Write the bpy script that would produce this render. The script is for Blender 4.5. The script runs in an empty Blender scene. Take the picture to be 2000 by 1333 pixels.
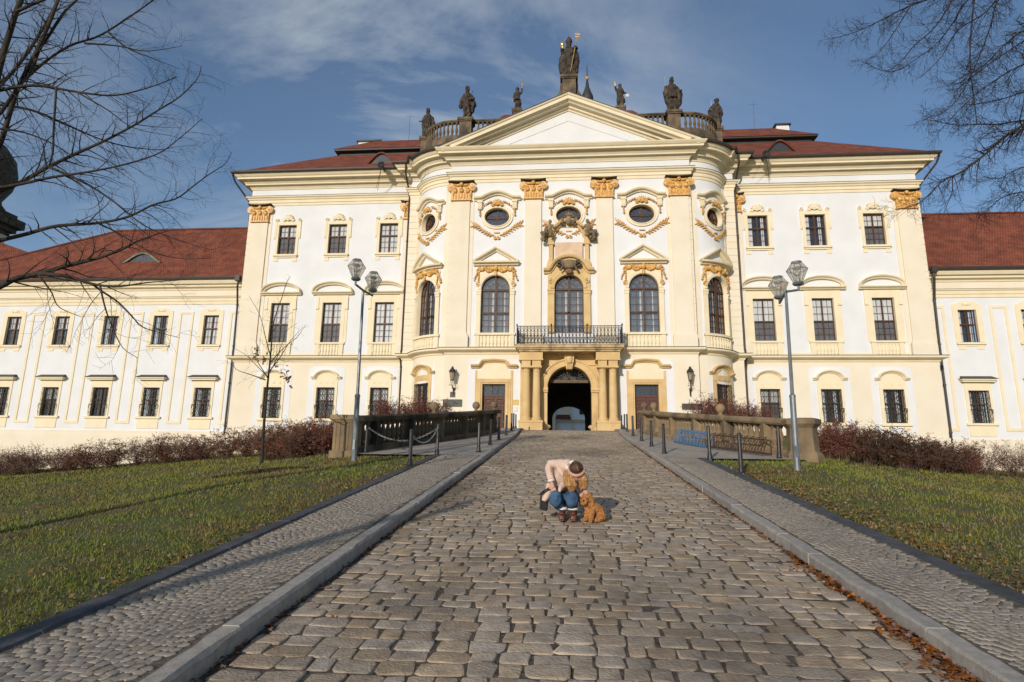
import bpy, bmesh, math, random
import numpy as np
from mathutils import Vector, Matrix
rnd = random.Random(7)
sc = bpy.context.scene
COL = sc.collection
PI = math.pi
rad = math.radians
# ------------------------------------------------------------------ camera
ZC = 1.6
YAW, PITCH, ROLL, FPX = rad(-5.156), rad(11.765), rad(0.87), 1200.0
_f = Vector((math.sin(YAW)*math.cos(PITCH), math.cos(YAW)*math.cos(PITCH), math.sin(PITCH)))
_r0 = Vector((math.cos(YAW), -math.sin(YAW), 0)); _u0 = _r0.cross(_f)
_r = _r0*math.cos(ROLL) + _u0*math.sin(ROLL); _u = -_r0*math.sin(ROLL) + _u0*math.cos(ROLL)
cd = bpy.data.cameras.new('camera'); cam = bpy.data.objects.new('camera', cd); COL.objects.link(cam)
cd.sensor_width = 36.0; cd.lens = FPX*36/2000; cd.clip_start = 0.05; cd.clip_end = 3000
cam.matrix_world = Matrix(((_r.x, _u.x, -_f.x, 0), (_r.y, _u.y, -_f.y, 0), (_r.z, _u.z, -_f.z, ZC), (0, 0, 0, 1)))
sc.camera = cam
def at(px, py, Y):
    d = _r*((px-1000)/FPX) - _u*((py-666.5)/FPX) + _f
    t = Y/d.y
    return Vector((d.x*t, Y, d.z*t+ZC))
# ------------------------------------------------------------------ light
SUN_AZ, SUN_EL = rad(19.0), rad(16.0)          # shadows run forward and 19 degrees to the right
sun_dir = Vector((-math.sin(SUN_AZ)*math.cos(SUN_EL), -math.cos(SUN_AZ)*math.cos(SUN_EL), math.sin(SUN_EL)))
sl = bpy.data.lights.new('sun', 'SUN'); sl.energy = 3.45; sl.angle = rad(0.53); sl.color = (1.0, 0.91, 0.80)
so = bpy.data.objects.new('sun', sl); COL.objects.link(so); so.rotation_euler = sun_dir.to_track_quat('Z', 'Y').to_euler()
so.location = (0, 0, 60)
w = bpy.data.worlds.new('World'); sc.world = w; w.use_nodes = True
nt = w.node_tree; N = nt.nodes; L = nt.links
bg = N['Background']; bg.inputs['Strength'].default_value = 0.118
sky = N.new('ShaderNodeTexSky'); sky.sky_type = 'NISHITA'; sky.sun_disc = False
sky.sun_elevation = SUN_EL; sky.sun_rotation = math.atan2(sun_dir.x, sun_dir.y)
sky.altitude = 200; sky.air_density = 1.0; sky.dust_density = 0.3; sky.ozone_density = 2.8
tc = N.new('ShaderNodeTexCoord'); sep = N.new('ShaderNodeSeparateXYZ'); L.new(tc.outputs['Generated'], sep.inputs[0])
def wm(op, a, b=None, c=None):
    n = N.new('ShaderNodeMath'); n.operation = op
    for i, q in enumerate((a, b, c)):
        if q is None: continue
        if isinstance(q, (int, float)): n.inputs[i].default_value = q
        else: L.new(q, n.inputs[i])
    return n.outputs[0]
zz = wm('ADD', wm('MAXIMUM', sep.outputs['Z'], 0.0), 0.18)
cx = N.new('ShaderNodeCombineXYZ'); L.new(wm('DIVIDE', sep.outputs['X'], zz), cx.inputs[0]); L.new(wm('DIVIDE', sep.outputs['Y'], zz), cx.inputs[1])
mp = N.new('ShaderNodeMapping'); L.new(cx.outputs[0], mp.inputs[0]); mp.inputs['Rotation'].default_value = (0, 0, rad(35)); mp.inputs['Scale'].default_value = (0.75, 1.25, 1)
mp.inputs['Location'].default_value = (0.35, 0.2, 0)
n1 = N.new('ShaderNodeTexNoise'); L.new(mp.outputs[0], n1.inputs['Vector']); n1.inputs['Scale'].default_value = 1.3; n1.inputs['Detail'].default_value = 9; n1.inputs['Roughness'].default_value = 0.62; n1.inputs['Distortion'].default_value = 0.6
n2 = N.new('ShaderNodeTexNoise'); L.new(cx.outputs[0], n2.inputs['Vector']); n2.inputs['Scale'].default_value = 0.62; n2.inputs['Detail'].default_value = 2
cr = N.new('ShaderNodeValToRGB'); L.new(n1.outputs[0], cr.inputs[0]); cr.color_ramp.elements[0].position = 0.44; cr.color_ramp.elements[1].position = 0.66
# the cloud bank stands over the middle-left of the sky
bank = wm('MULTIPLY', wm('SUBTRACT', sep.outputs['X'], -0.20), 3.1)
bank = wm('ADD', wm('EXPONENT', wm('MULTIPLY', wm('MULTIPLY', bank, bank), -1.0)), 0.015)
fac = wm('MULTIPLY', wm('MULTIPLY', cr.outputs[0], bank), wm('MULTIPLY', n2.outputs[0], 2.5))
fac = wm('ADD', fac, wm('MULTIPLY', bank, 0.06))
mix = N.new('ShaderNodeMixRGB'); L.new(wm('MINIMUM', fac, 0.75), mix.inputs[0]); L.new(sky.outputs[0], mix.inputs[1]); mix.inputs[2].default_value = (4.3, 4.75, 5.2, 1)
L.new(mix.outputs[0], bg.inputs['Color'])
sc.view_settings.view_transform = 'Standard'; sc.view_settings.look = 'None'; sc.view_settings.exposure = 0.0; sc.view_settings.gamma = 1.0
sc.cycles.max_bounces = 6; sc.cycles.diffuse_bounces = 3; sc.cycles.transparent_max_bounces = 12
sc.cycles.use_denoising = True

# ------------------------------------------------------------------ materials
MATS = {}
def mat(name, col, rough=0.8, col2=None, scale=4.0, detail=6, bump=0.0, bscale=None, metal=0.0, spec=0.3, stretch=(1, 1, 1), lo=0.35, hi=0.65, island=0.0, stain=None):
    m = bpy.data.materials.new(name); m.use_nodes = True; t = m.node_tree; n = t.nodes; l = t.links
    b = n['Principled BSDF']; b.inputs['Roughness'].default_value = rough; b.inputs['Metallic'].default_value = metal
    b.inputs['Specular IOR Level'].default_value = spec
    c = n.new('ShaderNodeTexCoord'); mpn = n.new('ShaderNodeMapping'); l.new(c.outputs['Object'], mpn.inputs[0]); mpn.inputs['Scale'].default_value = stretch
    no = n.new('ShaderNodeTexNoise'); no.inputs['Scale'].default_value = scale; no.inputs['Detail'].default_value = detail; l.new(mpn.outputs[0], no.inputs['Vector'])
    col2 = col2 or tuple(x*0.85 for x in col)
    r = n.new('ShaderNodeValToRGB'); l.new(no.outputs[0], r.inputs[0])
    r.color_ramp.elements[0].position = lo; r.color_ramp.elements[0].color = (*col2, 1); r.color_ramp.elements[1].position = hi; r.color_ramp.elements[1].color = (*col, 1)
    out = r.outputs[0]
    if stain:      # (colour, scale, threshold, strength, stretch) streaks of dirt
        sc_, ss, th, st, sx = stain
        m2 = n.new('ShaderNodeMapping'); l.new(c.outputs['Object'], m2.inputs[0]); m2.inputs['Scale'].default_value = sx
        n2 = n.new('ShaderNodeTexNoise'); n2.inputs['Scale'].default_value = ss; n2.inputs['Detail'].default_value = 5; l.new(m2.outputs[0], n2.inputs['Vector'])
        r2 = n.new('ShaderNodeValToRGB'); l.new(n2.outputs[0], r2.inputs[0]); r2.color_ramp.elements[0].position = th; r2.color_ramp.elements[1].position = th+0.2
        mu = n.new('ShaderNodeMath'); mu.operation = 'MULTIPLY'; mu.inputs[1].default_value = st; l.new(r2.outputs[0], mu.inputs[0])
        mx = n.new('ShaderNodeMixRGB'); l.new(mu.outputs[0], mx.inputs[0]); l.new(out, mx.inputs[1]); mx.inputs[2].default_value = (*sc_, 1); out = mx.outputs[0]
    if island:
        g = n.new('ShaderNodeNewGeometry'); hs = n.new('ShaderNodeHueSaturation')
        mr = n.new('ShaderNodeMapRange'); l.new(g.outputs['Random Per Island'], mr.inputs[0]); mr.inputs[3].default_value = 1-island; mr.inputs[4].default_value = 1+island
        l.new(mr.outputs[0], hs.inputs['Value']); l.new(out, hs.inputs['Color'])
        m3 = n.new('ShaderNodeMath'); m3.operation = 'MULTIPLY'; m3.inputs[1].default_value = 7.31; l.new(g.outputs['Random Per Island'], m3.inputs[0])
        fr = n.new('ShaderNodeMath'); fr.operation = 'FRACT'; l.new(m3.outputs[0], fr.inputs[0])
        mr2 = n.new('ShaderNodeMapRange'); l.new(fr.outputs[0], mr2.inputs[0]); mr2.inputs[3].default_value = 1-island*1.2; mr2.inputs[4].default_value = 1+island*1.2
        l.new(mr2.outputs[0], hs.inputs['Saturation']); out = hs.outputs[0]
    l.new(out, b.inputs['Base Color'])
    if bump:
        bn = n.new('ShaderNodeTexNoise'); bn.inputs['Scale'].default_value = bscale or scale*6; bn.inputs['Detail'].default_value = 5; l.new(mpn.outputs[0], bn.inputs['Vector'])
        bu = n.new('ShaderNodeBump'); bu.inputs['Strength'].default_value = bump; bu.inputs['Distance'].default_value = 0.03; l.new(bn.outputs[0], bu.inputs['Height']); l.new(bu.outputs[0], b.inputs['Normal'])
    MATS[name] = m
    return m
WHITE = mat('white_plaster', (0.735, 0.735, 0.735), 0.9, (0.69, 0.688, 0.682), 0.6, 8, 0.12, 9, stain=((0.58, 0.56, 0.53), 0.5, 0.60, 0.18, (1.2, 1.2, 0.15)))
CREAM = mat('cream_plaster', (0.77, 0.69, 0.55), 0.9, (0.735, 0.645, 0.495), 0.7, 8, 0.12, 9, stain=((0.62, 0.52, 0.37), 0.6, 0.60, 0.22, (1.2, 1.2, 0.15)))
MOULD = mat('cream_moulding', (0.80, 0.695, 0.50), 0.85, (0.755, 0.64, 0.44), 1.2, 8, 0.08, 8, stain=((0.52, 0.42, 0.27), 0.9, 0.64, 0.3, (1, 1, 0.3)))
OCHRE = mat('ochre_sandstone', (0.66, 0.475, 0.235), 0.9, (0.57, 0.39, 0.18), 1.3, 9, 0.25, 12, stain=((0.30, 0.20, 0.11), 0.9, 0.60, 0.55, (1, 1, 0.35)))
GOLD = mat('gilded_stucco', (0.77, 0.48, 0.155), 0.45, (0.50, 0.23, 0.045), 7, 4, 0.3, 30, spec=0.5)
DSTONE = mat('dark_mottled_stone', (0.13, 0.10, 0.07), 0.95, (0.035, 0.029, 0.024), 2.6, 9, 0.5, 14, stain=((0.24, 0.18, 0.11), 1.4, 0.58, 0.8, (1, 1, 0.4)))  # dark brown to near-black stone with lighter brown patches
BSTONE = mat('brown_sandstone', (0.30, 0.215, 0.12), 0.95, (0.16, 0.115, 0.07), 1.6, 9, 0.45, 14, stain=((0.05, 0.042, 0.035), 1.1, 0.53, 0.85, (1, 1, 0.45)))
LEAD = mat('dark_lead_sheet', (0.055, 0.055, 0.055), 0.55, (0.035, 0.035, 0.036), 3, 5, 0.1)
BROWNM = mat('brown_painted_metal', (0.055, 0.042, 0.034), 0.5, None, 3)
IRON = mat('black_wrought_iron', (0.022, 0.021, 0.022), 0.55, (0.04, 0.035, 0.03), 8)
WOODF = mat('brown_window_wood', (0.10, 0.045, 0.024), 0.55, (0.07, 0.032, 0.018), 5)
DOORW = mat('dark_red_door_wood', (0.115, 0.042, 0.026), 0.5, (0.07, 0.026, 0.017), 2.5, 8, 0.2, 20, stretch=(6, 6, 1))
CURT = mat('pale_curtain', (0.86, 0.84, 0.81), 0.9, (0.64, 0.63, 0.61), 1.4, 4, stretch=(9, 1, 0.4))
REFLW = mat('white_pane_reflection', (0.85, 0.84, 0.82), 0.9, (0.75, 0.74, 0.72), 1.4, 4, stretch=(9, 1, 0.4))  # bright reflection of one pane put into a white backing colour
BLIND = mat('grey_roller_blind', (0.19, 0.165, 0.15), 0.9, (0.13, 0.115, 0.105), 2.0, 4)
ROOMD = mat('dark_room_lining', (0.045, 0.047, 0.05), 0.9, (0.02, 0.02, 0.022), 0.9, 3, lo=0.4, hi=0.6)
GALV = mat('galvanised_steel', (0.20, 0.22, 0.235), 0.45, (0.13, 0.145, 0.155), 3, 6, 0.05, metal=0.35, spec=0.5)
BLKP = mat('black_painted_steel', (0.018, 0.018, 0.02), 0.4, None, 4, spec=0.5)
BLUEP = mat('blue_painted_steel', (0.045, 0.17, 0.35), 0.6, (0.03, 0.12, 0.26), 5, spec=0.5)
BRONZE = mat('greenish_bronze_plate', (0.055, 0.065, 0.05), 0.55, (0.035, 0.04, 0.035), 3, spec=0.5)
GRANITE = mat('grey_granite_kerb', (0.38, 0.345, 0.30), 0.85, (0.29, 0.262, 0.228), 14, 8, 0.25, 60, island=0.12)
SLATE = mat('dark_slate_edging', (0.075, 0.08, 0.088), 0.8, (0.045, 0.048, 0.052), 5, 8, 0.3, 30, island=0.15)
BARK = mat('dark_bark', (0.060, 0.048, 0.036), 0.95, (0.026, 0.021, 0.017), 6, 8, 0.5, 25, stretch=(1, 1, 0.4))
BARKR = mat('reddish_bark', (0.048, 0.032, 0.026), 0.95, (0.022, 0.016, 0.014), 6, 8, 0.4, 25)
def glass_mat(name, tint, fac, gcol=(0.95, 0.97, 1, 1), milky=0.0):
    m = bpy.data.materials.new(name); m.use_nodes = True; t = m.node_tree; n = t.nodes; l = t.links
    n.remove(n['Principled BSDF']); o = n['Material Output']
    tr = n.new('ShaderNodeBsdfTransparent'); tr.inputs[0].default_value = (*tint, 1)
    gl = n.new('ShaderNodeBsdfGlossy'); gl.inputs['Roughness'].default_value = 0.02; gl.inputs['Color'].default_value = gcol
    no = n.new('ShaderNodeTexNoise'); no.inputs['Scale'].default_value = 2.2; no.inputs['Detail'].default_value = 2
    c = n.new('ShaderNodeTexCoord'); l.new(c.outputs['Object'], no.inputs['Vector'])
    bu = n.new('ShaderNodeBump'); bu.inputs['Strength'].default_value = 0.12; bu.inputs['Distance'].default_value = 0.05; l.new(no.outputs[0], bu.inputs['Height']); l.new(bu.outputs[0], gl.inputs['Normal'])
    f = n.new('ShaderNodeLayerWeight'); f.inputs[0].default_value = 0.5; pw = n.new('ShaderNodeMath'); pw.operation = 'POWER'; pw.inputs[1].default_value = 4.0; l.new(f.outputs['Facing'], pw.inputs[0])
    ad = n.new('ShaderNodeMath'); ad.operation = 'ADD'; ad.inputs[1].default_value = fac; l.new(pw.outputs[0], ad.inputs[0])
    mx = n.new('ShaderNodeMixShader'); l.new(ad.outputs[0], mx.inputs[0]); l.new(tr.outputs[0], mx.inputs[1]); l.new(gl.outputs[0], mx.inputs[2])
    if milky:
        df = n.new('ShaderNodeBsdfDiffuse'); df.inputs['Color'].default_value = (0.72, 0.68, 0.60, 1); tl = n.new('ShaderNodeBsdfTranslucent'); tl.inputs['Color'].default_value = (0.75, 0.70, 0.60, 1)
        m1 = n.new('ShaderNodeMixShader'); m1.inputs[0].default_value = 0.5; l.new(df.outputs[0], m1.inputs[1]); l.new(tl.outputs[0], m1.inputs[2])
        m2 = n.new('ShaderNodeMixShader'); m2.inputs[0].default_value = milky; l.new(mx.outputs[0], m2.inputs[1]); l.new(m1.outputs[0], m2.inputs[2]); mx = m2
    l.new(mx.outputs[0], o.inputs['Surface'])
    return m
GLASS = glass_mat('window_glass', (0.88, 0.89, 0.89), 0.08)
GLASSB = glass_mat('sky_reflecting_glass', (0.85, 0.85, 0.83), 0.20, (1.0, 0.95, 0.88, 1))
ROOMG = mat('reflection_grey_lining', (0.20, 0.20, 0.20), 0.9, (0.12, 0.12, 0.125), 1.2, 4, stretch=(5, 1, .5))  # lining greyed to stand in for the grey sky reflection in the arched panes
LGLASS = glass_mat('smoky_lamp_glass', (0.93, 0.91, 0.87), 0.04, (0.95, 0.97, 1, 1), 0.32)

# ------------------------------------------------------------------ mesh helpers
def wloc(o):
    v = Vector((0, 0, 0))
    while o is not None: v += o.location; o = o.parent
    return v
class MB:
    def __init__(s, sub=0.0): s.v = []; s.f = []; s.sub = sub
    def add(s, vs, fs):
        k = len(s.v); s.v.extend(tuple(p) for p in vs); s.f.extend(tuple(i+k for i in f) for f in fs)
    def box(s, u0, u1, n0, n1, z0, z1):
        k = max(1, math.ceil((u1-u0)/s.sub)) if s.sub else 1
        vs = []; fs = []
        for i in range(k+1):
            u = u0+(u1-u0)*i/k; vs += [(u, n0, z0), (u, n1, z0), (u, n1, z1), (u, n0, z1)]
        for i in range(k):
            a = 4*i
            for j in range(4): fs.append((a+j, a+(j+1) % 4, a+4+(j+1) % 4, a+4+j))
        fs += [(0, 3, 2, 1), (4*k, 4*k+1, 4*k+2, 4*k+3)]
        s.add(vs, fs)
    def prism(s, poly, n0, n1):           # polygon in (u,z), extruded along n
        k = len(poly)
        vs = [(u, n0, z) for u, z in poly]+[(u, n1, z) for u, z in poly]
        s.add(vs, [tuple(range(k-1, -1, -1)), tuple(range(k, 2*k))]+[(i, (i+1) % k, k+(i+1) % k, k+i) for i in range(k)])
    def ring(s, inner, outer, n0, n1, closed=True):   # plate between two outlines of equal length, n0 back, n1 front
        k = len(inner); vs = [(u, n1, z) for u, z in inner]+[(u, n1, z) for u, z in outer]+[(u, n0, z) for u, z in inner]+[(u, n0, z) for u, z in outer]
        fs = []
        for i in range(k if closed else k-1):
            j = (i+1) % k
            fs += [(i, j, k+j, k+i), (2*k+i, 2*k+j, j, i), (k+i, k+j, 3*k+j, 3*k+i)]
        if not closed:
            fs += [(0, k, 3*k, 2*k), (k-1, 2*k-1+0, 4*k-1, 3*k-1)]
        s.add(vs, fs)
    def ribbon(s, pts, prof):             # sweep prof (d outward in uz-plane normal, n) along a uz polyline
        k = len(pts); q = len(prof); vs = []
        for i, (u, z) in enumerate(pts):
            a = pts[max(0, i-1)]; b = pts[min(k-1, i+1)]
            d1 = Vector((u-a[0], z-a[1])); d2 = Vector((b[0]-u, b[1]-z))
            if d1.length < 1e-9: d1 = d2
            if d2.length < 1e-9: d2 = d1
            d1.normalize(); d2.normalize(); n1 = Vector((-d1.y, d1.x)); n2 = Vector((-d2.y, d2.x)); m = (n1+n2)/max(0.35, 1+n1.dot(n2))
            for d, n in prof: vs.append((u+m.x*d, n, z+m.y*d))
        fs = [(i*q+j, i*q+(j+1) % q, (i+1)*q+(j+1) % q, (i+1)*q+j) for i in range(k-1) for j in range(q)]
        fs += [tuple(range(q-1, -1, -1)), tuple(range((k-1)*q, k*q))]
        s.add(vs, fs)
    def bar(s, p, q, w, n0, n1):          # straight bar in the uz plane
        d = Vector((q[0]-p[0], q[1]-p[1])); d.normalize(); m = Vector((-d.y, d.x))*w/2
        s.prism([(p[0]+m.x, p[1]+m.y), (p[0]-m.x, p[1]-m.y), (q[0]-m.x, q[1]-m.y), (q[0]+m.x, q[1]+m.y)], n0, n1)
    def blob(s, c, r, a=8, b=5, rot=0.0):
        vs = [(0, 0, 1)]; fs = []
        for i in range(1, b):
            th = PI*i/b
            for j in range(a):
                ph = 2*PI*j/a; vs.append((math.sin(th)*math.cos(ph), math.sin(th)*math.sin(ph), math.cos(th)))
        vs.append((0, 0, -1))
        for j in range(a):
            fs.append((0, 1+j, 1+(j+1) % a)); e = 1+(b-2)*a
            fs.append((len(vs)-1, e+(j+1) % a, e+j))
            for i in range(b-2): fs.append((1+i*a+j, 1+(i+1)*a+j, 1+(i+1)*a+(j+1) % a, 1+i*a+(j+1) % a))
        cr, sr = math.cos(rot), math.sin(rot); o = []
        for x, y, z in vs:
            x, y, z = x*r[0], y*r[1], z*r[2]; o.append((c[0]+x*cr-z*sr, c[1]+y, c[2]+x*sr+z*cr))
        s.add(o, fs)
    def lathe(s, prof, c=(0, 0, 0), k=10, sx=1.0, sy=1.0, cap=True):   # prof (r,z)
        vs = []; q = len(prof)
        for r, z in prof:
            for j in range(k):
                a = 2*PI*(j+0.5)/k; vs.append((c[0]+r*sx*math.cos(a), c[1]+r*sy*math.sin(a), c[2]+z))
        fs = [(i*k+j, i*k+(j+1) % k, (i+1)*k+(j+1) % k, (i+1)*k+j) for i in range(q-1) for j in range(k)]
        if cap: fs += [tuple(range(k-1, -1, -1)), tuple(range((q-1)*k, q*k))]
        s.add(vs, fs)
    def tube(s, pts, rs, k=6):
        P = [Vector(p) for p in pts]; m = len(P)
        if not isinstance(rs, (list, tuple)): rs = [rs]*m
        ref = None; vs = []
        for i in range(m):
            d = (P[min(m-1, i+1)]-P[max(0, i-1)])
            if d.length < 1e-9: d = Vector((0, 0, 1))
            d.normalize()
            if ref is None: ref = Vector((0, 0, 1)) if abs(d.z) < 0.9 else Vector((1, 0, 0))
            a = ref-d*ref.dot(d)
            if a.length < 1e-6: a = d.orthogonal()
            a.normalize(); b = d.cross(a); ref = a
            for j in range(k):
                t = 2*PI*j/k; vs.append(P[i]+(a*math.cos(t)+b*math.sin(t))*rs[i])
        fs = [(i*k+j, i*k+(j+1) % k, (i+1)*k+(j+1) % k, (i+1)*k+j) for i in range(m-1) for j in range(k)]
        fs += [tuple(range(k-1, -1, -1)), tuple(range((m-1)*k, m*k))]
        s.add(vs, fs)
    def mesh(s, name, mp=None, off=(0, 0, 0), fix=True, smooth=False):
        me = bpy.data.meshes.new(name)
        v = [mp(*p) for p in s.v] if mp else s.v
        v = [(p[0]-off[0], p[1]-off[1], p[2]-off[2]) for p in v]
        me.from_pydata(v, [], s.f)
        if fix:
            bm = bmesh.new(); bm.from_mesh(me); bmesh.ops.recalc_face_normals(bm, faces=bm.faces); bm.to_mesh(me); bm.free()
        if smooth: me.polygons.foreach_set('use_smooth', [True]*len(me.polygons))
        me.update()
        return me
def link(name, data, m=None, parent=None, loc=(0, 0, 0)):
    o = bpy.data.objects.new(name, data); COL.objects.link(o)
    if data is not None and m is not None and len(data.materials) == 0: data.materials.append(m)
    if parent is not None:
        o.parent = parent
    o.location = loc
    return o
def obj(name, mb, m, parent=None, mp=None, fix=True, smooth=False):    # verts in world space (through mp); local to the parent's place
    off = wloc(parent) if parent is not None else Vector((0, 0, 0))
    return link(name, mb.mesh(name, mp, off, fix, smooth), m, parent)
def tag(o, label=None, cat=None, group=None, kind=None):
    if label: o['label'] = label
    if cat: o['category'] = cat
    if group: o['group'] = group
    if kind: o['kind'] = kind
    return o
def thing(name, loc, label, cat, group=None):
    o = link(name, None, None, None, loc); o.empty_display_size = 0.3
    return tag(o, label, cat, group)
def copy_tree(o, parent=None):
    c = o.copy(); COL.objects.link(c)
    if parent is not None: c.parent = parent; c.matrix_parent_inverse = Matrix()
    for ch in list(o.children): copy_tree(ch, c)
    return c
def npmesh(name, V, F, m, kind=None, smooth=False, parent=None, loops=4):
    me = bpy.data.meshes.new(name); V = np.asarray(V, dtype=np.float32); F = np.asarray(F, dtype=np.int32)
    me.vertices.add(len(V)); me.vertices.foreach_set('co', V.ravel())
    me.loops.add(F.size); me.loops.foreach_set('vertex_index', F.ravel())
    me.polygons.add(len(F)); me.polygons.foreach_set('loop_start', np.arange(0, F.size, F.shape[1], dtype=np.int32))
    try: me.polygons.foreach_set('loop_total', np.full(len(F), F.shape[1], dtype=np.int32))
    except Exception: pass
    if smooth: me.polygons.foreach_set('use_smooth', np.ones(len(F), dtype=bool))
    me.update(calc_edges=True); me.validate()
    o = link(name, me, m, parent)
    if kind: o['kind'] = kind
    return o
def smooth01(t):
    t = np.clip(t, 0, 1); return t*t*(3-2*t)

# ------------------------------------------------------------------ terrain
XA = 0.12                                        # road axis
def zr(y):                                       # road profile along its axis
    y = np.asarray(y, dtype=float); t = np.clip(y-27, 0, 15)
    return np.where(y < -12, -0.1-0.1133*12, np.where(y < 27, -0.1+0.1133*y, -0.1+0.1133*27+0.1133*t-0.00212*t*t))
def hw(y): return 2.34+0.62*smooth01((np.asarray(y, float)-26)/15)      # road half-width
def zlawn(x, y):
    x = np.asarray(x, float); y = np.asarray(y, float); ax = np.abs(x-XA)
    z = zr(np.minimum(y, 30))+0.085-0.095*np.maximum(0, ax-5.5)*smooth01((ax-4.5)/4)
    z = z+0.05*np.sin(x*0.9+0.4)*np.sin(y*0.7)*smooth01((ax-4)/3)
    far = 1.0+0*x
    side = smooth01((ax-6.4-3.6*smooth01((y-27)/4))/2.5)
    k = smooth01((y-25)/6)*side
    z = z*(1-k)+far*k
    emb = zr(y)+0.02
    e = smooth01((y-16)/3)*(1-side)
    return z*(1-e)+np.minimum(emb, 4.12)*e
def axis(vals): return np.unique(np.round(np.concatenate(vals), 4))
gx = axis([np.linspace(-400, -60, 8), np.linspace(-60, -24, 19), np.linspace(-24, 24, 97), np.linspace(24, 60, 19), np.linspace(60, 400, 8)])
gy = axis([np.linspace(-400, -20, 8), np.linspace(-20, 0, 21), np.linspace(0, 48, 97), np.linspace(48, 120, 10), np.linspace(120, 400, 5)])
X, Y = np.meshgrid(gx, gy); Z = zlawn(X, Y)
under = (np.abs(X-XA) < 3.45)
Z = np.where(under, zr(Y)-0.16, Z)
Z = np.where((np.abs(X-XA) < 12) & (Y > 41.4), np.minimum(Z, 3.9), Z)
nx = len(gx); ny = len(gy)
idx = np.arange(nx*ny).reshape(ny, nx)
F = np.stack([idx[:-1, :-1], idx[:-1, 1:], idx[1:, 1:], idx[1:, :-1]], -1).reshape(-1, 4)
SOIL = mat('lawn_soil', (0.095, 0.115, 0.026), 0.95, (0.105, 0.080, 0.034), 1.1, 9, 0.6, 30, lo=0.36, hi=0.56, stain=((0.05, 0.062, 0.015), 2.3, 0.55, 0.7, (1, 1, 1)))
npmesh('lawn', np.stack([X.ravel(), Y.ravel(), Z.ravel()], 1), F, SOIL, 'structure', True)

def strip(name, ys, x0, x1, dz, m, kind='structure', nxs=2):
    ys = np.asarray(ys, float); V = []; 
    for y in ys:
        for t in np.linspace(0, 1, nxs):
            a = x0(y) if callable(x0) else x0; b = x1(y) if callable(x1) else x1
            V.append((a+(b-a)*t, y, float(zr(y))+dz))
    idx = np.arange(len(V)).reshape(len(ys), nxs)
    F = np.stack([idx[:-1, :-1], idx[:-1, 1:], idx[1:, 1:], idx[1:, :-1]], -1).reshape(-1, 4)
    return npmesh(name, V, F, m, kind, True)
BED = mat('gravelly_joint_dirt', (0.15, 0.12, 0.09), 0.97, (0.045, 0.036, 0.028), 26, 8, 0.8, 90)
SETT = mat('granite_setts', (0.445, 0.35, 0.25), 0.78, (0.305, 0.238, 0.172), 9, 9, 0.5, 45, spec=0.3, island=0.17, stain=((0.10, 0.08, 0.062), 0.40, 0.50, 0.7, (1, 0.6, 1)))
SETTS = mat('small_paving_setts', (0.35, 0.297, 0.235), 0.85, (0.25, 0.212, 0.17), 14, 8, 0.2, 60, island=0.12, stain=((0.16, 0.14, 0.115), 0.8, 0.50, 0.5, (1, 1, 1)))
YS = np.linspace(-30, 42.3, 146)
strip('road_bed', YS, lambda y: XA-hw(y), lambda y: XA+hw(y), -0.004, BED, nxs=6)
# --- stone setts: rows of individually shaped, rounded stones
def setts(name, rows, m, zf, rnd_seed, ringdef, z_round, k=8):
    g = np.random.default_rng(rnd_seed); V = []; F = []; base = 0
    pent = []
    for cx_, cy_, hx, hy, ang in rows:
        zb = float(zf(cy_))
        tilt = g.normal(0, 0.020*z_round, 2); up = g.normal(0, 0.0026*z_round)
        cn = [(1.0, 0.72), (0.84, 1), (-0.84, 1), (-1, 0.72), (-1, -0.72), (-0.84, -1), (0.84, -1), (1, -0.72)]
        jit = g.normal(0, 0.075, (8, 2)); ca, sa = math.cos(ang), math.sin(ang)
        for (sxy, dz) in ringdef:
            for q, (a, b) in enumerate(cn):
                x = (a+jit[q, 0])*hx*sxy[0]; y = (b+jit[q, 1])*hy*sxy[1]
                V.append((cx_+x*ca-y*sa, cy_+x*sa+y*ca, zb+dz+up+x*tilt[0]+y*(tilt[1])+float(zf(cy_+y)-zb)))
        nr = len(ringdef)
        for r in range(nr-1):
            for q in range(8):
                F.append((base+r*8+q, base+r*8+(q+1) % 8, base+(r+1)*8+(q+1) % 8, base+(r+1)*8+q))
        t = base+(nr-1)*8
        F += [(t, t+1, t+2, t+3), (t, t+3, t+4, t+7), (t+4, t+5, t+6, t+7)]
        base += nr*8
    return npmesh(name, V, F, m, 'structure', True)
g = np.random.default_rng(3); rows = []
y = 1.6
while y < 41.9:
    d = g.uniform(0.145, 0.20); h = float(hw(y)); x = XA-h+0.02+g.uniform(0, 0.05)
    wob = g.uniform(-0.012, 0.012)
    lane = abs
    while x < XA+h-0.08:
        wd = min(g.uniform(0.15, 0.315), XA+h-0.015-x)
        if wd < 0.07: break
        gap = g.uniform(0.006, 0.045)*g.uniform(.3, 1)
        rows.append((x+wd/2, y+d/2+0.025*math.sin(x*1.7+y*0.23)+wob*(x-XA)+g.normal(0, 0.004), (wd-gap)/2, d/2-g.uniform(-0.004, 0.003), g.normal(0, 0.02)))
        x += wd
    y += d
R3 = [((1.0, 1.0), -0.04), ((1.0, 1.0), -0.003), ((0.97, 0.955), 0.002), ((0.86, 0.82), 0.0042)]
setts('road', rows, SETT, zr, 5, R3, 1.0)
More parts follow.
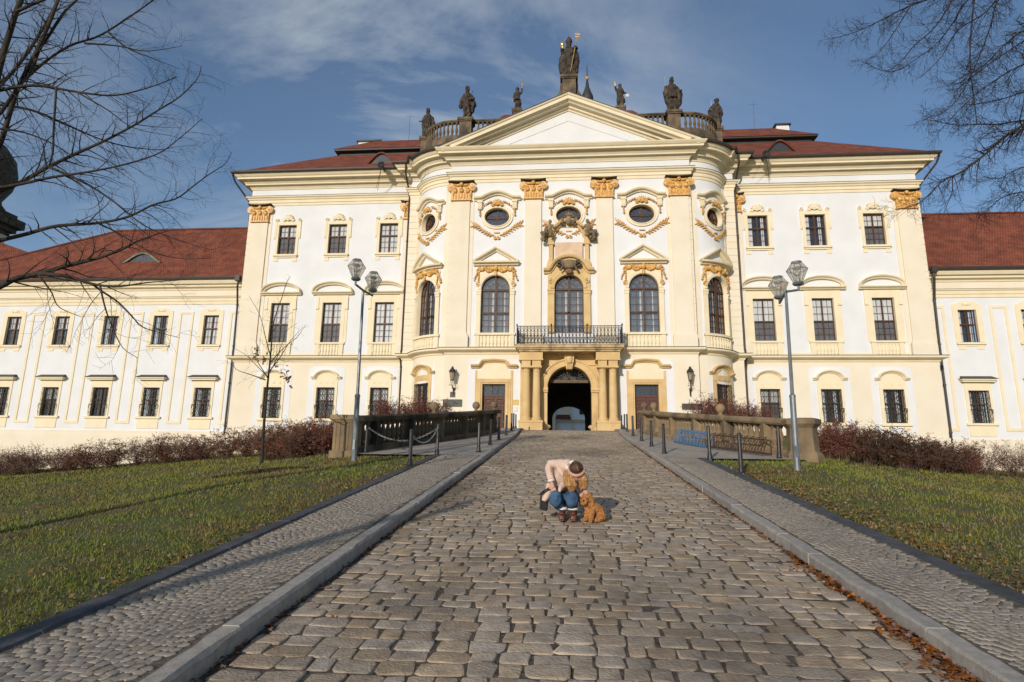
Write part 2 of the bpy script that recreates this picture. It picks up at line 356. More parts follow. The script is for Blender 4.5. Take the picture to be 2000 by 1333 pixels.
# --- pavements of small setts laid in arcs
def arcs(x0, x1, y0, y1, seed):
    g = np.random.default_rng(seed); rows = []; wd = x1-x0; y = y0-0.5
    while y < y1:
        x = x0+0.01+g.uniform(0, 0.03)
        while x < x1-0.03:
            s = g.uniform(0.055, 0.085); u = (x+s/2-x0)/wd*2-1
            yy = y+0.42*(1-u*u); slope = -0.84*u*2/wd*0.5
            if x+s > x1: break
            if y0 < yy < y1: rows.append((x+s/2, yy+g.normal(0, 0.004), s/2-g.uniform(0.001, 0.004), 0.033-g.uniform(0, 0.003), math.atan(slope*1.0)+g.normal(0, 0.04)))
            x += s*math.cos(math.atan(slope))*0.99
        y += 0.066
    return rows
R2 = [((1.0, 1.0), -0.02), ((1.0, 1.0), -0.001), ((0.90, 0.88), 0.0015)]
LEFT_IN, LEFT_OUT, RIGHT_IN, RIGHT_OUT = -2.22, -3.62, 2.46, 3.66
PBED = mat('sandy_joint', (0.17, 0.145, 0.11), 0.97, (0.09, 0.076, 0.058), 20, 8, 0.6, 90)
strip('pavement_bed', np.linspace(-30, 17.2, 95), LEFT_OUT, LEFT_IN-0.1, 0.1165, PBED)
strip('pavement_bed', np.linspace(-30, 17.2, 95), RIGHT_IN+0.1, RIGHT_OUT, 0.1165, PBED)
setts('pavement', arcs(LEFT_OUT+0.17, LEFT_IN-0.165, 2.2, 17.1, 8), SETTS, lambda y: zr(y)+0.120, 9, R2, 0.3)
setts('pavement', arcs(RIGHT_IN+0.165, RIGHT_OUT-0.17, 2.2, 17.1, 10), SETTS, lambda y: zr(y)+0.120, 11, R2, 0.3)
# --- kerbs: granite blocks along the road, dark slabs along the lawn
def kerb(name, y0, y1, xin, xout, top, bot, m, ln, seed):
    g = np.random.default_rng(seed); mb = MB(); y = y0
    while y < y1:
        l_ = min(ln*g.uniform(0.85, 1.15), y1-y); a, b = y+0.004, y+l_-0.004; dx = g.normal(0, 0.004); dz = g.normal(0, 0.003); c = 0.018
        n_ = 5; vs = []; fs = []
        for i in range(n_+1):
            dx = g.normal(0, 0.0035); c = abs(g.normal(0.016, 0.006))+0.004
            yy = a+(b-a)*i/n_; z0 = float(zr(yy)); xi = (xin(yy) if callable(xin) else xin)+dx; xo = (xout(yy) if callable(xout) else xout)+dx
            sg = 1 if xo > xi else -1
            vs += [(xi, yy, z0+bot), (xi, yy, z0+top-c+dz), (xi+sg*c, yy, z0+top+dz), (xo-sg*c, yy, z0+top+dz), (xo, yy, z0+top-c+dz), (xo, yy, z0+bot)]
        for i in range(n_):
            for j in range(5): fs.append((i*6+j, i*6+j+1, i*6+6+j+1, i*6+6+j))
        fs += [(0, 1, 2, 3, 4, 5), tuple(n_*6+j for j in (5, 4, 3, 2, 1, 0))]
        mb.add(vs, fs); y += l_
    o = obj(name, mb, m); o['kind'] = 'structure'; return o
kerb('kerb', -20, 41.0, lambda y: XA-hw(y), lambda y: XA-hw(y)-0.16, 0.125, -0.1, GRANITE, 1.0, 1)
kerb('kerb', -20, 41.0, lambda y: XA+hw(y), lambda y: XA+hw(y)+0.16, 0.125, -0.1, GRANITE, 1.0, 2)
kerb('lawn_edging', -20, 17.1, LEFT_OUT+0.16, LEFT_OUT-0.04, 0.135, -0.05, SLATE, 0.8, 3)
kerb('lawn_edging', -20, 17.1, RIGHT_OUT-0.16, RIGHT_OUT+0.04, 0.135, -0.05, SLATE, 0.8, 4)
SLAB = mat('forecourt_slabs', (0.40, 0.355, 0.295), 0.85, (0.31, 0.275, 0.23), 3.0, 9, 0.25, 40, stain=((0.19, 0.175, 0.155), 1.0, 0.52, 0.5, (1, 1, 1)))
def fore(sign):
    V = []; F = []; ys = np.concatenate([np.linspace(17.1, 30, 40), np.linspace(30.4, 42.3, 25)])
    for y in ys:
        i = XA+sign*(hw(y)+0.13); o = XA+sign*float(np.interp(y, [17.1, 18.5, 25.5, 29.5, 31.5, 34], [6.2, 5.8, 4.1, 3.8, 6.0, 9.2]))
        for t in (0, .3, .6, 1): V.append((i+(o-i)*t, y, float(zr(y))+0.115))
    ix = np.arange(len(V)).reshape(-1, 4)
    F = np.stack([ix[:-1, :-1], ix[:-1, 1:], ix[1:, 1:], ix[1:, :-1]], -1).reshape(-1, 4)
    npmesh('forecourt_paving', V, F, SLAB, 'structure', True)
fore(-1); fore(1)
# ------------------------------------------------------------------ palace
XC = 0.2
CF, SF, PF, WF = 42.0, 45.18, 44.36, 46.8        # centre, side, pier and wing front planes
palace = thing('palace', (XC, CF, 4.1), 'large cream and white three-storey baroque palace with gabled centre, rounded bays and red tiled roof', 'palace')
def flat(Y0, uc=0.0): return lambda u, n, z: (XC+uc+u, Y0-n, z)
BR, BT0 = 3.0, rad(36)
def bay(sg, z0=0.0):
    def f(u, n, z):
        t = BT0+u/BR; return (XC+sg*(8.75+(BR+n)*math.sin(t)), 45.3-(BR+n)*math.cos(t), z+z0)
    return f
def local(u, n, z): return (u, -n, z)
ROOT = palace
CACHE = {}
def emit(key, builder, Y0, uc, z0, parent=None, xoff=None):
    parent = parent or ROOT
    if key not in CACHE: CACHE[key] = [(nm, mb.mesh(nm, local, smooth=False), m) for nm, mb, m in builder(0.0)]
    base = None
    for nm, me, m in CACHE[key]:
        if base is None: base = link(nm, me, m, parent, Vector(((XC if xoff is None else xoff)+uc, Y0, z0))-wloc(parent))
        else: link(nm, me, m, base)
    return base
def emit_bay(builder, sg, z0):
    base = None
    for nm, mb, m in builder(0.3):
        if base is None: base = obj(nm, mb, m, palace, bay(sg, z0))
        else: obj(nm, mb, m, base, bay(sg, z0))
    return base
def rect(w, h): return [(-w/2, 0), (w/2, 0), (w/2, h), (-w/2, h)]
def grow(w, h, s, b=None): b = s if b is None else b; return [(-w/2-s, -b), (w/2+s, -b), (w/2+s, h+s), (-w/2-s, h+s)]
def ell(a, b, k, c=0.0): return [(a*math.cos(2*PI*i/k), c+b*math.sin(2*PI*i/k)) for i in range(k)]
def rectpts(a, b, k, c=0.0):
    o = []
    for i in range(k):
        t = 2*PI*i/k; x, y = math.cos(t), math.sin(t); q = min(a/abs(x) if abs(x) > 1e-6 else 1e9, b/abs(y) if abs(y) > 1e-6 else 1e9); o.append((x*q, c+y*q))
    return o
def arch(w, hs, rise, k=10):              # open outline from bottom left up over and down
    return [(-w/2, 0)]+[(-w/2*math.cos(PI*i/k), hs+rise*math.sin(PI*i/k)) for i in range(k+1)]+[(w/2, 0)]
def archrect(w, hs, H, k=10):             # same count, rectangular outline
    o = [(-w/2, 0)]
    for i in range(k+1):
        t = PI*i/k; x, y = -math.cos(t), math.sin(t); q = min(w/2/abs(x) if abs(x) > 1e-6 else 1e9, (H-hs)/abs(y) if abs(y) > 1e-6 else 1e9); o.append((x*q, hs+y*q))
    return o+[(w/2, 0)]
MP = [(0, 0), (0.06, 0.02), (0.08, 0.06), (0.08, 0.0)]
def hoodprof(p, t): return [(0, 0), (0, p*0.35), (t*0.3, p*0.45), (t*0.45, p*0.85), (t*0.8, p), (t, p), (t, 0)]
def shell(mb, c, r, n, k=9):
    for i in range(k):
        a = PI*(0.04+0.92*i/(k-1)); d = (math.cos(a), math.sin(a))
        mb.blob((c[0]+d[0]*r*0.58, n, c[1]+d[1]*r*0.58), (r*0.46, 0.07, r*0.13), 6, 4, math.atan2(d[1], d[0]))
    mb.blob((c[0], n+0.02, c[1]), (r*0.25, 0.1, r*0.2), 6, 4)
    for sg in (-1, 1): mb.blob((c[0]+sg*r*0.75, n, c[1]-r*0.12), (r*0.3, 0.06, r*0.16), 6, 4, sg*0.4)
def swag(mb, p, q, sag, n, k, r, g):
    for i in range(k):
        t = i/(k-1); mb.blob((p[0]+(q[0]-p[0])*t+g.uniform(-.02, .02), n+g.uniform(0, .05), p[1]+(q[1]-p[1])*t-sag*4*t*(1-t)+g.uniform(-.02, .02)), (r*g.uniform(.8, 1.3),)*3, 6, 4)
def scroll(mb, c, r, n0, n1, turns=1.6, sg=1, w=0.05):
    pts = []
    for i in range(15):
        t = i/14; a = sg*2*PI*turns*t+PI/2; q = r*(1-0.8*t); pts.append((c[0]+q*math.cos(a), c[1]+q*math.sin(a)))
    mb.ribbon(pts, [(-w/2, n0), (-w/2, n1), (w/2, n1), (w/2, n0)])
def sash(w, h, cols, trans, rows1, rows2, th=0.055, thin=0.02):   # frame and bars of a rectangular window, transom at height trans
    f = MB(); f.ring(rect(w-2*th, h-th*2), rect(w, h), -0.26, -0.17)
    f.v = [(u, n, z) for u, n, z in f.v]
    ins = MB()
    vs = []
    for k_, (u, n, z) in enumerate(f.v): vs.append((u, n, z+(th if (k_ // 4) % 2 == 0 else 0)))
    f.v = vs
    f.box(-0.045, 0.045, -0.25, -0.155, th, h-th); f.box(-w/2+th, w/2-th, -0.25, -0.15, trans-0.05, trans+0.05)
    for sg in (-1, 1):
        a, b = sorted((sg*0.045, sg*(w/2-th)))
        for c in range(1, cols): u = a+(b-a)*c/cols; f.box(u-thin/2, u+thin/2, -0.235, -0.19, th, h-th)
        for z0, z1, r in ((th, trans-0.05, rows1), (trans+0.05, h-th, rows2)):
            for i in range(1, r): z = z0+(z1-z0)*i/r; f.box(a, b, -0.232, -0.187, z-thin/2, z+thin/2)
    return f
def backing(w, h, trans, mode):
    out = [('pane', _q(w-0.02, 0.01, h-0.01, -0.215), GLASS)]
    if mode == 'split': out += [('blind', _q(w-0.04, 0.02, trans, -0.30), BLIND), ('curtain', _q(w-0.04, trans, h-0.02, -0.30), CURT)]
    elif mode == 'pale': out += [('curtain', _q(w-0.04, 0.02, h-0.02, -0.30), CURT)]
    elif mode == 'white': out += [('curtain', _q(w-0.04, 0.02, h-0.02, -0.30), REFLW)]  # white sheet stands in for a bright reflection in the glass
    elif mode == 'grey': out += [('blind', _q(w-0.04, 0.02, h-0.02, -0.30), BLIND)]
    elif mode == 'partial': out += [('room_lining', _q(w-0.02, 0.01, h-0.01, -0.42), ROOMD), ('curtain', _q2(-w/2+0.1, -w/2+0.1+w*0.2, 0.02, h-0.02, -0.30), CURT), ('curtain', _q2(w*0.2, w*0.34, 0.02, h-0.02, -0.30), CURT)]
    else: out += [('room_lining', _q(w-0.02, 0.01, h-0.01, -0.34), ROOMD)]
    return out
def _q(w, z0, z1, n): return _q2(-w/2, w/2, z0, z1, n)
def _q2(u0, u1, z0, z1, n):
    m = MB(); k = 6 if u1-u0 > 0.5 else 2
    for i in range(k):
        a, b = u0+(u1-u0)*i/k, u0+(u1-u0)*(i+1)/k
        m.add([(a, n, z0), (b, n, z0), (b, n, z1), (a, n, z1)], [(0, 1, 2, 3)])
    return m
def balus(mb, c, h, n, r=0.075, k=6):
    P = [(0.7, 0), (0.9, 0.08), (0.5, 0.14), (1.0, 0.36), (0.75, 0.55), (0.42, 0.78), (0.8, 0.88), (0.8, 1.0)]
    mb.lathe([(r*a, h*b) for a, b in P], (c[0], n, c[1]), k)
# ---- window kinds (u, n, z) with z from the sill
def win_upper(mode):
    def b(sub):
        w, h = 1.48, 2.47; s = MB(sub)
        s.ring(rect(w, h), grow(w, h, 0.22), -0.3, 0.05)
        for sg in (-1, 1):
            a, c = sorted((sg*(w/2+0.16), sg*(w/2+0.36))); s.box(a, c, 0, 0.075, h-1.0, h+0.30)
            scroll(s, (sg*(w/2+0.24), h+0.42), 0.17, 0.0, 0.11, 1.5, sg); s.blob((sg*(w/2+0.30), 0.03, h-1.05), (0.1, 0.06, 0.14), 6, 4)
            c0, c1 = sorted((sg*0.62, sg*0.98)); s.box(c0, c1, 0, 0.045, -0.62, -0.22)
        s.box(-w/2-0.2, w/2+0.2, 0.05, 0.062, h-0.02+0.02, h+0.30)
        s.box(-w/2-0.26, w/2+0.26, -0.1, 0.2, -0.2, -0.06); s.box(-w/2-0.2, w/2+0.2, 0, 0.1, -0.32, -0.2)
        shell(s, (0, h+0.42), 0.52, 0.09)
        return [('window', s, MOULD), ('frame', sash(w, h, 2, h*0.6, 3, 2), WOODF)]+backing(w, h, h*0.6, mode)
    return b
def win_mid(mode):
    def b(sub):
        w, h = 1.52, 3.2; s = MB(sub)
        s.ring(rect(w, h), grow(w, h, 0.30, 0.0), -0.3, 0.06)
        for sg in (-1, 1):
            a, c = sorted((sg*(w/2+0.30), sg*(w/2+0.52))); s.box(a, c, 0, 0.04, 0, h+0.3); s.box(a-0.02, c+0.02, 0, 0.13, h-0.55, h-0.38); s.box(a, c, 0.04, 0.10, h-0.38, h+0.42)
        s.box(-w/2-0.52, w/2+0.52, 0, 0.05, h+0.30, h+0.62)
        H0 = h+0.62
        s.ribbon([(-1.62+3.24*i/10, H0) for i in range(11)][::-1] if False else [(-1.62+3.24*i/10, H0) for i in range(11)], [(0, 0), (0.0, 0.2), (0.06, 0.24), (0.12, 0.40), (0.2, 0.42), (0.2, 0)])
        R = 1.62; rise = 0.78
        arc = [(-1.56*math.cos(PI*i/14), H0+0.2+rise*math.sin(PI*i/14)**0.9) for i in range(15)]
        s.ribbon(arc, [(-0.17, 0), (-0.17, 0.22), (-0.10, 0.26), (-0.04, 0.40), (0.04, 0.44), (0.04, 0)])
        # parapet panel with blind balusters
        s.box(-w/2-0.42, w/2+0.42, 0, 0.16, -0.14, 0.0); s.box(-w/2-0.36, w/2+0.36, 0, 0.05, -1.12, -0.14)
        for sg in (-1, 1): a, c = sorted((sg*(w/2+0.02), sg*(w/2+0.36))); s.box(a, c, 0.05, 0.11, -1.12, -0.14)
        for i in range(7): balus(s, ((i-3)*0.235, -0.98), 0.8, 0.06, 0.085)
        ty = MB(sub); ty.prism([(p[0]*0.93, p[1]-0.06) for p in arc], 0.0, 0.03)
        return [('window', s, MOULD), ('frame', sash(w, h, 2, h*0.47, 3, 3), WOODF), ('tympanum', ty, WHITE)]+backing(w, h, h*0.47, mode)
    return b
def grille(w, h, z0=0.0):
    f = MB(); s_ = 0.19; k = int((w+h)/s_)+1
    def nn(z): t = (z-z0)/h; return 0.14+0.12*max(0, math.sin(PI*min(1, max(0, (0.42-t)/0.42))))
    for i in range(-k, k):
        for sg in (-1, 1):
            pts = []
            for j in range(13):
                z = z0+h*j/12; u = i*s_+sg*(z-z0)*0.62
                if -w/2 <= u <= w/2: pts.append((u, nn(z), z))
            if len(pts) > 1: f.tube(pts, 0.013, 3)
    for u in (-w/2, 0, w/2): f.tube([(u, nn(z0+h*j/8), z0+h*j/8) for j in range(9)], 0.02, 4)
    for z in (z0, z0+h*0.42, z0+h): f.tube([(-w/2, 0, z), (-w/2, nn(z), z), (w/2, nn(z), z), (w/2, 0, z)], 0.018, 4)
    for sg in (-1, 1): f.tube([(sg*w/2, 0, z0+h*0.4), (sg*(w/2+0.06), 0.22, z0+h*0.42), (sg*(w/2+0.02), 0.26, z0+h*0.3)], 0.025, 4)
    return f
def win_ground(mode, stone=False, hood='curve'):
    def b(sub):
        w, h = 1.34, 2.3; s = MB(sub)
        s.ring(rect(w, h), grow(w, h, 0.24, 0.12), -0.3, 0.07); s.box(-w/2-0.34, w/2+0.34, 0, 0.16, -0.24, -0.12)
        s.box(-w/2-0.24, w/2+0.24, 0, 0.05, h+0.24, h+0.62)
        for i in (-1, 0, 1): s.box(i*0.5-0.1, i*0.5+0.1, 0.05, 0.075, h+0.3, h+0.5)
        H0 = h+0.66
        pts = [(-1.16, H0), (-0.86, H0)]+[(-0.78*math.cos(PI*i/12), H0+0.06+0.46*math.sin(PI*i/12)) for i in range(13)]+[(0.86, H0), (1.16, H0)]
        s.ribbon(pts, hoodprof(0.30, 0.2))
        fill = [(-0.76*math.cos(PI*i/10), H0+0.06+0.44*math.sin(PI*i/10)) for i in range(11)]+[(0.76, H0-0.1), (-0.76, H0-0.1)]
        s.prism(fill, 0, 0.045)
        for sg in (-1, 1):
            a, c = sorted((sg*0.45, sg*0.95)); s.box(a, c, 0, 0.035, -0.55, -0.3)
        return [('window', s, OCHRE if stone else MOULD), ('frame', sash(w, h, 2, h*0.58, 2, 2), WOODF), ('grille', grille(w, h), IRON)]+backing(w, h, h*0.58, mode)
    return b
def archframe(w, hs, rise):
    f = MB(); a0 = arch(w, hs, rise, 14); a1 = arch(w-0.16, hs, rise-0.08, 14)
    f.ring(a1, a0, -0.32, -0.2, closed=False); f.box(-w/2, w/2, -0.32, -0.2, 0, 0.09)
    f.box(-0.06, 0.06, -0.31, -0.17, 0, hs+rise-0.03); f.box(-w/2+0.06, w/2-0.06, -0.31, -0.16, hs-0.06, hs+0.07); zt = hs*0.47
    f.box(-w/2+0.06, w/2-0.06, -0.31, -0.17, zt-0.06, zt+0.06)
    for sg in (-1, 1):
        u = sg*w*0.25; f.box(u-0.014, u+0.014, -0.28, -0.22, 0.08, hs-0.05)
        a, c = sorted((sg*0.06, sg*(w/2-0.06)))
        for z0, z1 in ((0.09, zt-0.06), (zt+0.06, hs-0.06)):
            for i in (1, 2): z = z0+(z1-z0)*i/3; f.box(a, c, -0.278, -0.222, z-0.014, z+0.014)
    q = 0.46*w/2
    for i in range(9):
        t0, t1 = PI*i/9, PI*(i+1)/9
        f.bar((q*math.cos(t0), hs+0.05+q*math.sin(t0)), (q*math.cos(t1), hs+0.05+q*math.sin(t1)), 0.03, -0.278, -0.222)
    for t in (PI/6, PI/3, 2*PI/3, 5*PI/6):
        f.bar((q*math.cos(t), hs+0.05+q*math.sin(t)), (w/2*0.95*math.cos(t), hs+0.02+rise*0.94*math.sin(t)), 0.028, -0.279, -0.221)
    return f
def archback(w, hs, rise, mode='partial'):
    p = MB(); a = arch(w-0.04, hs, rise-0.02, 14); p.add([(u, -0.25, z) for u, z in a], [tuple(range(len(a)))])
    l = MB(); a = archrect(w-0.02, hs, hs+rise, 14); l.add([(u, -0.46, z) for u, z in a], [tuple(range(len(a)))])
    o = [('pane', p, GLASSB), ('room_lining', l, ROOMG)]
    if mode == 'partial': o += [('curtain', _q2(-w*0.13, -w*0.07, 0.02, hs-0.1, -0.40), CURT), ('curtain', _q2(w*0.28, w*0.33, 0.02, hs-0.1, -0.40), CURT)]
    return o
def win_arch(w=2.05, hw_=1.62, seed=1):
    def b(sub):
        g = random.Random(seed); hs, rise = 3.2, 1.05*min(1, w/2.05)+0.0; H = 4.85; s = MB(sub)
        inner = arch(w, hs, rise, 14); outer = archrect(w+0.62, hs, H, 14); s.ring(inner, outer, -0.34, 0.06, closed=False)
        s.box(-w/2-0.31, w/2+0.31, -0.3, 0.0, -0.05, 0.0)
        for sg in (-1, 1):
            a, c = sorted((sg*(w/2+0.02), sg*(w/2+0.33))); s.box(a, c, 0.06, 0.12, 0, hs-0.1); s.box(a-0.02, c+0.03, 0.06, 0.2, hs-0.22, hs-0.08); s.box(a-0.01, c+0.02, 0.06, 0.16, hs-0.40, hs-0.22)
        s.ribbon([(u, z) for u, z in arch(w+0.02, hs, rise+0.01, 14)[1:-1]], [(0.02, 0.06), (0.02, 0.11), (0.2, 0.13), (0.24, 0.06)])
        # triangular hood
        s.ribbon([(-hw_+2*hw_*i/8, H+0.12) for i in range(9)], [(0, 0), (0, 0.2), (0.1, 0.26), (0.13, 0.46), (0.24, 0.5), (0.24, 0)])
        tri = [(-hw_-0.02, H+0.34)]+[(-hw_+hw_*2*i/8, H+0.36+1.0*(1-abs(i/4-1))) for i in range(1, 8)]+[(hw_+0.02, H+0.34)]
        s.ribbon(tri, [(-0.16, 0), (-0.16, 0.2), (-0.06, 0.28), (-0.02, 0.46), (0.08, 0.5), (0.08, 0)])
        ty = MB(sub); ty.prism([(-hw_+0.35, H+0.36), (hw_-0.35, H+0.36), (0, H+1.16)], 0, 0.06)
        # parapet below
        s.box(-w/2-0.42, w/2+0.42, 0, 0.2, -0.16, 0.0); s.box(-w/2-0.36, w/2+0.36, 0, 0.06, -1.12, -0.16)
        for sg in (-1, 1): a, c = sorted((sg*(w/2+0.05), sg*(w/2+0.36))); s.box(a, c, 0.06, 0.13, -1.12, -0.16)
        nb = 8
        for i in range(nb): balus(s, ((i-(nb-1)/2)*w/nb, -1.0), 0.8, 0.07, 0.085)
        gl = MB(); q = hw_/1.62
        gl.blob((0, 0.2, H-0.12), (0.2, 0.16, 0.22), 7, 5); gl.blob((0, 0.16, H-0.5), (0.12, 0.1, 0.22), 6, 4)
        for sg in (-1, 1):
            swag(gl, (sg*0.2*q, H-0.08), (sg*0.82*q, H-0.04), 0.26, 0.12, 12, 0.12, g); swag(gl, (sg*0.25*q, H-0.02), (sg*0.78*q, H-0.0), 0.1, 0.1, 8, 0.09, g); swag(gl, (sg*0.82*q, H-0.02), (sg*1.2*q, H-0.12), 0.14, 0.12, 9, 0.11, g)
            swag(gl, (sg*1.16*q, H-0.1), (sg*1.55*q, H-0.95), -0.06, 0.1, 9, 0.075, g); scroll(gl, (sg*1.24*q, H-1.28), 0.19, 0.05, 0.15, 1.4, -sg, 0.07); scroll(gl, (sg*1.3*q, H-0.22), 0.2, 0.05, 0.14, 1.3, sg, 0.06)
            swag(gl, (sg*1.25*q, H-0.4), (sg*1.22*q, H-1.1), 0.0, 0.1, 6, 0.06, g)
        return [('window', s, MOULD), ('frame', archframe(w, hs, rise), WOODF), ('tympanum', ty, WHITE), ('gilded_garland', gl, GOLD)]+archback(w, hs, rise)
    return b
def win_oval(sc_=1.0, seed=1, flowers=True):
    def b(sub):
        g = random.Random(seed); a, c = 0.9*sc_, 0.69; K = 28; s = MB(sub); S = sc_
        s.ring(ell(a, c, K), ell(a+0.27*S, c+0.24, K), -0.3, 0.10); s.ring(ell(a+0.02, c+0.02, K), ell(a+0.09, c+0.09, K), 0.05, 0.15)
        pts = [(-1.72*S, 1.28), (-1.35*S, 1.28), (-1.1*S, 1.31)]+[(-1.0*S+2.0*S*i/10, 1.36+0.36*math.sin(PI*i/10)) for i in range(11)]+[(1.1*S, 1.31), (1.35*S, 1.28), (1.72*S, 1.28)]
        s.ribbon(pts, hoodprof(0.42, 0.26))
        for sg in (-1, 1):
            p, q = sorted((sg*1.12*S, sg*1.45*S)); s.box(p, q, 0, 0.2, 0.62, 1.24); s.box(p-0.03, q+0.03, 0, 0.26, 1.12, 1.26)
            for i in range(3): uu = p+(q-p)*(i+0.5)/3; s.box(uu-0.03, uu+0.03, 0.2, 0.235, 0.68, 1.1)
        fr = MB(); fr.ring(ell(a-0.07, c-0.07, K), ell(a+0.01, c+0.01, K), -0.3, -0.2)
        fr.box(-0.035, 0.035, -0.29, -0.19, -c+0.03, c-0.03); fr.box(-a+0.03, a-0.03, -0.29, -0.185, -0.035, 0.035); fr.ring(ell(0.08, 0.06, 10), ell(0.14, 0.11, 10), -0.28, -0.18)
        for i in range(16):
            t = 2*PI*(i+0.5)/16; fr.bar((0.13*math.cos(t), 0.1*math.sin(t)), ((a-0.04)*math.cos(t), (c-0.04)*math.sin(t)), 0.022, -0.275, -0.225)
        gl = MB(); shell(gl, (0, 0.92), 0.46*S, 0.22)
        for sg in (-1, 1):
            swag(gl, (sg*0.45*S, 1.2), (sg*1.08*S, 0.82), -0.05, 0.1, 7, 0.07, g); swag(gl, (sg*1.28*S, 0.6), (sg*1.28*S, 0.12), 0, 0.12, 5, 0.075*1.0, g)
            # palm branch under the oval
            stem = [(sg*(0.22+1.5*t)*S, 0.10, -1.42+0.30*t+1.15*t*t-0.62*t**4) for t in [i/8 for i in range(9)]]
            gl.tube(stem, [0.05*(1-0.4*i/8) for i in range(9)], 5)
            for i in range(1, 9):
                u, n, z = stem[i]
                for dz, an, L_ in ((0.10+0.05*(i > 4), 1.0, 0.13+0.015*i), (-0.10, -0.35, 0.12+0.01*i)): gl.blob((u+sg*0.08, 0.1, z+dz), (L_, 0.045, 0.045), 6, 4, sg*an)
            scroll(gl, (sg*0.14*S, -1.62), 0.14, 0.05, 0.15, 1.3, sg, 0.06)
        gl.box(-0.2*S, 0.2*S, 0.04, 0.12, -1.24, -1.16)
        p = MB(); p.add([(u, -0.25, z) for u, z in ell(a, c, K)], [tuple(range(K))]); l = MB(); l.add([(u, -0.42, z) for u, z in rectpts(a, c, K)], [tuple(range(K))])
        return [('oval_window', s, MOULD), ('frame', fr, WOODF), ('gilded_garland', gl, GOLD), ('pane', p, GLASSB), ('room_lining', l, ROOMD)]
    return b
# ---- walls
def wallgrid(mb, u0, u1, z0, z1, holes, step=None):
    us = sorted({u0, u1, *[h[0] for h in holes], *[h[1] for h in holes]}); zs = sorted({z0, z1, *[h[2] for h in holes], *[h[3] for h in holes]})
    us = [u for u in us if u0-1e-6 <= u <= u1+1e-6]; zs = [z for z in zs if z0-1e-6 <= z <= z1+1e-6]
    if step:
        o = []
        for a, b in zip(us, us[1:]): k = max(1, math.ceil((b-a)/step)); o += [a+(b-a)*i/k for i in range(k)]
        us = o+[us[-1]]
    for a, b in zip(us, us[1:]):
        for c, d in zip(zs, zs[1:]):
            m, n = (a+b)/2, (c+d)/2
            if any(h[0] < m < h[1] and h[2] < n < h[3] for h in holes): continue
            mb.add([(a, 0, c), (b, 0, c), (b, 0, d), (a, 0, d)], [(0, 1, 2, 3)])
ZS = 9.7          # floor of the white storeys
SIDE_U = (14.27, 18.46, 22.66)
def rh(u, z, w, h): return (u-w/2, u+w/2, z, z+h)
def plain(name, m, u0, u1, z0, z1, holes, mp, step=None, parent=None, extra=None):
    mb = MB(); wallgrid(mb, u0, u1, z0, z1, holes, step)
    if extra: extra(mb)
    return obj(name, mb, m, parent or palace, mp, fix=False)
ARC_U = (-5.22, 0.0, 5.22)
def ovalfill(us, sc_=1.0):
    def f(mb):
        for u in us:
            a, c = 0.9*sc_, 0.69; k = 28
            mb.ring([(p+u, q+19.65) for p, q in ell(a+0.02, c+0.02, k)], [(p+u, q+19.65) for p, q in rectpts(a+0.1, c+0.1, k)], -0.25, 0.0)
    return f
plain('white_wall', WHITE, -8.7, 8.7, ZS, 25.4, [rh(u, 10.95, 2.4, 4.6) for u in ARC_U]+[(u-1.0, u+1.0, 18.86, 20.44) for u in ARC_U], flat(CF), None, None, ovalfill(ARC_U))
plain('cream_wall', CREAM, -8.7, 8.7, 1.0, ZS, [rh(-5.2, 4.1, 1.9, 3.45), rh(5.2, 4.1, 1.9, 3.45), (-1.9, 1.9, 4.0, 9.0)], flat(CF))
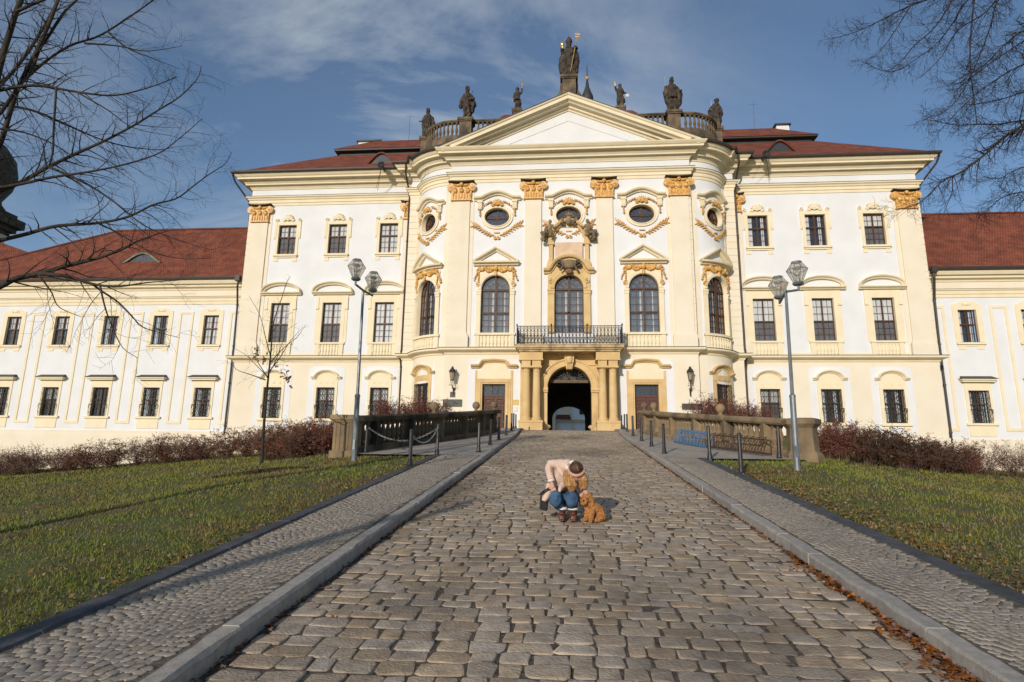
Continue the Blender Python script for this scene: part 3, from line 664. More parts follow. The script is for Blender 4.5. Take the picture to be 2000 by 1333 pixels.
for sg in (-1, 1):
    B = bay(sg)
    plain('white_wall', WHITE, -1.9, 1.9, ZS, 25.4, [rh(0, 10.95, 2.1, 4.6), (-0.85, 0.85, 18.86, 20.44)], B, 0.2, None, ovalfill((0,), 0.83))
    plain('cream_wall', CREAM, -1.9, 1.9, 1.0, ZS, [rh(0, 5.15, 1.34, 2.3)], B, 0.2)
    r_ = MB()   # returns and the narrow pier beside the bay
    r_.box(*sorted((sg*8.6, sg*8.75)), -0.6, -0.001, 1.0, 25.4)
    obj('cream_wall', r_, CREAM, palace, flat(CF))
    r_ = MB(); r_.box(*sorted((sg*11.55, sg*12.4)), -0.9, 0.0, 1.0, 22.5); obj('pier', r_, CREAM, palace, flat(PF))
    r_ = MB(); r_.box(*sorted((sg*11.55, sg*12.4)), -0.9, 0.0, 22.5, 25.4); obj('white_wall', r_, WHITE, palace, flat(PF))
    lo, hi = sorted((sg*12.3, sg*26.0))
    plain('white_wall', WHITE, lo, hi, ZS, 25.0, [rh(sg*u, 10.97, 1.52, 3.2) for u in SIDE_U]+[rh(sg*u, 18.24, 1.48, 2.47) for u in SIDE_U], flat(SF))
    plain('cream_wall', CREAM, lo, hi, 0.0, ZS, [rh(sg*u, 5.15, 1.34, 2.3) for u in SIDE_U], flat(SF))
    r_ = MB(); r_.box(*sorted((sg*25.7, sg*26.0)), -13, -0.001, 0, 24.9); obj('end_wall', r_, CREAM, palace, flat(SF))
    # white panels round the ground-floor windows
    p = MB()
    for u in SIDE_U:
        a = sg*u; hole = [(a-0.67, a-0.67, 0, 0)]
        inner = [(x+a, z+5.15) for x, z in rect(1.34, 2.3)]
        outer = [(x+a, z) for x, z in [(-1.42, 4.45), (1.42, 4.45), (1.42, 9.0), (-1.42, 9.0)]]; p.ring(inner, outer, -0.1, 0.012)
        p.box(a-1.1, a+1.1, 0, 0.0115, 9.0, 9.12)
    obj('white_panel', p, WHITE, palace, flat(SF))
    p = MB(0.3); q = MB(); 
    inner = [(-0.67, 5.15), (0, 5.15), (0.67, 5.15), (0.67, 6.3), (0.67, 7.45), (0, 7.45), (-0.67, 7.45), (-0.67, 6.3)]; outer = [(-1.15, 4.45), (0, 4.45), (1.15, 4.45), (1.15, 6.3), (1.15, 9.0), (0, 9.0), (-1.15, 9.0), (-1.15, 6.3)]
    p.ring(inner, outer, -0.1, 0.014); obj('white_panel', p, WHITE, palace, B)
    p = MB(); p.ring([(x+sg*5.2, z+4.1) for x, z in rect(1.9, 3.45)], [(sg*5.2-1.9 if sg > 0 else sg*5.2-1.85, 4.15), (sg*5.2+1.85, 4.15), (sg*5.2+1.85, 9.1), (sg*5.2-1.85, 9.1)], -0.1, 0.012)
    obj('white_panel', p, WHITE, palace, flat(CF))
# ---- mouldings swept along the whole front
def plan_path(sides=True):
    half = [(8.7, CF), (8.7, 42.3)]+[(8.75+BR*math.sin(t), 45.3-BR*math.cos(t)) for t in [rad(2+70*i/14) for i in range(15)]]+[(11.62, PF), (12.4, PF), (12.4, SF), (26.0, SF), (26.0, SF+8)]
    return [(XC-x, y) for x, y in reversed(half)]+[(XC+x, y) for x, y in half]
def sweep(mb, path, prof):
    k = len(path); q = len(prof); vs = []
    for i, (x, y) in enumerate(path):
        d1 = Vector((x-path[i-1][0], y-path[i-1][1])) if i else None
        d2 = Vector((path[i+1][0]-x, path[i+1][1]-y)) if i < k-1 else None
        d1 = d1 or d2; d2 = d2 or d1
        d1 = d1.normalized(); d2 = d2.normalized(); a = Vector((d1.y, -d1.x)); b = Vector((d2.y, -d2.x)); m = (a+b)/max(0.25, 1+a.dot(b))
        for n, z in prof: vs.append((x+m.x*n, y+m.y*n, z))
    fs = [(i*q+j, i*q+j+1, (i+1)*q+j+1, (i+1)*q+j) for i in range(k-1) for j in range(q-1)]
    mb.add(vs, fs)
PP = plan_path()
def moulding(name, prof, m=None, path=None, parent=None, fix=True):
    mb = MB(); sweep(mb, path or PP, prof); return obj(name, mb, m or MOULD, parent or palace, fix=fix)
moulding('string_course', [(-0.05, 9.40), (0.07, 9.45), (0.10, 9.55), (0.30, 9.62), (0.44, 9.68), (0.48, 9.72), (0.48, 9.82), (0.40, 9.86), (-0.05, 9.92)])
moulding('string_course_capping', [(0.41, 9.862), (0.50, 9.845), (0.50, 9.875), (-0.05, 9.94)], LEAD)
moulding('architrave', [(-0.05, 22.42), (0.05, 22.42), (0.06, 22.62), (0.12, 22.64), (0.13, 22.86), (0.20, 22.9), (0.24, 23.0), (0.34, 23.06), (0.36, 23.16), (-0.05, 23.22)])
moulding('architrave_capping', [(0.33, 23.163), (0.38, 23.15), (0.38, 23.18), (-0.05, 23.235)], LEAD)
CORN = [(-0.05, 23.80), (0.06, 23.83), (0.08, 23.90), (0.20, 24.06), (0.21, 24.09), (0.42, 24.11), (0.44, 24.20), (0.60, 24.37), (0.61, 24.41), (0.92, 24.43), (0.93, 24.56), (1.02, 24.62), (1.13, 24.75), (1.16, 24.82), (-0.05, 24.95)]
moulding('cornice', CORN)
def no_centre(sg):
    half = [(8.9, 42.32)]+[(8.75+BR*math.sin(t), 45.3-BR*math.cos(t)) for t in [rad(4+68*i/14) for i in range(15)]]+[(11.62, PF), (12.4, PF), (12.4, SF), (26.0, SF), (26.0, SF+8)]
    return [(XC+x, y) for x, y in half] if sg > 0 else [(XC-x, y) for x, y in reversed(half)]
for sg in (-1, 1):
    moulding('gutter', [(1.12, 24.80), (1.30, 24.80), (1.34, 24.88), (1.34, 24.98), (1.28, 24.98), (1.2, 24.90), (-0.5, 25.05)], BROWNM, no_centre(sg))
moulding('plinth', [(0.0, 4.16), (0.07, 4.12), (0.07, 3.84), (0.11, 3.80), (0.11, 0.0)], CREAM)
moulding('base_moulding', [(-0.02, 10.12), (0.04, 10.1), (0.06, 9.92)], MOULD)
# ---- pilasters
def pilaster(u, w, Y0, z0=9.9, z1=21.0, proud=0.14, name='pilaster', base=True):
    p = MB(); p.box(u-w/2, u+w/2, 0, proud, z0, z1+0.02)
    if base:
        p.box(u-w/2-0.16, u+w/2+0.16, 0, proud+0.14, z0, z0+0.82); p.box(u-w/2-0.12, u+w/2+0.12, 0, proud+0.10, z0+0.82, z0+0.9); p.box(u-w/2-0.07, u+w/2+0.07, 0, proud+0.06, z0+0.9, z0+1.02)
    q = obj(name, p, CREAM, palace, flat(Y0))
    return q
def capital(u, w, Y0, parent, z0=20.98, h=1.42, proud=0.14, half=False):
    c = MB(); k = 7; g = random.Random(int(u*10)+50)
    c.prism([(-w/2+u, z0), (w/2+u, z0), (w/2+u+0.03, z0+h*0.55), (w/2+u+0.12, z0+h*0.9), (-w/2+u-0.12, z0+h*0.9), (-w/2+u-0.03, z0+h*0.55)], 0, proud+0.1)
    c.box(u-w/2-0.05, u+w/2+0.05, 0, proud+0.16, z0-0.03, z0+0.06)
    for i in range(k):
        uu = u-w/2+w*(i+0.5)/k; c.blob((uu, proud+0.1, z0+0.3), (w/k*0.42, 0.09, 0.30), 6, 5)
    for i in range(3):
        uu = u+(i-1)*w*0.33; c.blob((uu, proud+0.15, z0+0.72), (w*0.13, 0.13, 0.2), 7, 5); c.blob((uu, proud+0.22, z0+0.86), (w*0.1, 0.1, 0.08), 6, 4)
    for sg in (-1, 1):
        cu = u+sg*(w/2+0.06)
        for rr, dn in ((0.30, 0.16), (0.2, 0.21), (0.1, 0.27)):
            v = [(cu+rr*math.cos(2*PI*i/12), z0+1.02+rr*math.sin(2*PI*i/12)) for i in range(12)]; c.prism(v, 0, proud+dn)
        c.blob((u+sg*w*0.27, proud+0.15, z0+1.16), (w*0.2, 0.1, 0.09), 7, 4, sg*0.25)
    c.blob((u, proud+0.2, z0+1.2), (0.16, 0.14, 0.16), 7, 5)
    o = obj('capital', c, GOLD, parent, flat(Y0))
    a = MB(); a.ribbon([(u-w/2-0.26, z0+h-0.0), (u-w/2, z0+h-0.05), (u, z0+h-0.07), (u+w/2, z0+h-0.05), (u+w/2+0.26, z0+h)], [(0, 0), (0, proud+0.28), (0.06, proud+0.34), (0.06, 0)])
    obj('abacus', a, LEAD, o, flat(Y0))
for u, w_ in ((-7.9, 1.3), (-2.57, 1.2), (2.57, 1.2), (7.9, 1.3)):
    s_ = MB()
    p = pilaster(u, w_, CF); capital(u, w_+0.14, CF, p)
for sg in (-1, 1):
    s_ = MB(); s_.box(*sorted((sg*6.95, sg*8.72)), 0, 0.035, ZS, 22.45)
    for i in range(22): s_.box(*sorted((sg*8.56, sg*8.724)), 0.0, 0.06, 10.9+i*0.52, 10.9+i*0.52+0.49)
    obj('corner_strip', s_, CREAM, palace, flat(CF))
    p = pilaster(sg*25.05, 1.4, SF); capital(sg*25.05, 1.45, SF, p)
    s_ = MB(); s_.box(*sorted((sg*24.05, sg*26.02)), 0, 0.035, ZS, 22.45); s2 = MB(); s2.box(*sorted((sg*12.3, sg*13.05)), 0, 0.035, ZS, 22.45); obj('corner_strip', s2, CREAM, palace, flat(SF))
    for i in range(22): s_.box(*sorted((sg*25.78, sg*26.03)), 0.0, 0.06, 10.9+i*0.52, 10.9+i*0.52+0.49)
    obj('corner_strip', s_, CREAM, palace, flat(SF))
    p = pilaster(sg*12.75, 0.6, SF, name='half_pilaster', base=True); capital(sg*12.75, 0.62, SF, p)
    s_ = MB(0.2); s_.box(1.35, 1.92, 0, 0.03, ZS, 22.45); s2 = MB(0.2); s2.box(-1.95, -1.5, 0, 0.03, ZS, 22.45); obj('corner_strip', s2, CREAM, palace, bay(sg))
    for i in range(24): s_.box(1.5, 1.9, 0.03, 0.055, 10.0+i*0.52, 10.0+i*0.52+0.49)
    obj('corner_strip', s_, CREAM, palace, bay(sg))
    s_ = MB()
    for i in range(24): s_.box(*sorted((sg*11.72, sg*12.42)), 0.0, 0.03, 10.0+i*0.52, 10.0+i*0.52+0.49)
    obj('rustication', s_, CREAM, palace, flat(PF))
# ---- windows
UP = {-1: ['pale', 'split', 'split'], 1: ['partial', 'partial', 'split']}
MI = {-1: ['white', 'split', 'split'], 1: ['split', 'split', 'split']}
GR = {-1: ['split', 'split', 'partial'], 1: ['split', 'partial', 'partial']}
for sg in (-1, 1):
    for i, u in enumerate(SIDE_U):
        emit('up'+UP[sg][i], win_upper(UP[sg][i]), SF, sg*u, 18.24); emit('mi'+MI[sg][i], win_mid(MI[sg][i]), SF, sg*u, 10.97); emit('gr'+GR[sg][i], win_ground(GR[sg][i]), SF, sg*u, 5.15)
    emit_bay(win_arch(1.95, 1.42, 5), sg, 10.95); emit_bay(win_oval(0.83, 6), sg, 19.65); emit_bay(win_ground('partial', True), sg, 5.15)
    emit('arch', win_arch(), CF, sg*5.22, 10.95)
for u in ARC_U: emit('oval', win_oval(), CF, u, 19.65)
# ------------------------------------------------------------------ pediment, portal, doors, balcony
C0 = flat(CF)
rk = MB(); ap = [(-9.45, 24.86), (0, 28.92), (9.45, 24.86)]
path = [ap[0]]+[(-9.45+18.9*i/40, 28.92-4.06*abs(i/20-1)) for i in range(1, 40)]+[ap[2]]
rk.ribbon(path, [(-0.80, 0.0), (-0.80, 0.12), (-0.70, 0.16), (-0.66, 0.34), (-0.52, 0.38), (-0.50, 0.70), (-0.42, 0.78), (-0.36, 1.0), (-0.14, 1.02), (-0.10, 1.10), (0.0, 1.16), (0.0, 0.0)])
ped = obj('pediment', rk, MOULD, palace, C0)
t = MB(); t.prism([(-9.0, 24.85), (9.0, 24.85), (0, 28.5)], -0.3, 0.0); obj('tympanum', t, WHITE, ped, C0)
t = MB(); t.ring([(-4.6, 25.4), (4.6, 25.4), (0, 27.25)], [(-7.6, 24.9), (7.6, 24.9), (0, 28.2)], 0.0, 0.035); obj('tympanum_band', t, WHITE, ped, C0)
t = MB(); t.ribbon(path, [(0.002, -0.9), (0.002, 1.18), (0.05, 1.19), (0.05, -0.9)]); obj('lead_capping', t, LEAD, ped, C0)
t = MB(); t.box(-8.72, 8.72, -0.001-0.6, -0.3, 24.8, 25.6); obj('white_wall', t, WHITE, palace, C0)
# portal
portal = MB()
gi = [(u, z+4.0) for u, z in arch(3.0, 3.1, 1.48, 16)]; go = [(u, z+4.0) for u, z in archrect(3.8, 3.1, 5.35, 16)]
portal.ring(gi, go, -0.7, 0.12, closed=False)
portal.ribbon([(u, z+4.0) for u, z in arch(3.0, 3.1, 1.48, 16)[1:-1]], [(0.0, 0.1), (0.0, 0.26), (0.10, 0.28), (0.12, 0.22), (0.38, 0.24), (0.40, 0.32), (0.5, 0.32), (0.5, 0.1)])
for sg in (-1, 1):
    a, b = sorted((sg*1.46, sg*2.02)); portal.box(a, b, 0.1, 0.34, 6.75, 6.87); portal.box(a, b, 0.1, 0.40, 6.87, 6.98); portal.box(a, b, 0.1, 0.3, 6.98, 7.12)
    a, b = sorted((sg*1.5, sg*1.92)); portal.box(a, b, 0.1, 0.24, 4.0, 6.75)
    a, b = sorted((sg*1.42, sg*1.85)); portal.box(a, b, 0.1, 0.42, 4.0, 4.42); portal.blob(((a+b)/2-sg*0.1, 0.25, 4.42), (0.3, 0.24, 0.16), 8, 5)
    a, b = sorted((sg*1.78, sg*3.36)); portal.box(a, b, 0, 0.16, 4.0, 9.38)
    portal.box(a, b, 0.16, 1.42, 4.0, 4.62); portal.box(a-0.03, b+0.03, 0.16, 1.46, 4.62, 4.76)
    portal.box(a, b, 0.16, 1.28, 8.86, 9.38); portal.box(a-0.04, b+0.04, 0.16, 1.34, 8.80, 8.87)
    for u in (2.2, 2.9):
        a2, b2 = sorted((sg*(u-0.30), sg*(u+0.30))); portal.box(a2, b2, 0.5, 1.24, 8.42, 8.80); portal.box(a2-0.05, b2+0.05, 0.45, 1.29, 8.30, 8.42)
portal.box(-1.8, 1.8, 0.12, 0.2, 8.62, 8.72); portal.box(-1.72, 1.72, 0.0, 0.3, 9.2, 9.38)
pt = obj('portal', portal, OCHRE, palace, C0)
for sg in (-1, 1):
    for u in (2.2, 2.9):
        c = MB(); r = 0.275
        c.lathe([(r*1.25, 4.76), (r*1.25, 4.84), (r*1.3, 4.88), (r*1.18, 4.95), (r*1.02, 5.0), (r, 5.1), (r*0.99, 6.2), (r*0.86, 8.0), (r*0.87, 8.03), (r*0.98, 8.06), (r*0.87, 8.1), (r*0.87, 8.18), (r*1.1, 8.25), (r*1.15, 8.30)], (sg*u, -0.86, 0), 16)
        c.v = [(x, -y, z) for x, y, z in c.v]; obj('column', c, OCHRE, pt, C0, smooth=False)
k = MB(); k.prism([(-0.2, 8.3), (0.2, 8.3), (0.26, 8.75), (0.3, 8.8), (0.36, 9.38), (-0.36, 9.38), (-0.3, 8.8), (-0.26, 8.75)], 0.1, 0.62); k.blob((0, 0.62, 9.0), (0.24, 0.16, 0.26), 8, 6); k.blob((0, 0.68, 8.78), (0.22, 0.12, 0.1), 8, 4)
for i in range(5): k.box(-0.17+i*0.075, -0.13+i*0.075, 0.6, 0.68, 8.3, 8.66)
obj('keystone', k, OCHRE, pt, C0)
f = MB()   # iron fanlight over a timber beam
f.box(-1.3, 1.3, -0.62, -0.45, 7.50, 7.72); fl = obj('fanlight_beam', f, mat('weathered_oak', (0.16, 0.12, 0.08), 0.9, (0.10, 0.075, 0.05), 4, stretch=(1, 4, 4)), pt, C0)
f = MB(); f.box(-1.22, 1.22, -0.7, -0.66, 7.7, 7.74)
for i in range(13):
    a = PI*(i+0.5)/13; f.tube([(0.12*math.cos(a), -0.55, 7.74+0.08*math.sin(a)), (1.1*math.cos(a), -0.55, 7.74+0.72*math.sin(a))], 0.014, 3)
for i in range(9):
    a = PI*(i+0.5)/9; c = (0.78*math.cos(a), 7.78+0.44*math.sin(a))
    f.tube([(c[0]+0.13*math.cos(b), -0.55, c[1]+0.1*math.sin(b)) for b in [2*PI*j/10 for j in range(11)]], 0.013, 3)
    f.tube([(c[0]*0.5+0.09*math.cos(b), -0.55, (c[1]-7.74)*0.5+7.74+0.07*math.sin(b)) for b in [2*PI*j/8 for j in range(9)]], 0.012, 3)
f.tube([(1.15*math.cos(PI*j/14), -0.55, 7.74+0.76*math.sin(PI*j/14)) for j in range(15)], 0.018, 3)
obj('fanlight_grille', f, mat('grey_iron_lattice', (0.16, 0.15, 0.14), 0.6, None, 6), pt, C0)
# passage through the building
PASS = mat('dark_passage_plaster', (0.22, 0.19, 0.15), 0.95, (0.15, 0.13, 0.10), 1.0, 6)
t = MB(); sec = [(u, z+4.0) for u, z in arch(3.9, 3.3, 1.75, 14)]
sweepv = []; 
for n in (-0.68, -6, -11, -16): sweepv += [(u, n, z) for u, z in sec]
q = len(sec); t.add(sweepv, [(i*q+j, i*q+j+1, (i+1)*q+j+1, (i+1)*q+j) for i in range(3) for j in range(q-1)])
t.ring([(u, z+4.0) for u, z in arch(3.05, 2.35, 1.1, 14)], sec, -16.5, -15.9, closed=False)
t.ring(gi, [(u, z) for u, z in sec][:0] or [(u*1.35, 4.0+(z-4.0)*1.12) for u, z in gi], -0.69, -0.68, closed=False)
obj('gate_passage', t, PASS, palace, C0)
t = MB(); t.box(-2.0, 2.0, -19.0, -0.3, 3.5, 4.135); obj('passage_floor', t, PBED, palace, C0)
t = MB(); wallgrid(t, -26, 26, 0, 25, [(-1.95, 1.95, 3.0, 9.0)]); obj('rear_wall', t, CREAM, palace, flat(CF+16.2), fix=False)
# doors
def door(sg):
    u0 = sg*5.2; s = MB(); w, h = 1.6, 3.2; z0 = 4.14
    s.ring([(x+u0, z+z0) for x, z in rect(w, h)], [(x+u0, z+z0) for x, z in [(-w/2-0.36, 0), (w/2+0.36, 0), (w/2+0.36, h+0.36), (-w/2-0.36, h+0.36)]], -0.35, 0.1)
    s.ring([(x+u0, z+z0) for x, z in [(-w/2-0.1, 0), (w/2+0.1, 0), (w/2+0.1, h+0.1), (-w/2-0.1, h+0.1)]], [(x+u0, z+z0) for x, z in [(-w/2-0.2, 0), (w/2+0.2, 0), (w/2+0.2, h+0.2), (-w/2-0.2, h+0.2)]], 0.05, 0.15)
    for q in (-1, 1):
        a, b = sorted((q*(w/2+0.36), q*(w/2+0.52))); s.box(u0+a, u0+b, 0, 0.06, z0, z0+h+0.95)
    H = z0+h+1.1
    pts = [(-1.62, H), (-1.05, H), (-0.9, H+0.06), (-0.72, H+0.34), (-0.4, H+0.38), (0, H+0.4), (0.4, H+0.38), (0.72, H+0.34), (0.9, H+0.06), (1.05, H), (1.62, H)]
    s.ribbon([(x+u0, z) for x, z in pts], hoodprof(0.36, 0.24))
    fill = [(x+u0, z+0.02) for x, z in pts[2:9]]+[(u0+0.9, H-0.2), (u0-0.9, H-0.2)]
    d = obj('doorway', s, OCHRE, palace, C0)
    s = MB(); s.box(u0-w/2-0.36, u0+w/2+0.36, 0, 0.055, z0+h+0.36, z0+h+0.95); s.prism(fill, 0, 0.05); obj('overdoor_panel', s, MOULD, d, C0)
    lf = MB()
    for q in (-1, 1):
        a, b = sorted((q*0.01, q*0.79)); lf.box(u0+a, u0+b, -0.32, -0.25, z0, z0+2.35)
        for (p0, p1) in ((0.12, 0.62), (0.74, 1.3), (1.42, 1.74), (1.86, 2.25)):
            lf.ring([(u0+x, z) for x, z in [(a+0.2, z0+p0+0.08), (b-0.2, z0+p0+0.08), (b-0.2, z0+p1-0.08), (a+0.2, z0+p1-0.08)]], [(u0+x, z) for x, z in [(a+0.12, z0+p0), (b-0.12, z0+p0), (b-0.12, z0+p1), (a+0.12, z0+p1)]], -0.25, -0.17)
            lf.box(u0+a+0.24, u0+b-0.24, -0.25, -0.20, z0+p0+0.12, z0+p1-0.12)
    lf.box(u0-0.79, u0+0.79, -0.32, -0.2, z0+2.35, z0+2.47)
    for x in (-0.79, -0.2, 0.2, 0.72): lf.box(u0+x, u0+x+0.06, -0.3, -0.22, z0+2.47, z0+3.2)
    df = obj('door', lf, DOORW, d, C0)
    hd = MB(); hd.tube([(u0+0.07, -0.24, z0+1.05), (u0+0.07, -0.16, z0+1.05), (u0+0.2, -0.16, z0+1.05)], 0.014, 5); obj('door_handle', hd, GOLD, d, C0)
    g_ = MB(); g_.add([(u0-0.8, -0.27, z0+2.4), (u0+0.8, -0.27, z0+2.4), (u0+0.8, -0.27, z0+3.25), (u0-0.8, -0.27, z0+3.25)], [(0, 1, 2, 3)]); obj('transom_pane', g_, GLASS, d, C0)
    g_ = MB(); g_.add([(u0-0.8, -0.34, z0+2.4), (u0+0.8, -0.34, z0+2.4), (u0+0.8, -0.34, z0+3.25), (u0-0.8, -0.34, z0+3.25)], [(0, 1, 2, 3)]); obj('room_lining', g_, ROOMD, d, C0)
    st = MB(); st.box(u0-1.4, u0+1.4, 0, 0.5, 3.9, 4.14); obj('doorstep', st, BSTONE, d, C0)
door(-1); door(1)
# balcony
bl = MB(); bl.box(-3.62, 3.62, 0, 1.62, 9.60, 9.78); bl.box(-3.5, 3.5, 0, 1.5, 9.50, 9.60); bl.box(-3.4, 3.4, 0, 1.4, 9.38, 9.50); bl.box(-3.66, 3.66, 0, 1.66, 9.78, 9.84)
BALST = mat('streaked_balcony_stone', (0.55, 0.42, 0.24), 0.9, (0.42, 0.30, 0.16), 2.2, 8, 0.3, 14, stain=((0.05, 0.042, 0.035), 2.0, 0.50, 0.9, (1, 1, 0.5)))
bal = obj('balcony', bl, BALST, palace, C0)
rl = MB(); z0, z1 = 9.92, 11.08
def railrun(p, q, k):
    P = lambda t, z: (p[0]+(q[0]-p[0])*t, p[1]+(q[1]-p[1])*t, z)
    for z, r in ((z0, 0.022), (z1, 0.028), (z0+0.32, 0.012), (z1-0.1, 0.012)): rl.tube([P(0, z), P(1, z)], r, 4)
    for i in range(k+1):
        t = i/k; rl.tube([P(t, z0), P(t, z1)], 0.018, 4)
        if i == k: break
        d = 1/k
        for cz, rz in ((z0+0.16, 0.13), (z0+0.52, 0.16), (z1-0.26, 0.13)):
            rl.tube([P(t+d*(0.5+0.36*math.cos(b)), cz+rz*math.sin(b)) for b in [2*PI*j/8 for j in range(9)]], 0.017, 3)
        rl.tube([P(t+d*0.1, z0+0.7), P(t+d*0.5, z0+0.36), P(t+d*0.9, z0+0.7), P(t+d*0.5, z1-0.12), P(t+d*0.1, z0+0.7)], 0.011, 3)
railrun((-3.52, 1.54), (3.52, 1.54), 30); railrun((-3.52, 0.05), (-3.52, 1.54), 6); railrun((3.52, 0.05), (3.52, 1.54), 6)
for u in (-3.52, -1.2, 1.2, 3.52): rl.tube([(u, 1.54, z0-0.1), (u, 1.54, z1+0.02)], 0.03, 5); rl.blob((u, 1.54, z1+0.09), (0.06, 0.06, 0.08), 6, 4)
obj('railing', rl, IRON, bal, C0)
# the middle window with its stone surround and the inscription above it
s = MB(); hs, rise, w = 3.2, 1.0, 2.05; zb = 10.95
tr_ = lambda P: [(u, z+zb) for u, z in P]
s.ring(tr_(arch(w, hs, rise, 14)), tr_(archrect(w+0.95, hs, 4.5, 14)), -0.34, 0.10, closed=False)
for sg in (-1, 1):
    a, b = sorted((sg*1.03, sg*1.5)); s.box(a, b, 0.10, 0.2, zb, zb+hs-0.2); s.box(a-0.02, b+0.03, 0.1, 0.28, zb+hs-0.2, zb+hs-0.08); s.box(a, b+0.02, 0.1, 0.24, zb+hs-0.42, zb+hs-0.2); scroll(s, (sg*1.3, zb+hs+0.55), 0.2, 0.1, 0.2, 1.3, sg, 0.07)
s.ribbon(tr_(arch(w+0.02, hs, rise+0.01, 14)[1:-1]), [(0.0, 0.1), (0.0, 0.17), (0.22, 0.2), (0.26, 0.1)])
pts = [(-1.78, 15.25), (-1.3, 15.25)]+[(-1.1*math.cos(PI*(i+1.2)/14.4), 15.3+0.95*math.sin(PI*(i+1.2)/14.4)) for i in range(13)]+[(1.3, 15.25), (1.78, 15.25)]
s.ribbon(pts, hoodprof(0.5, 0.34)); s.prism([(-1.4, 15.1), (1.4, 15.1), (1.2, 15.4), (0.6, 16.2), (-0.6, 16.2), (-1.2, 15.4)], 0, 0.08)
mw = obj('window', s, OCHRE, palace, C0)
obj('frame', archframe(w, hs, rise), WOODF, mw, lambda u, n, z: (XC+u, CF-n, z+zb))
for nm, mb, m in archback(w, hs, rise): obj(nm, mb, m, mw, lambda u, n, z: (XC+u, CF-n, z+zb))
a_ = MB()
for sg in (-1, 1):
    a_.prism([(sg*1.12, 15.6), (sg*1.62, 15.6), (sg*1.5, 16.1), (sg*1.42, 16.3), (sg*1.42, 17.4), (sg*1.48, 17.45), (sg*1.48, 17.9), (sg*1.08, 17.9), (sg*1.08, 17.45), (sg*1.14, 17.4), (sg*1.14, 16.3), (sg*1.2, 16.1)], 0, 0.26)
    a_.box(*sorted((sg*1.02, sg*1.54)), 0, 0.32, 17.38, 17.48)
pts = [(-1.62, 17.9), (-1.1, 17.9)]+[(-0.98*math.cos(PI*(i+0.6)/13.2), 18.0+0.95*math.sin(PI*(i+0.6)/13.2)) for i in range(13)]+[(1.1, 17.9), (1.62, 17.9)]
a_.ribbon(pts, hoodprof(0.5, 0.32)); aed = obj('aedicule', a_, OCHRE, palace, C0)
a_ = MB(); a_.prism([(-1.0, 15.9), (1.0, 15.9), (1.0, 18.0)]+[(0.95*math.cos(PI*i/10), 18.0+0.9*math.sin(PI*i/10)) for i in range(1, 10)]+[(-1.0, 18.0)], 0, 0.03); obj('niche_panel', a_, WHITE, aed, C0)
a_ = MB(); a_.box(-0.98, 0.98, 0.03, 0.2, 16.1, 17.55)
pl = obj('inscription_plaque', a_, mat('pink_marble', (0.66, 0.49, 0.36), 0.6, (0.56, 0.38, 0.28), 2.5, 9), aed, C0)
a_ = MB(); g_ = random.Random(4)
for j, (x0, x1) in enumerate(((-0.82, 0.82), (-0.86, 0.86), (-0.26, 0.22), (-0.8, 0.55), (-0.75, 0.6))):
    zc = 17.36-j*0.265; x = x0
    while x < x1:
        ww = g_.choice((0.05, 0.08, 0.1)); k = g_.random()
        if k < 0.75:
            a_.box(x, x+0.022, 0.2, 0.215, zc-0.09, zc+0.09)
            if k < 0.5: a_.box(x, x+ww, 0.2, 0.214, zc+0.07, zc+0.092)
            if k < 0.3: a_.box(x+ww-0.02, x+ww, 0.2, 0.213, zc-0.09, zc+0.09)
            if 0.3 < k < 0.42: a_.box(x, x+ww, 0.2, 0.212, zc-0.09, zc-0.07)
        x += ww+0.045
obj('inscription', a_, mat('gilt_letters', (0.85, 0.62, 0.25), 0.4, None, 5), pl, C0)
a_ = MB(); a_.box(-0.62, 0.62, 0.05, 0.5, 15.72, 16.1); a_.blob((0, 0.42, 15.85), (0.62, 0.2, 0.34), 10, 6); 
for sg in (-1, 1): scroll(a_, (sg*0.68, 15.9), 0.26, 0.1, 0.5, 1.3, sg, 0.1); a_.tube([(sg*0.5, 0.5, 16.05), (sg*0.42, 0.55, 15.7), (sg*0.6, 0.5, 15.35)], [0.09, 0.07, 0.1], 6)
a_.blob((0, 0.45, 15.3), (0.28, 0.16, 0.2), 8, 5)
obj('console', a_, BSTONE, aed, C0)
a_ = MB(); g_ = random.Random(9)      # the coat of arms and two seated figures
a_.blob((0, 0.42, 19.15), (0.26, 0.14, 0.33), 10, 6); a_.blob((0, 0.4, 19.52), (0.3, 0.2, 0.1), 8, 4); a_.blob((0, 0.4, 19.66), (0.1, 0.1, 0.12), 6, 4); 
for i in range(5): a_.blob(((i-2)*0.12, 0.45, 19.6), (0.045, 0.05, 0.1), 6, 4)
for sg in (-1, 1):
    for i in range(14): a_.blob((sg*(0.36+g_.uniform(-.1, .26)), 0.38+g_.uniform(-.08, .1), 18.92+g_.uniform(-.08, .5)*(1 if i < 9 else .5)), (g_.uniform(.08, .16), .1, g_.uniform(.08, .16)), 6, 4, g_.uniform(-1, 1))
obj('coat_of_arms', a_, BSTONE, aed, C0)
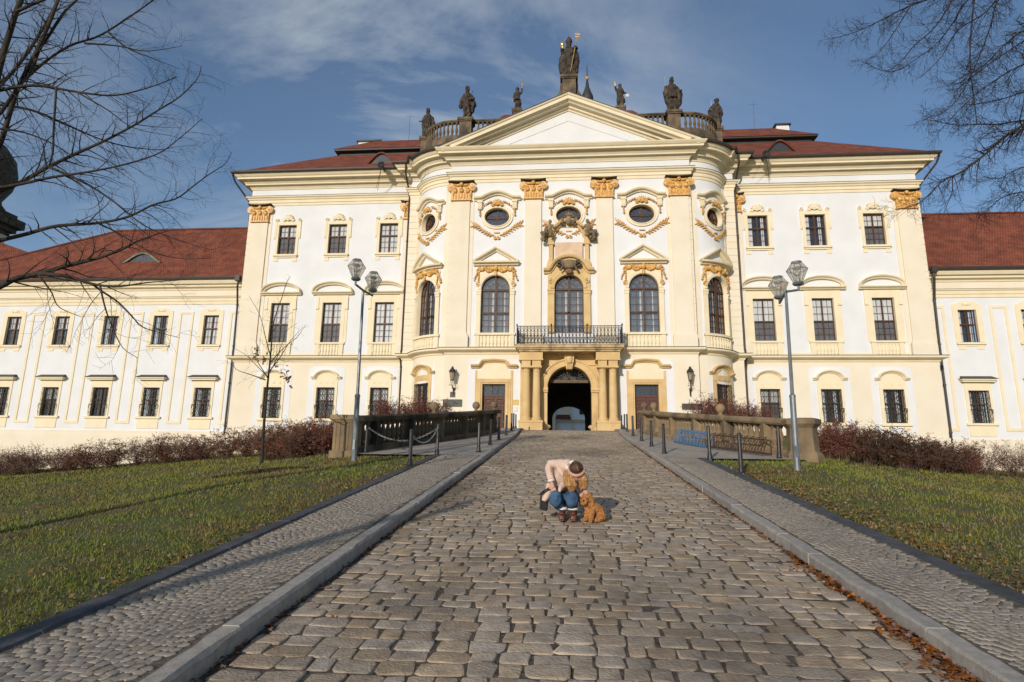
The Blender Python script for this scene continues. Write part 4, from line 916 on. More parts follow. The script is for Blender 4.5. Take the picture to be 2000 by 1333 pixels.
def seated(sg):
    m = MB(); P = lambda u, n, z: (sg*u, n, z)
    m.tube([P(1.42, .4, 18.15), P(1.38, .45, 18.45), P(1.34, .45, 18.75), P(1.33, .45, 18.86)], [.2, .2, .19, .08], 8); m.blob(P(1.33, .5, 19.03), (.13, .13, .16), 8, 6)
    m.tube([P(1.45, .45, 18.15), P(1.75, .72, 18.12), P(1.8, .66, 17.72), P(1.86, .74, 17.62)], [.16, .13, .1, .06], 7); m.tube([P(1.35, .45, 18.12), P(1.2, .75, 18.2), P(1.35, .75, 17.85)], [.15, .12, .08], 7)
    m.tube([P(1.2, .48, 18.72), P(1.02, .55, 18.5), P(.86, .6, 18.62)], [.09, .075, .05], 6); m.tube([P(1.48, .48, 18.72), P(1.66, .55, 18.5), P(1.5, .66, 18.3)], [.09, .075, .05], 6)
    g_ = random.Random(sg+3)
    for i in range(9): m.blob(P(1.5+g_.uniform(0, .42), .4+g_.uniform(-.1, .2), 18.0+g_.uniform(-.4, .35)), (g_.uniform(.1, .17), .1, g_.uniform(.1, .2)), 6, 4, g_.uniform(-1, 1))
    obj('seated_figure', m, BSTONE, aed, C0)
seated(1); seated(-1)

# ------------------------------------------------------------------ roofs
def tile_mat(name, c1, c2):
    m = mat(name, c1, 0.85, c2, 1.2, 9, 0)
    t = m.node_tree; n = t.nodes; l = t.links; b = n['Principled BSDF']
    c = n.new('ShaderNodeTexCoord'); mpp = n.new('ShaderNodeMapping'); l.new(c.outputs['UV'], mpp.inputs[0])
    br = n.new('ShaderNodeTexBrick'); br.inputs['Scale'].default_value = 1.0; br.inputs['Brick Width'].default_value = 0.20; br.inputs['Row Height'].default_value = 0.20; br.inputs['Mortar Size'].default_value = 0.016
    br.inputs['Color1'].default_value = (1, 1, 1, 1); br.inputs['Color2'].default_value = (0.72, 0.72, 0.72, 1); br.inputs['Mortar'].default_value = (0.35, 0.35, 0.35, 1); br.inputs['Bias'].default_value = 0.0
    l.new(mpp.outputs[0], br.inputs['Vector'])
    src = b.inputs['Base Color'].links[0].from_socket
    mx = n.new('ShaderNodeMixRGB'); mx.blend_type = 'MULTIPLY'; mx.inputs[0].default_value = 0.75; l.new(src, mx.inputs[1]); l.new(br.outputs['Color'], mx.inputs[2])
    vo = n.new('ShaderNodeTexVoronoi'); vo.inputs['Scale'].default_value = 5.0; l.new(c.outputs['UV'], vo.inputs['Vector'])
    r = n.new('ShaderNodeValToRGB'); r.color_ramp.elements[0].position = 0.05; r.color_ramp.elements[0].color = (1, 1, 1, 1); r.color_ramp.elements[1].position = 0.14; r.color_ramp.elements[1].color = (0, 0, 0, 1); l.new(vo.outputs['Distance'], r.inputs[0])
    no = n.new('ShaderNodeTexNoise'); no.inputs['Scale'].default_value = 0.35; l.new(c.outputs['UV'], no.inputs['Vector'])
    ml = n.new('ShaderNodeMath'); ml.operation = 'MULTIPLY'; l.new(r.outputs[0], ml.inputs[0]); l.new(no.outputs[0], ml.inputs[1])
    m2 = n.new('ShaderNodeMixRGB'); l.new(ml.outputs[0], m2.inputs[0]); l.new(mx.outputs[0], m2.inputs[1]); m2.inputs[2].default_value = (0.46, 0.36, 0.28, 1)
    l.new(m2.outputs[0], b.inputs['Base Color'])
    bu = n.new('ShaderNodeBump'); bu.inputs['Strength'].default_value = 0.9; bu.inputs['Distance'].default_value = 0.06; l.new(br.outputs['Fac'], bu.inputs['Height']); bu.invert = True; l.new(bu.outputs[0], b.inputs['Normal'])
    return m
TILE = tile_mat('red_roof_tiles', (0.30, 0.088, 0.048), (0.18, 0.056, 0.034))
def roofmesh(name, faces, parent, m=None):     # faces: lists of 3D points; uv laid along each slope in metres
    me = bpy.data.meshes.new(name); vs = []; fs = []
    off = wloc(parent)
    for f in faces:
        k = len(vs); vs += [Vector(p)-off for p in f]; fs.append(tuple(range(k, k+len(f))))
    me.from_pydata([tuple(v) for v in vs], [], fs); uv = me.uv_layers.new(name='UVMap')
    for p, f in zip(me.polygons, faces):
        n = p.normal; e = Vector((0, 0, 1)).cross(n)
        e = e.normalized() if e.length > 1e-4 else Vector((1, 0, 0)); s_ = n.cross(e)
        for li in p.loop_indices:
            v = me.vertices[me.loops[li].vertex_index].co; uv.data[li].uv = (v.dot(e), v.dot(s_))
    return link(name, me, m or TILE, parent)
def hip(x0, x1, y0, y1, z0, z1, dx, dy, back=True):   # truncated hip: lower rectangle and upper rectangle
    a = [(x0, y0, z0), (x1, y0, z0), (x1, y1, z0), (x0, y1, z0)]; b = [(x0+dx, y0+dy, z1), (x1-dx, y0+dy, z1), (x1-dx, y1-dy, z1), (x0+dx, y1-dy, z1)]
    return [[a[i], a[(i+1) % 4], b[(i+1) % 4], b[i]] for i in range(4)]+[[b[0], b[1], b[2], b[3]]]
low = hip(XC-27.25, XC+27.25, 44.1, 60.0, 25.0, 29.45, 6.2, 5.9)
lr = roofmesh('roof', low, palace)
t = MB(); t.box(XC-20.9, XC+20.9, 50.2, 53.9, 29.4, 30.0); obj('dark_gap', t, LEAD, lr)
ur = roofmesh('upper_roof', hip(XC-21.3, XC+21.3, 49.7, 54.4, 29.95, 31.9, 3.0, 2.2), lr)
t = MB(); t.box(XC-21.25, XC+21.25, 49.75, 54.3, 29.8, 29.94); obj('soffit', t, BROWNM, ur)
cr_ = roofmesh('centre_roof', hip(XC-8.2, XC+8.2, 49.4, 57.0, 31.0, 34.5, 2.2, 3.0), lr)
t = MB(); t.box(XC-7.8, XC+7.8, 50.0, 56.5, 29.0, 31.0); obj('attic_wall', t, WHITE, palace)
def chimney(x, y, z, wx, wz):
    c = MB(); c.box(x-wx/2, x+wx/2, y-0.5, y+0.5, z, z+wz); ch = obj('chimney', c, WHITE, lr)
    c = MB(); c.box(x-wx/2-0.15, x+wx/2+0.15, y-0.65, y+0.65, z+wz, z+wz+0.14); obj('chimney_cap', c, LEAD, ch)
chimney(-18.6, 52.4, 31.0, 2.1, 0.85); chimney(21.0-1.6, 52.4, 31.0, 1.1, 1.15)
t = MB()
for x, h in ((-14.8, 3.2), (17.0, 3.2)): t.tube([(x, 52, 31.4), (x, 52, 31.4+h)], 0.02, 4); t.tube([(x-0.4, 52, 31.2+h), (x+0.4, 52, 31.2+h)], 0.012, 3)
obj('aerial', t, GALV, lr)
def eyebrow(parent, x, y, z, w, h, glassy=True, m=None, sl=0.75):      # dormer: an arched swelling with a lens of glass
    d = MB(); k = 16; prof = [(-w+2*w*i/k, h*max(0.0, math.cos(PI*(i/k-0.5)))**1.25) for i in range(k+1)]
    V = []; 
    for (u, hh) in prof: V.append((x+u, y-0.05, z+hh))
    for (u, hh) in prof: V.append((x+u, y+hh/sl+0.1, z+hh+0.03))
    d.add(V, [(i, i+1, k+2+i, k+1+i) for i in range(k)])
    dd = obj('dormer', d, m or TILE, parent, fix=False)
    g_ = MB(); a, c = w*0.46, h*0.40; g_.add([(x+a*math.cos(2*PI*i/16), y+0.02, z+h*0.46+c*math.sin(2*PI*i/16)) for i in range(16)], [tuple(range(16))]); obj('pane', g_, GLASS, dd)
    f_ = MB(); poly = [(x+u, zz) for u, zz in [(p[0], z+p[1]-0.03) for p in prof]]
    f_.add([(p[0], y+0.06, p[1]) for p in poly], [tuple(range(len(poly)))]); obj('dormer_front', f_, BROWNM, dd)
    l_ = MB(); l_.ribbon([(x+u, z+hh) for u, hh in prof], [(-0.07, -(y-0.12)), (-0.07, -(y+0.1)), (0.05, -(y+0.1)), (0.05, -(y-0.12))]); l_.v = [(a_, -b_, c_) for a_, b_, c_ in l_.v]; obj('dormer_edge', l_, m or TILE, dd)
eyebrow(lr, -15.3, 45.85, 26.3, 1.15, 0.95); eyebrow(lr, 16.8, 45.85, 26.3, 1.15, 0.95)
# lead slope behind the cornice of the centre and bays, then the stone balustrade
t = MB(); half = [(8.4, 42.5)]+[(8.75+2.9*math.sin(a), 45.3-2.9*math.cos(a)) for a in [rad(2+84*i/12) for i in range(13)]]+[(11.6, 46.5)]
pth = [(XC-x, y) for x, y in reversed(half)]+[(XC+x, y) for x, y in half]
sweep(t, pth, [(1.3, 24.93), (0.23, 25.45), (0.21, 25.9), (-0.6, 25.92)]); obj('lead_slope', t, LEAD, palace)
RSTONE = mat('grey_brown_roof_stone', (0.20, 0.145, 0.09), 0.95, (0.10, 0.075, 0.05), 1.6, 9, 0.45, 14, stain=((0.035, 0.03, 0.026), 1.3, 0.50, 0.8, (1, 1, 0.45)))
rb = thing('roof_balustrade', (XC, 42.6, 25.2), 'weathered stone balustrade along the roof edge behind the gable', 'balustrade')
half = [(7.9, 42.6)]+[(8.75+2.72*math.sin(a), 45.3-2.72*math.cos(a)) for a in [rad(-8+94*i/14) for i in range(15)]]
pth = [(XC-x, y) for x, y in reversed(half)]+[(XC+x, y) for x, y in half]
t = MB(); sweep(t, pth, [(-0.2, 27.75), (0.12, 27.75), (0.13, 27.8), (0.19, 27.84), (0.19, 27.94), (0.13, 27.97), (-0.2, 27.97), (-0.2, 27.75)]); obj('top_rail', t, RSTONE, rb)
t = MB(); sweep(t, pth, [(-0.22, 25.3), (0.2, 25.3), (0.2, 26.55), (0.14, 26.66), (-0.22, 26.66)]); obj('plinth', t, RSTONE, rb)
BAL = None
def balm():
    m = MB(); balus(m, (0, 0), 1.1, 0, 0.12, 8); return m.mesh('baluster', lambda a, b, c: (a, b, c), smooth=False)
BALM = balm(); BALM.materials.append(RSTONE)
def runlen(p): 
    o = [0]
    for a, b in zip(p, p[1:]): o.append(o[-1]+math.hypot(b[0]-a[0], b[1]-a[1]))
    return o
def along(p, o, s_):
    for i in range(len(p)-1):
        if o[i] <= s_ <= o[i+1]+1e-9: t_ = (s_-o[i])/max(1e-9, o[i+1]-o[i]); return (p[i][0]+(p[i+1][0]-p[i][0])*t_, p[i][1]+(p[i+1][1]-p[i][1])*t_)
o_ = runlen(pth); s_ = 0.5
while s_ < o_[-1]-0.4:
    x, y = along(pth, o_, s_)
    if abs(abs(x-XC)-7.85) > 0.7: link('baluster', BALM, None, rb, Vector((x, y, 26.66))-rb.location)
    s_ += 0.34
PEDS = [(-11.5, 45.0, 25.2, 27.9, 0.47), (11.5, 45.0, 25.2, 27.9, 0.47), (-7.85, 42.62, 25.2, 27.95, 0.54), (7.85, 42.62, 25.2, 27.95, 0.54), (-4.0, 43.6, 26.4, 29.3, 0.36), (4.05, 43.6, 26.4, 29.2, 0.36), (0.08, 42.9, 27.6, 31.4, 0.60)]
def pedestal(x, y, z0, z1, r):
    p = MB(); p.box(XC+x-r*0.86, XC+x+r*0.86, y-r*0.86, y+r*0.86, z0, z1-0.3); p.box(XC+x-r, XC+x+r, y-r, y+r, z1-0.3, z1-0.2); p.box(XC+x-r*1.12, XC+x+r*1.12, y-r*1.12, y+r*1.12, z1-0.2, z1)
    p.box(XC+x-r*0.6, XC+x+r*0.6, y-r*0.9, y-r*0.86+0.01, z1-1.3, z1-0.5)
    if r > 0.58: 
        for sg in (-1, 1): p.tube([(XC+x+sg*r*0.95, y, z1-0.4), (XC+x+sg*r*0.95, y, z1-1.0), (XC+x+sg*r*1.2, y, z1-1.6)], [0.12, 0.14, 0.3], 8)
    obj('pedestal', p, RSTONE, rb)
for p in PEDS: pedestal(*p)
# rain pipes and the star-shaped spouts at the gutter
def pipe(name, pts, r=0.075, m=None, parent=None):
    t = MB(); t.tube(pts, r, 8)
    for p in pts[2:-1]: t.tube([(p[0], p[1], p[2]-0.05), (p[0], p[1], p[2]+0.05)], r*1.4, 8)
    return obj(name, t, m or BROWNM, parent or palace)
for sg in (-1, 1):
    x = XC+sg*12.62
    pipe('rain_pipe', [(x+sg*0.0, PF-1.15, 24.85), (x+sg*0.05, PF-0.95, 24.2), (x, SF-0.42, 22.9), (x, SF-0.42, 19.0), (x, SF-0.42, 15.0), (x, SF-0.42, 10.2), (x, SF-0.62, 9.6), (x, SF-0.3, 9.0), (x, SF-0.24, 6.0), (x, SF-0.24, 1.2)])
    x = XC+sg*26.35
    pipe('rain_pipe', [(XC+sg*27.3, SF-1.0, 24.8), (XC+sg*27.2, SF-0.7, 24.3), (XC+sg*26.2, SF+0.2, 22.8), (XC+sg*26.2, SF+0.4, 20.0)])
def spout(x, y, z, dx=0.0):
    t = MB(); t.tube([(x, y+0.6, z), (x, y-0.35, z+0.03)], [0.11, 0.10], 7)
    for i in range(8):
        a = 2*PI*i/8+0.2; t.tube([(x+0.08*math.cos(a), y-0.3, z+0.08*math.sin(a)), (x+0.20*math.cos(a), y-0.4, z+0.20*math.sin(a)), (x+0.34*math.cos(a), y-0.32, z+0.34*math.sin(a))], [0.07, 0.09, 0.015], 5)
    t.tube([(x, y-0.2, z-0.1), (x+dx*0.6, y+1.0, z-1.5)], 0.018, 4); t.tube([(x, y-0.2, z-0.05), (x-0.7, y+0.9, z-1.35)], 0.014, 4)
    obj('gutter_spout', t, LEAD, palace)
for sg in (-1, 1):
    spout(XC+sg*14.6, SF-1.65, 24.75, sg*1.0); spout(XC+sg*10.4, 42.2, 24.85, -sg*0.9)

# ------------------------------------------------------------------ wings
def wing(sg, x_in, x_out, label, offs, ridge_end):
    W = thing('wing_building', (XC+sg*30, WF, 3.5), label, 'building')
    mp = flat(WF); lo, hi = sorted((sg*x_in, sg*x_out))
    holesU = [rh(sg*u, 11.2, 1.28, 2.43) for u in offs]; holesG = [rh(sg*u, 5.28, 1.32, 2.32) for u in offs]
    plain('white_wall', WHITE, lo, hi, 4.16, 15.9, holesU+holesG, mp, None, W)
    p = MB()
    p.box(lo, hi, 0, 0.06, 3.82, 4.16); p.box(lo, hi, 0, 0.10, 0.5, 3.82); obj('plinth', p, CREAM, W, mp)
    p = MB(); p.box(lo, hi, 0, 0.02, 14.55, 15.9); obj('cream_frieze', p, CREAM, W, mp)
    p = MB(); P_ = [(0, 14.55), (0.06, 14.57), (0.07, 14.8), (0.12, 14.82), (0.14, 15.05), (0.22, 15.1), (0.24, 15.18), (0, 15.22)]
    pa = [(XC+lo, WF), (XC+hi, WF)]; sweep(p, pa, P_); sweep(p, pa, [(0, 15.75), (0.08, 15.78), (0.12, 15.9), (0.34, 16.0), (0.36, 16.14), (0.55, 16.2), (0.66, 16.4), (0.68, 16.5), (0, 16.55)]); obj('cornice', p, MOULD, W)
    p = MB(); sweep(p, pa, [(0, 15.215), (0.27, 15.185), (0.27, 15.2), (0, 15.235)]); sweep(p, pa, [(0.66, 16.5), (0.84, 16.5), (0.88, 16.62), (0.86, 16.72), (0.7, 16.7), (0, 16.6)]); obj('gutter', p, BROWNM, W)
    # lesenes framed by raised bands between the windows
    p = MB()
    mids = [u-2.19 for u in offs]+[offs[-1]+2.19]
    for u in mids:
        uu = sg*u
        if abs(u) < 26.6: continue
        a = [(uu-0.42, 4.95), (uu+0.42, 4.95), (uu+0.42, 13.75), (uu-0.42, 13.75)]; b = [(uu-0.62, 4.72), (uu+0.62, 4.72), (uu+0.62, 13.95), (uu-0.62, 13.95)]
        p.ring(a, b, 0, 0.05)
    obj('lesene_frame', p, MOULD, W, mp)
    def wu(mode):
        def b(sub):
            w, h = 1.28, 2.43; s = MB(); s.ring(rect(w, h), grow(w, h, 0.24, 0.0), -0.3, 0.05); s.box(-w/2-0.36, w/2+0.36, 0, 0.16, -0.2, -0.06); s.box(-w/2-0.3, w/2+0.3, 0, 0.05, -0.34, -0.2)
            s.prism([(-w/2-0.36, h+0.22), (w/2+0.36, h+0.22), (w/2+0.34, h+0.42), (w/2+0.1, h+0.46), (0.4, h+0.66), (-0.4, h+0.66), (-w/2-0.1, h+0.46), (-w/2-0.34, h+0.42)], 0, 0.052)
            for q in (-1, 1): c0, c1 = sorted((q*(w/2+0.24), q*(w/2+0.38))); s.box(c0, c1, 0, 0.045, -0.1, h+0.3); c0, c1 = sorted((q*0.4, q*0.88)); s.box(c0, c1, 0, 0.04, -0.55, -0.34)
            s.blob((0, 0.05, h+0.42), (0.22, 0.08, 0.12), 8, 4); scroll(s, (-0.28, h+0.4), 0.1, 0.04, 0.09, 1.2, -1, .04); scroll(s, (0.28, h+0.4), 0.1, 0.04, 0.09, 1.2, 1, .04)
            return [('window', s, MOULD), ('frame', sash(w, h, 2, h*0.55, 2, 2, 0.05), WOODF)]+backing(w, h, h*0.55, mode)
        return b
    def wg(mode):
        def b(sub):
            w, h = 1.32, 2.32; s = MB(); s.ring(rect(w, h), grow(w, h, 0.24, 0.0), -0.3, 0.05); s.box(-w/2-0.4, w/2+0.4, 0, 0.16, -0.16, 0.0); s.box(-w/2-0.24, w/2+0.24, 0, 0.05, h+0.24, h+0.62); s.box(-w/2-0.24, w/2+0.24, 0, 0.045, -0.95, -0.16)
            s.box(-w/2-0.45, w/2+0.45, 0, 0.32, h+0.62, h+0.74); s.box(-w/2-0.54, w/2+0.54, 0, 0.42, h+0.74, h+0.84)
            cp = MB(); cp.add([(-w/2-0.58, 0.5, h+0.84), (w/2+0.58, 0.5, h+0.84), (w/2+0.42, 0, h+1.08), (-w/2-0.42, 0, h+1.08)], [(0, 1, 2, 3)]); cp.box(-w/2-0.58, w/2+0.58, 0.0, 0.5, h+0.842, h+0.87)
            return [('window', s, MOULD), ('frame', sash(w, h, 2, h*0.58, 2, 2), WOODF), ('grille', grille(w, h), IRON), ('hood_sheet', cp, LEAD)]+backing(w, h, h*0.58, mode)
        return b
    mu = ['pale', 'partial', 'partial', 'split', 'split', 'split'] if sg < 0 else ['partial', 'split', 'split']
    mg = ['partial', 'partial', 'grey', 'split', 'partial', 'grey'] if sg < 0 else ['partial', 'partial', 'split']
    for i, u in enumerate(offs):
        emit('wu'+mu[i], wu(mu[i]), WF, sg*u, 11.2, W); emit('wg'+mg[i], wg(mg[i]), WF, sg*u, 5.28, W)
    xi, xo, xr = XC+sg*(x_in-1), XC+sg*x_out, XC+sg*ridge_end
    y0, y1, zr0, zr1 = WF-0.7, 57.5, 16.62, 23.1; ym = WF+4.6
    fr = [(xi, y0, zr0), (xo, y0, zr0), (xr, ym, zr1), (xi, ym, zr1)]; bk = [(xi, y1, zr0), (xo, y1, zr0), (xr, ym, zr1), (xi, ym, zr1)]; en = [(xo, y0, zr0), (xo, y1, zr0), (xr, ym, zr1)]
    if sg < 0: fr.reverse(); en.reverse()
    else: bk.reverse()
    r = roofmesh('roof', [fr, bk, en], W)
    t = MB(); t.tube([(xi, ym, zr1+0.03), (xr, ym, zr1+0.03)], 0.12, 6); t.tube([(xr, ym, zr1+0.03), (xo, y0, zr0+0.05)], 0.11, 6); obj('ridge_tiles', t, TILE, r)
    return W, r
lw, lwr = wing(-1, 26.0, 56, 'long low white wing with barred ground windows, left of the palace', [29.27, 33.65, 38.03, 42.41, 46.79, 51.17], 42.4)
rw, rwr = wing(1, 26.0, 62, 'low white wing with red tiled roof, right of the palace', [29.3, 33.68, 38.06], 58)
GREENC = mat('green_copper', (0.20, 0.26, 0.19), 0.7, (0.12, 0.15, 0.11), 3, 6)
eyebrow(lwr, -36.6, 47.75, 18.62, 1.7, 0.85, True, GREENC, 1.3)
for sg, W in ((-1, lw), (1, rw)):
    x = XC+sg*26.9
    pipe('rain_pipe', [(x-sg*0.1, WF-0.8, 16.6), (x, WF-0.8, 15.9), (x+sg*0.12, WF-0.28, 14.4), (x+sg*0.1, WF-0.2, 11), (x+sg*0.1, WF-0.2, 8), (x+sg*0.1, WF-0.2, 4.6), (x-sg*0.05, WF-0.4, 4.1), (x-sg*0.05, WF-0.3, 3.5), (x-sg*0.05, WF-0.3, 0.6)], 0.08, None, W)
    t = MB(); t.box(x-0.2, x+0.2, WF-1.0, WF-0.55, 16.3, 16.75); obj('rain_hopper', t, BROWNM, W)
# tower with an onion dome at the far left, and its nave roof
tw = thing('church_tower', (-67.6, 60, 3), 'dark onion domed tower behind the left wing at the edge of view', 'tower')
t = MB(); t.box(-71.2, -65.6, 57.5, 62.7, 2, 27.6); tw_ = obj('tower_wall', t, CREAM, tw)
t = MB(); t.box(-69.5, -63.1, 57.2, 63.0, 27.6, 28.0); t.box(-69.9, -62.7, 56.8, 63.4, 28.0, 28.6); t.box(-70.4, -62.2, 56.3, 63.9, 28.6, 29.6); t.box(-69.8, -62.8, 56.9, 63.3, 29.6, 30.2); t.v = [(x-2.3, y, z) for x, y, z in t.v]; obj('tower_cornice', t, DSTONE, tw)
t = MB(); t.lathe([(3.3, 30.1), (3.5, 30.5), (3.1, 31.0), (3.0, 31.6), (3.8, 33.2), (4.1, 34.8), (3.7, 36.6), (2.7, 38.0), (1.4, 39.0), (0.8, 40.0), (0.6, 41.5)], (-68.4, 60, 0), 24); obj('onion_dome', t, DSTONE, tw, smooth=True)
roofmesh('nave_roof', [[(-60.2, 52, 17.4), (-50.5, 52, 17.4), (-53.4, 57, 22.2), (-60.2, 57, 24.5)], [(-50.5, 52, 17.4), (-50.5, 66, 17.4), (-53.4, 57, 22.2)]], tw)
# little spire behind the gable, buildings of the courtyard behind the gate
sp = thing('roof_spire', (2.35, 60, 36), 'small dark bulbous spire with a gilt ball behind the gable top', 'spire')
t = MB(); t.lathe([(0.55, 36.0), (0.55, 40.5), (0.66, 40.75), (0.62, 41.1), (0.42, 41.6), (0.22, 42.2), (0.1, 43.1)], (2.35, 60, 0), 14); obj('spire_roof', t, LEAD, sp, smooth=True)
t = MB(); t.blob((2.35, 60, 43.3), (0.2, 0.2, 0.2), 10, 7); obj('gilt_ball', t, GOLD, sp, smooth=True)
t = MB(); t.tube([(2.35, 60, 43.4), (2.35, 60, 44.9)], [0.06, 0.04], 6); obj('finial_rod', t, LEAD, sp)
CY = mat('courtyard_paving_stone', (0.45, 0.43, 0.40), 0.9, (0.36, 0.345, 0.32), 2, 6); t = MB(); t.box(-24, 24, 58.8, 100, 3.6, 4.08); obj('courtyard_paving', t, CY)['kind'] = 'structure'
cb = thing('courtyard_building', (0, 100, 4), 'shaded pale building seen through the gateway at the far side of the courtyard', 'building')
t = MB(); t.box(-14, 14, 100, 104, 3.5, 14); obj('wall', t, mat('white_courtyard_plaster', (0.86, 0.86, 0.85), 0.9, (0.82, 0.82, 0.81), .6), cb)
t = MB(); t.box(-2.6, -1.75, 99.5, 100, 3.5, 12); obj('pilaster', t, MOULD, cb); t = MB(); t.box(-0.9, 0.75, 99.85, 100, 9.6, 13); obj('pilaster', t, MOULD, cb); t = MB(); t.box(-14, 14, 99.75, 99.99, 9.1, 9.4); t.box(-14, 14, 99.6, 99.99, 9.4, 9.55); obj('string_course', t, MOULD, cb); t = MB(); t.box(-1.6, -1.2, 99.8, 100.05, 3.5, 9.0); t.box(0.8, 1.2, 99.8, 100.05, 3.5, 9.0); obj('lower_frame', t, MOULD, cb)
t = MB(); t.box(2.1, 3.6, 99.9, 100.05, 10.4, 12.2); obj('window', t, ROOMD, cb)
t = MB(); t.add([(-1.7, 99.0, 9.65), (0.7, 99.0, 9.65), (0.5, 99.8, 10.3), (-1.5, 99.8, 10.3)], [(0, 1, 2, 3)]); t.box(-1.75, 0.75, 98.95, 99.59, 9.58, 9.64); obj('awning', t, TILE, cb)
# ------------------------------------------------------------------ statues
from mathutils import noise as mnoise
def remeshed(name, mb, m, parent, voxel=0.04, it=2, amp=0.0, freq=(9, 9, 2.2), mp=None, seed=0.0, curl=0.0):
    me = mb.mesh('tmp'); o = bpy.data.objects.new('tmp', me); COL.objects.link(o)
    r = o.modifiers.new('r', 'REMESH'); r.mode = 'VOXEL'; r.voxel_size = voxel; r.use_smooth_shade = True
    if it: s_ = o.modifiers.new('s', 'SMOOTH'); s_.iterations = it; s_.factor = 0.5
    bpy.context.view_layer.update()
    dg = bpy.context.evaluated_depsgraph_get(); new = bpy.data.meshes.new_from_object(o.evaluated_get(dg)); new.name = name
    bpy.data.objects.remove(o)
    if amp or curl:
        nrm = [v.normal.copy() for v in new.vertices]
        for v, n in zip(new.vertices, nrm):
            c = v.co
            if amp: v.co = c+n*amp*mnoise.noise(Vector((c.x*freq[0]+seed, c.y*freq[1], c.z*freq[2])))*1.6
            if curl: v.co = v.co+n*curl*(mnoise.noise(Vector((c.x*38+seed, c.y*38, c.z*38)))+0.5*mnoise.noise(Vector((c.x*80, c.y*80, c.z*80+seed))))
    if mp:
        for v in new.vertices: v.co = mp(*v.co)
    new.polygons.foreach_set('use_smooth', [True]*len(new.polygons)); new.update()
    return link(name, new, m, parent)
STAT = mat('blackened_statue_stone', (0.085, 0.066, 0.05), 0.95, (0.022, 0.019, 0.017), 3.2, 9, 0.6, 18, stain=((0.26, 0.19, 0.115), 1.9, 0.56, 0.9, (1, 1, 0.35)))
GILT = mat('bright_gilding', (0.95, 0.62, 0.20), 0.3, (0.8, 0.45, 0.1), 6, 3, metal=0.8)
def body(h, hat='none', arms=(), lean=0.0, wide=.69, flare=1.0, legs=False, cloak=None, seed=1, belly=1.0):
    s = h/2.5; b = MB(); P = lambda x, y, z: (x*s*wide+lean*s*max(0, z-1.0), y*s*.9, z*s)
    if legs:
        for q in (-1, 1): b.tube([P(q*.16, -.02, 0), P(q*.17, -.08*(q > 0), .55), P(q*.12, 0, 1.12)], [.11*s, .12*s, .18*s], 8); b.blob(P(q*.17, -.12, .05), (.1*s, .2*s, .07*s), 8, 5)
        b.tube([P(0, 0, 1.0), P(0, 0, 1.25), P(0, -.03, 1.6), P(0, 0, 1.95)], [.36*s, .27*s, .31*s, .2*s], 10)
        b.tube([P(.1, .12, .1), P(.16, .2, .6), P(.1, .15, 1.3)], [.2*s, .22*s, .24*s], 8)
    else:
        b.tube([P(0, 0, 0), P(.02, 0, .3), P(.0, -.02, .8), P(-.02, -.03, 1.2), P(0, -.02, 1.6), P(0, 0, 1.95)], [.42*s*flare, .38*s*flare, .36*s, .33*s*belly, .33*s, .2*s], 12)
        b.blob(P(-.12, -.3, .06), (.1*s, .16*s, .07*s), 7, 4); b.blob(P(.16, -.28, .06), (.1*s, .16*s, .07*s), 7, 4)
    b.tube([P(-.3, 0, 1.82), P(0, .0, 1.93), P(.3, 0, 1.82)], [.13*s, .17*s, .13*s], 8)
    b.tube([P(0, 0, 1.9), P(0, -.02, 2.1)], [.1*s, .09*s], 8); b.blob(P(0, -.03, 2.2), (.135*s, .16*s, .18*s), 10, 8); b.blob(P(0, -.17, 2.2), (.03*s, .05*s, .05*s), 6, 4); b.blob(P(0, -.12, 2.06), (.1*s, .1*s, .12*s), 8, 5)
    if hat == 'mitre': b.prism([((lean*1.3-.13)*s, 2.28*s), ((lean*1.3+.13)*s, 2.28*s), ((lean*1.3+.16)*s, 2.42*s), (lean*1.3*s, 2.68*s), ((lean*1.3-.16)*s, 2.42*s)], -.12*s, .12*s)
    if hat == 'crown':
        b.blob(P(0, 0, 2.3), (.17*s, .17*s, .1*s), 8, 5)
        for i in range(6): b.blob(P(.13*math.cos(i*PI/3), .13*math.sin(i*PI/3), 2.44), (.045*s, .045*s, .09*s), 6, 4)
    if hat in ('hair', 'helmet'): b.blob(P(0, .04, 2.3), (.18*s, .19*s, .14*s), 8, 6)
    if hat == 'hair': b.blob(P(0, .12, 2.1), (.17*s, .12*s, .2*s), 8, 6)
    for pts in arms:
        b.tube([P(*p) for p in pts], [(.125-.02*i)*s for i in range(len(pts))], 8); b.blob(P(*pts[-1]), (.075*s,)*3, 7, 5)
    for pts, r in (cloak or []): b.tube([P(*p) for p in pts], [q*s for q in r], 8)
    return b, P
def statue(x, y, z, h, label, extra=None, amp=0.05, **kw):
    t = thing('statue', (XC+x, y, z), label, 'statue', 'stone statues along the roof edge')
    t.rotation_euler = (0, 0, 0)
    bm_, P = body(h, **kw); bm_.box(-.34*h/2.5, .34*h/2.5, -.32*h/2.5, .32*h/2.5, -0.02, 0.1*h/2.5)
    remeshed('figure', bm_, STAT, t, 0.03*h/2.5, 2, amp*.8*h/2.5, seed=kw.get('seed', 1)*3.7)
    for nm, mb, m in (extra(P) if extra else []): link(nm, mb.mesh(nm), m, t)
    return t
def rod(P, p, q, r=0.022, nm='staff', m=None):
    b = MB(); b.tube([P(*p), P(*q)], r, 5); return (nm, b, m or STAT)
Z = PEDS
def ex1(P): b = MB(); b.tube([P(-.5, -.3, 1.28), P(-.85, -.35, 1.3)], .05, 6); return [('held_scroll', b, STAT)]
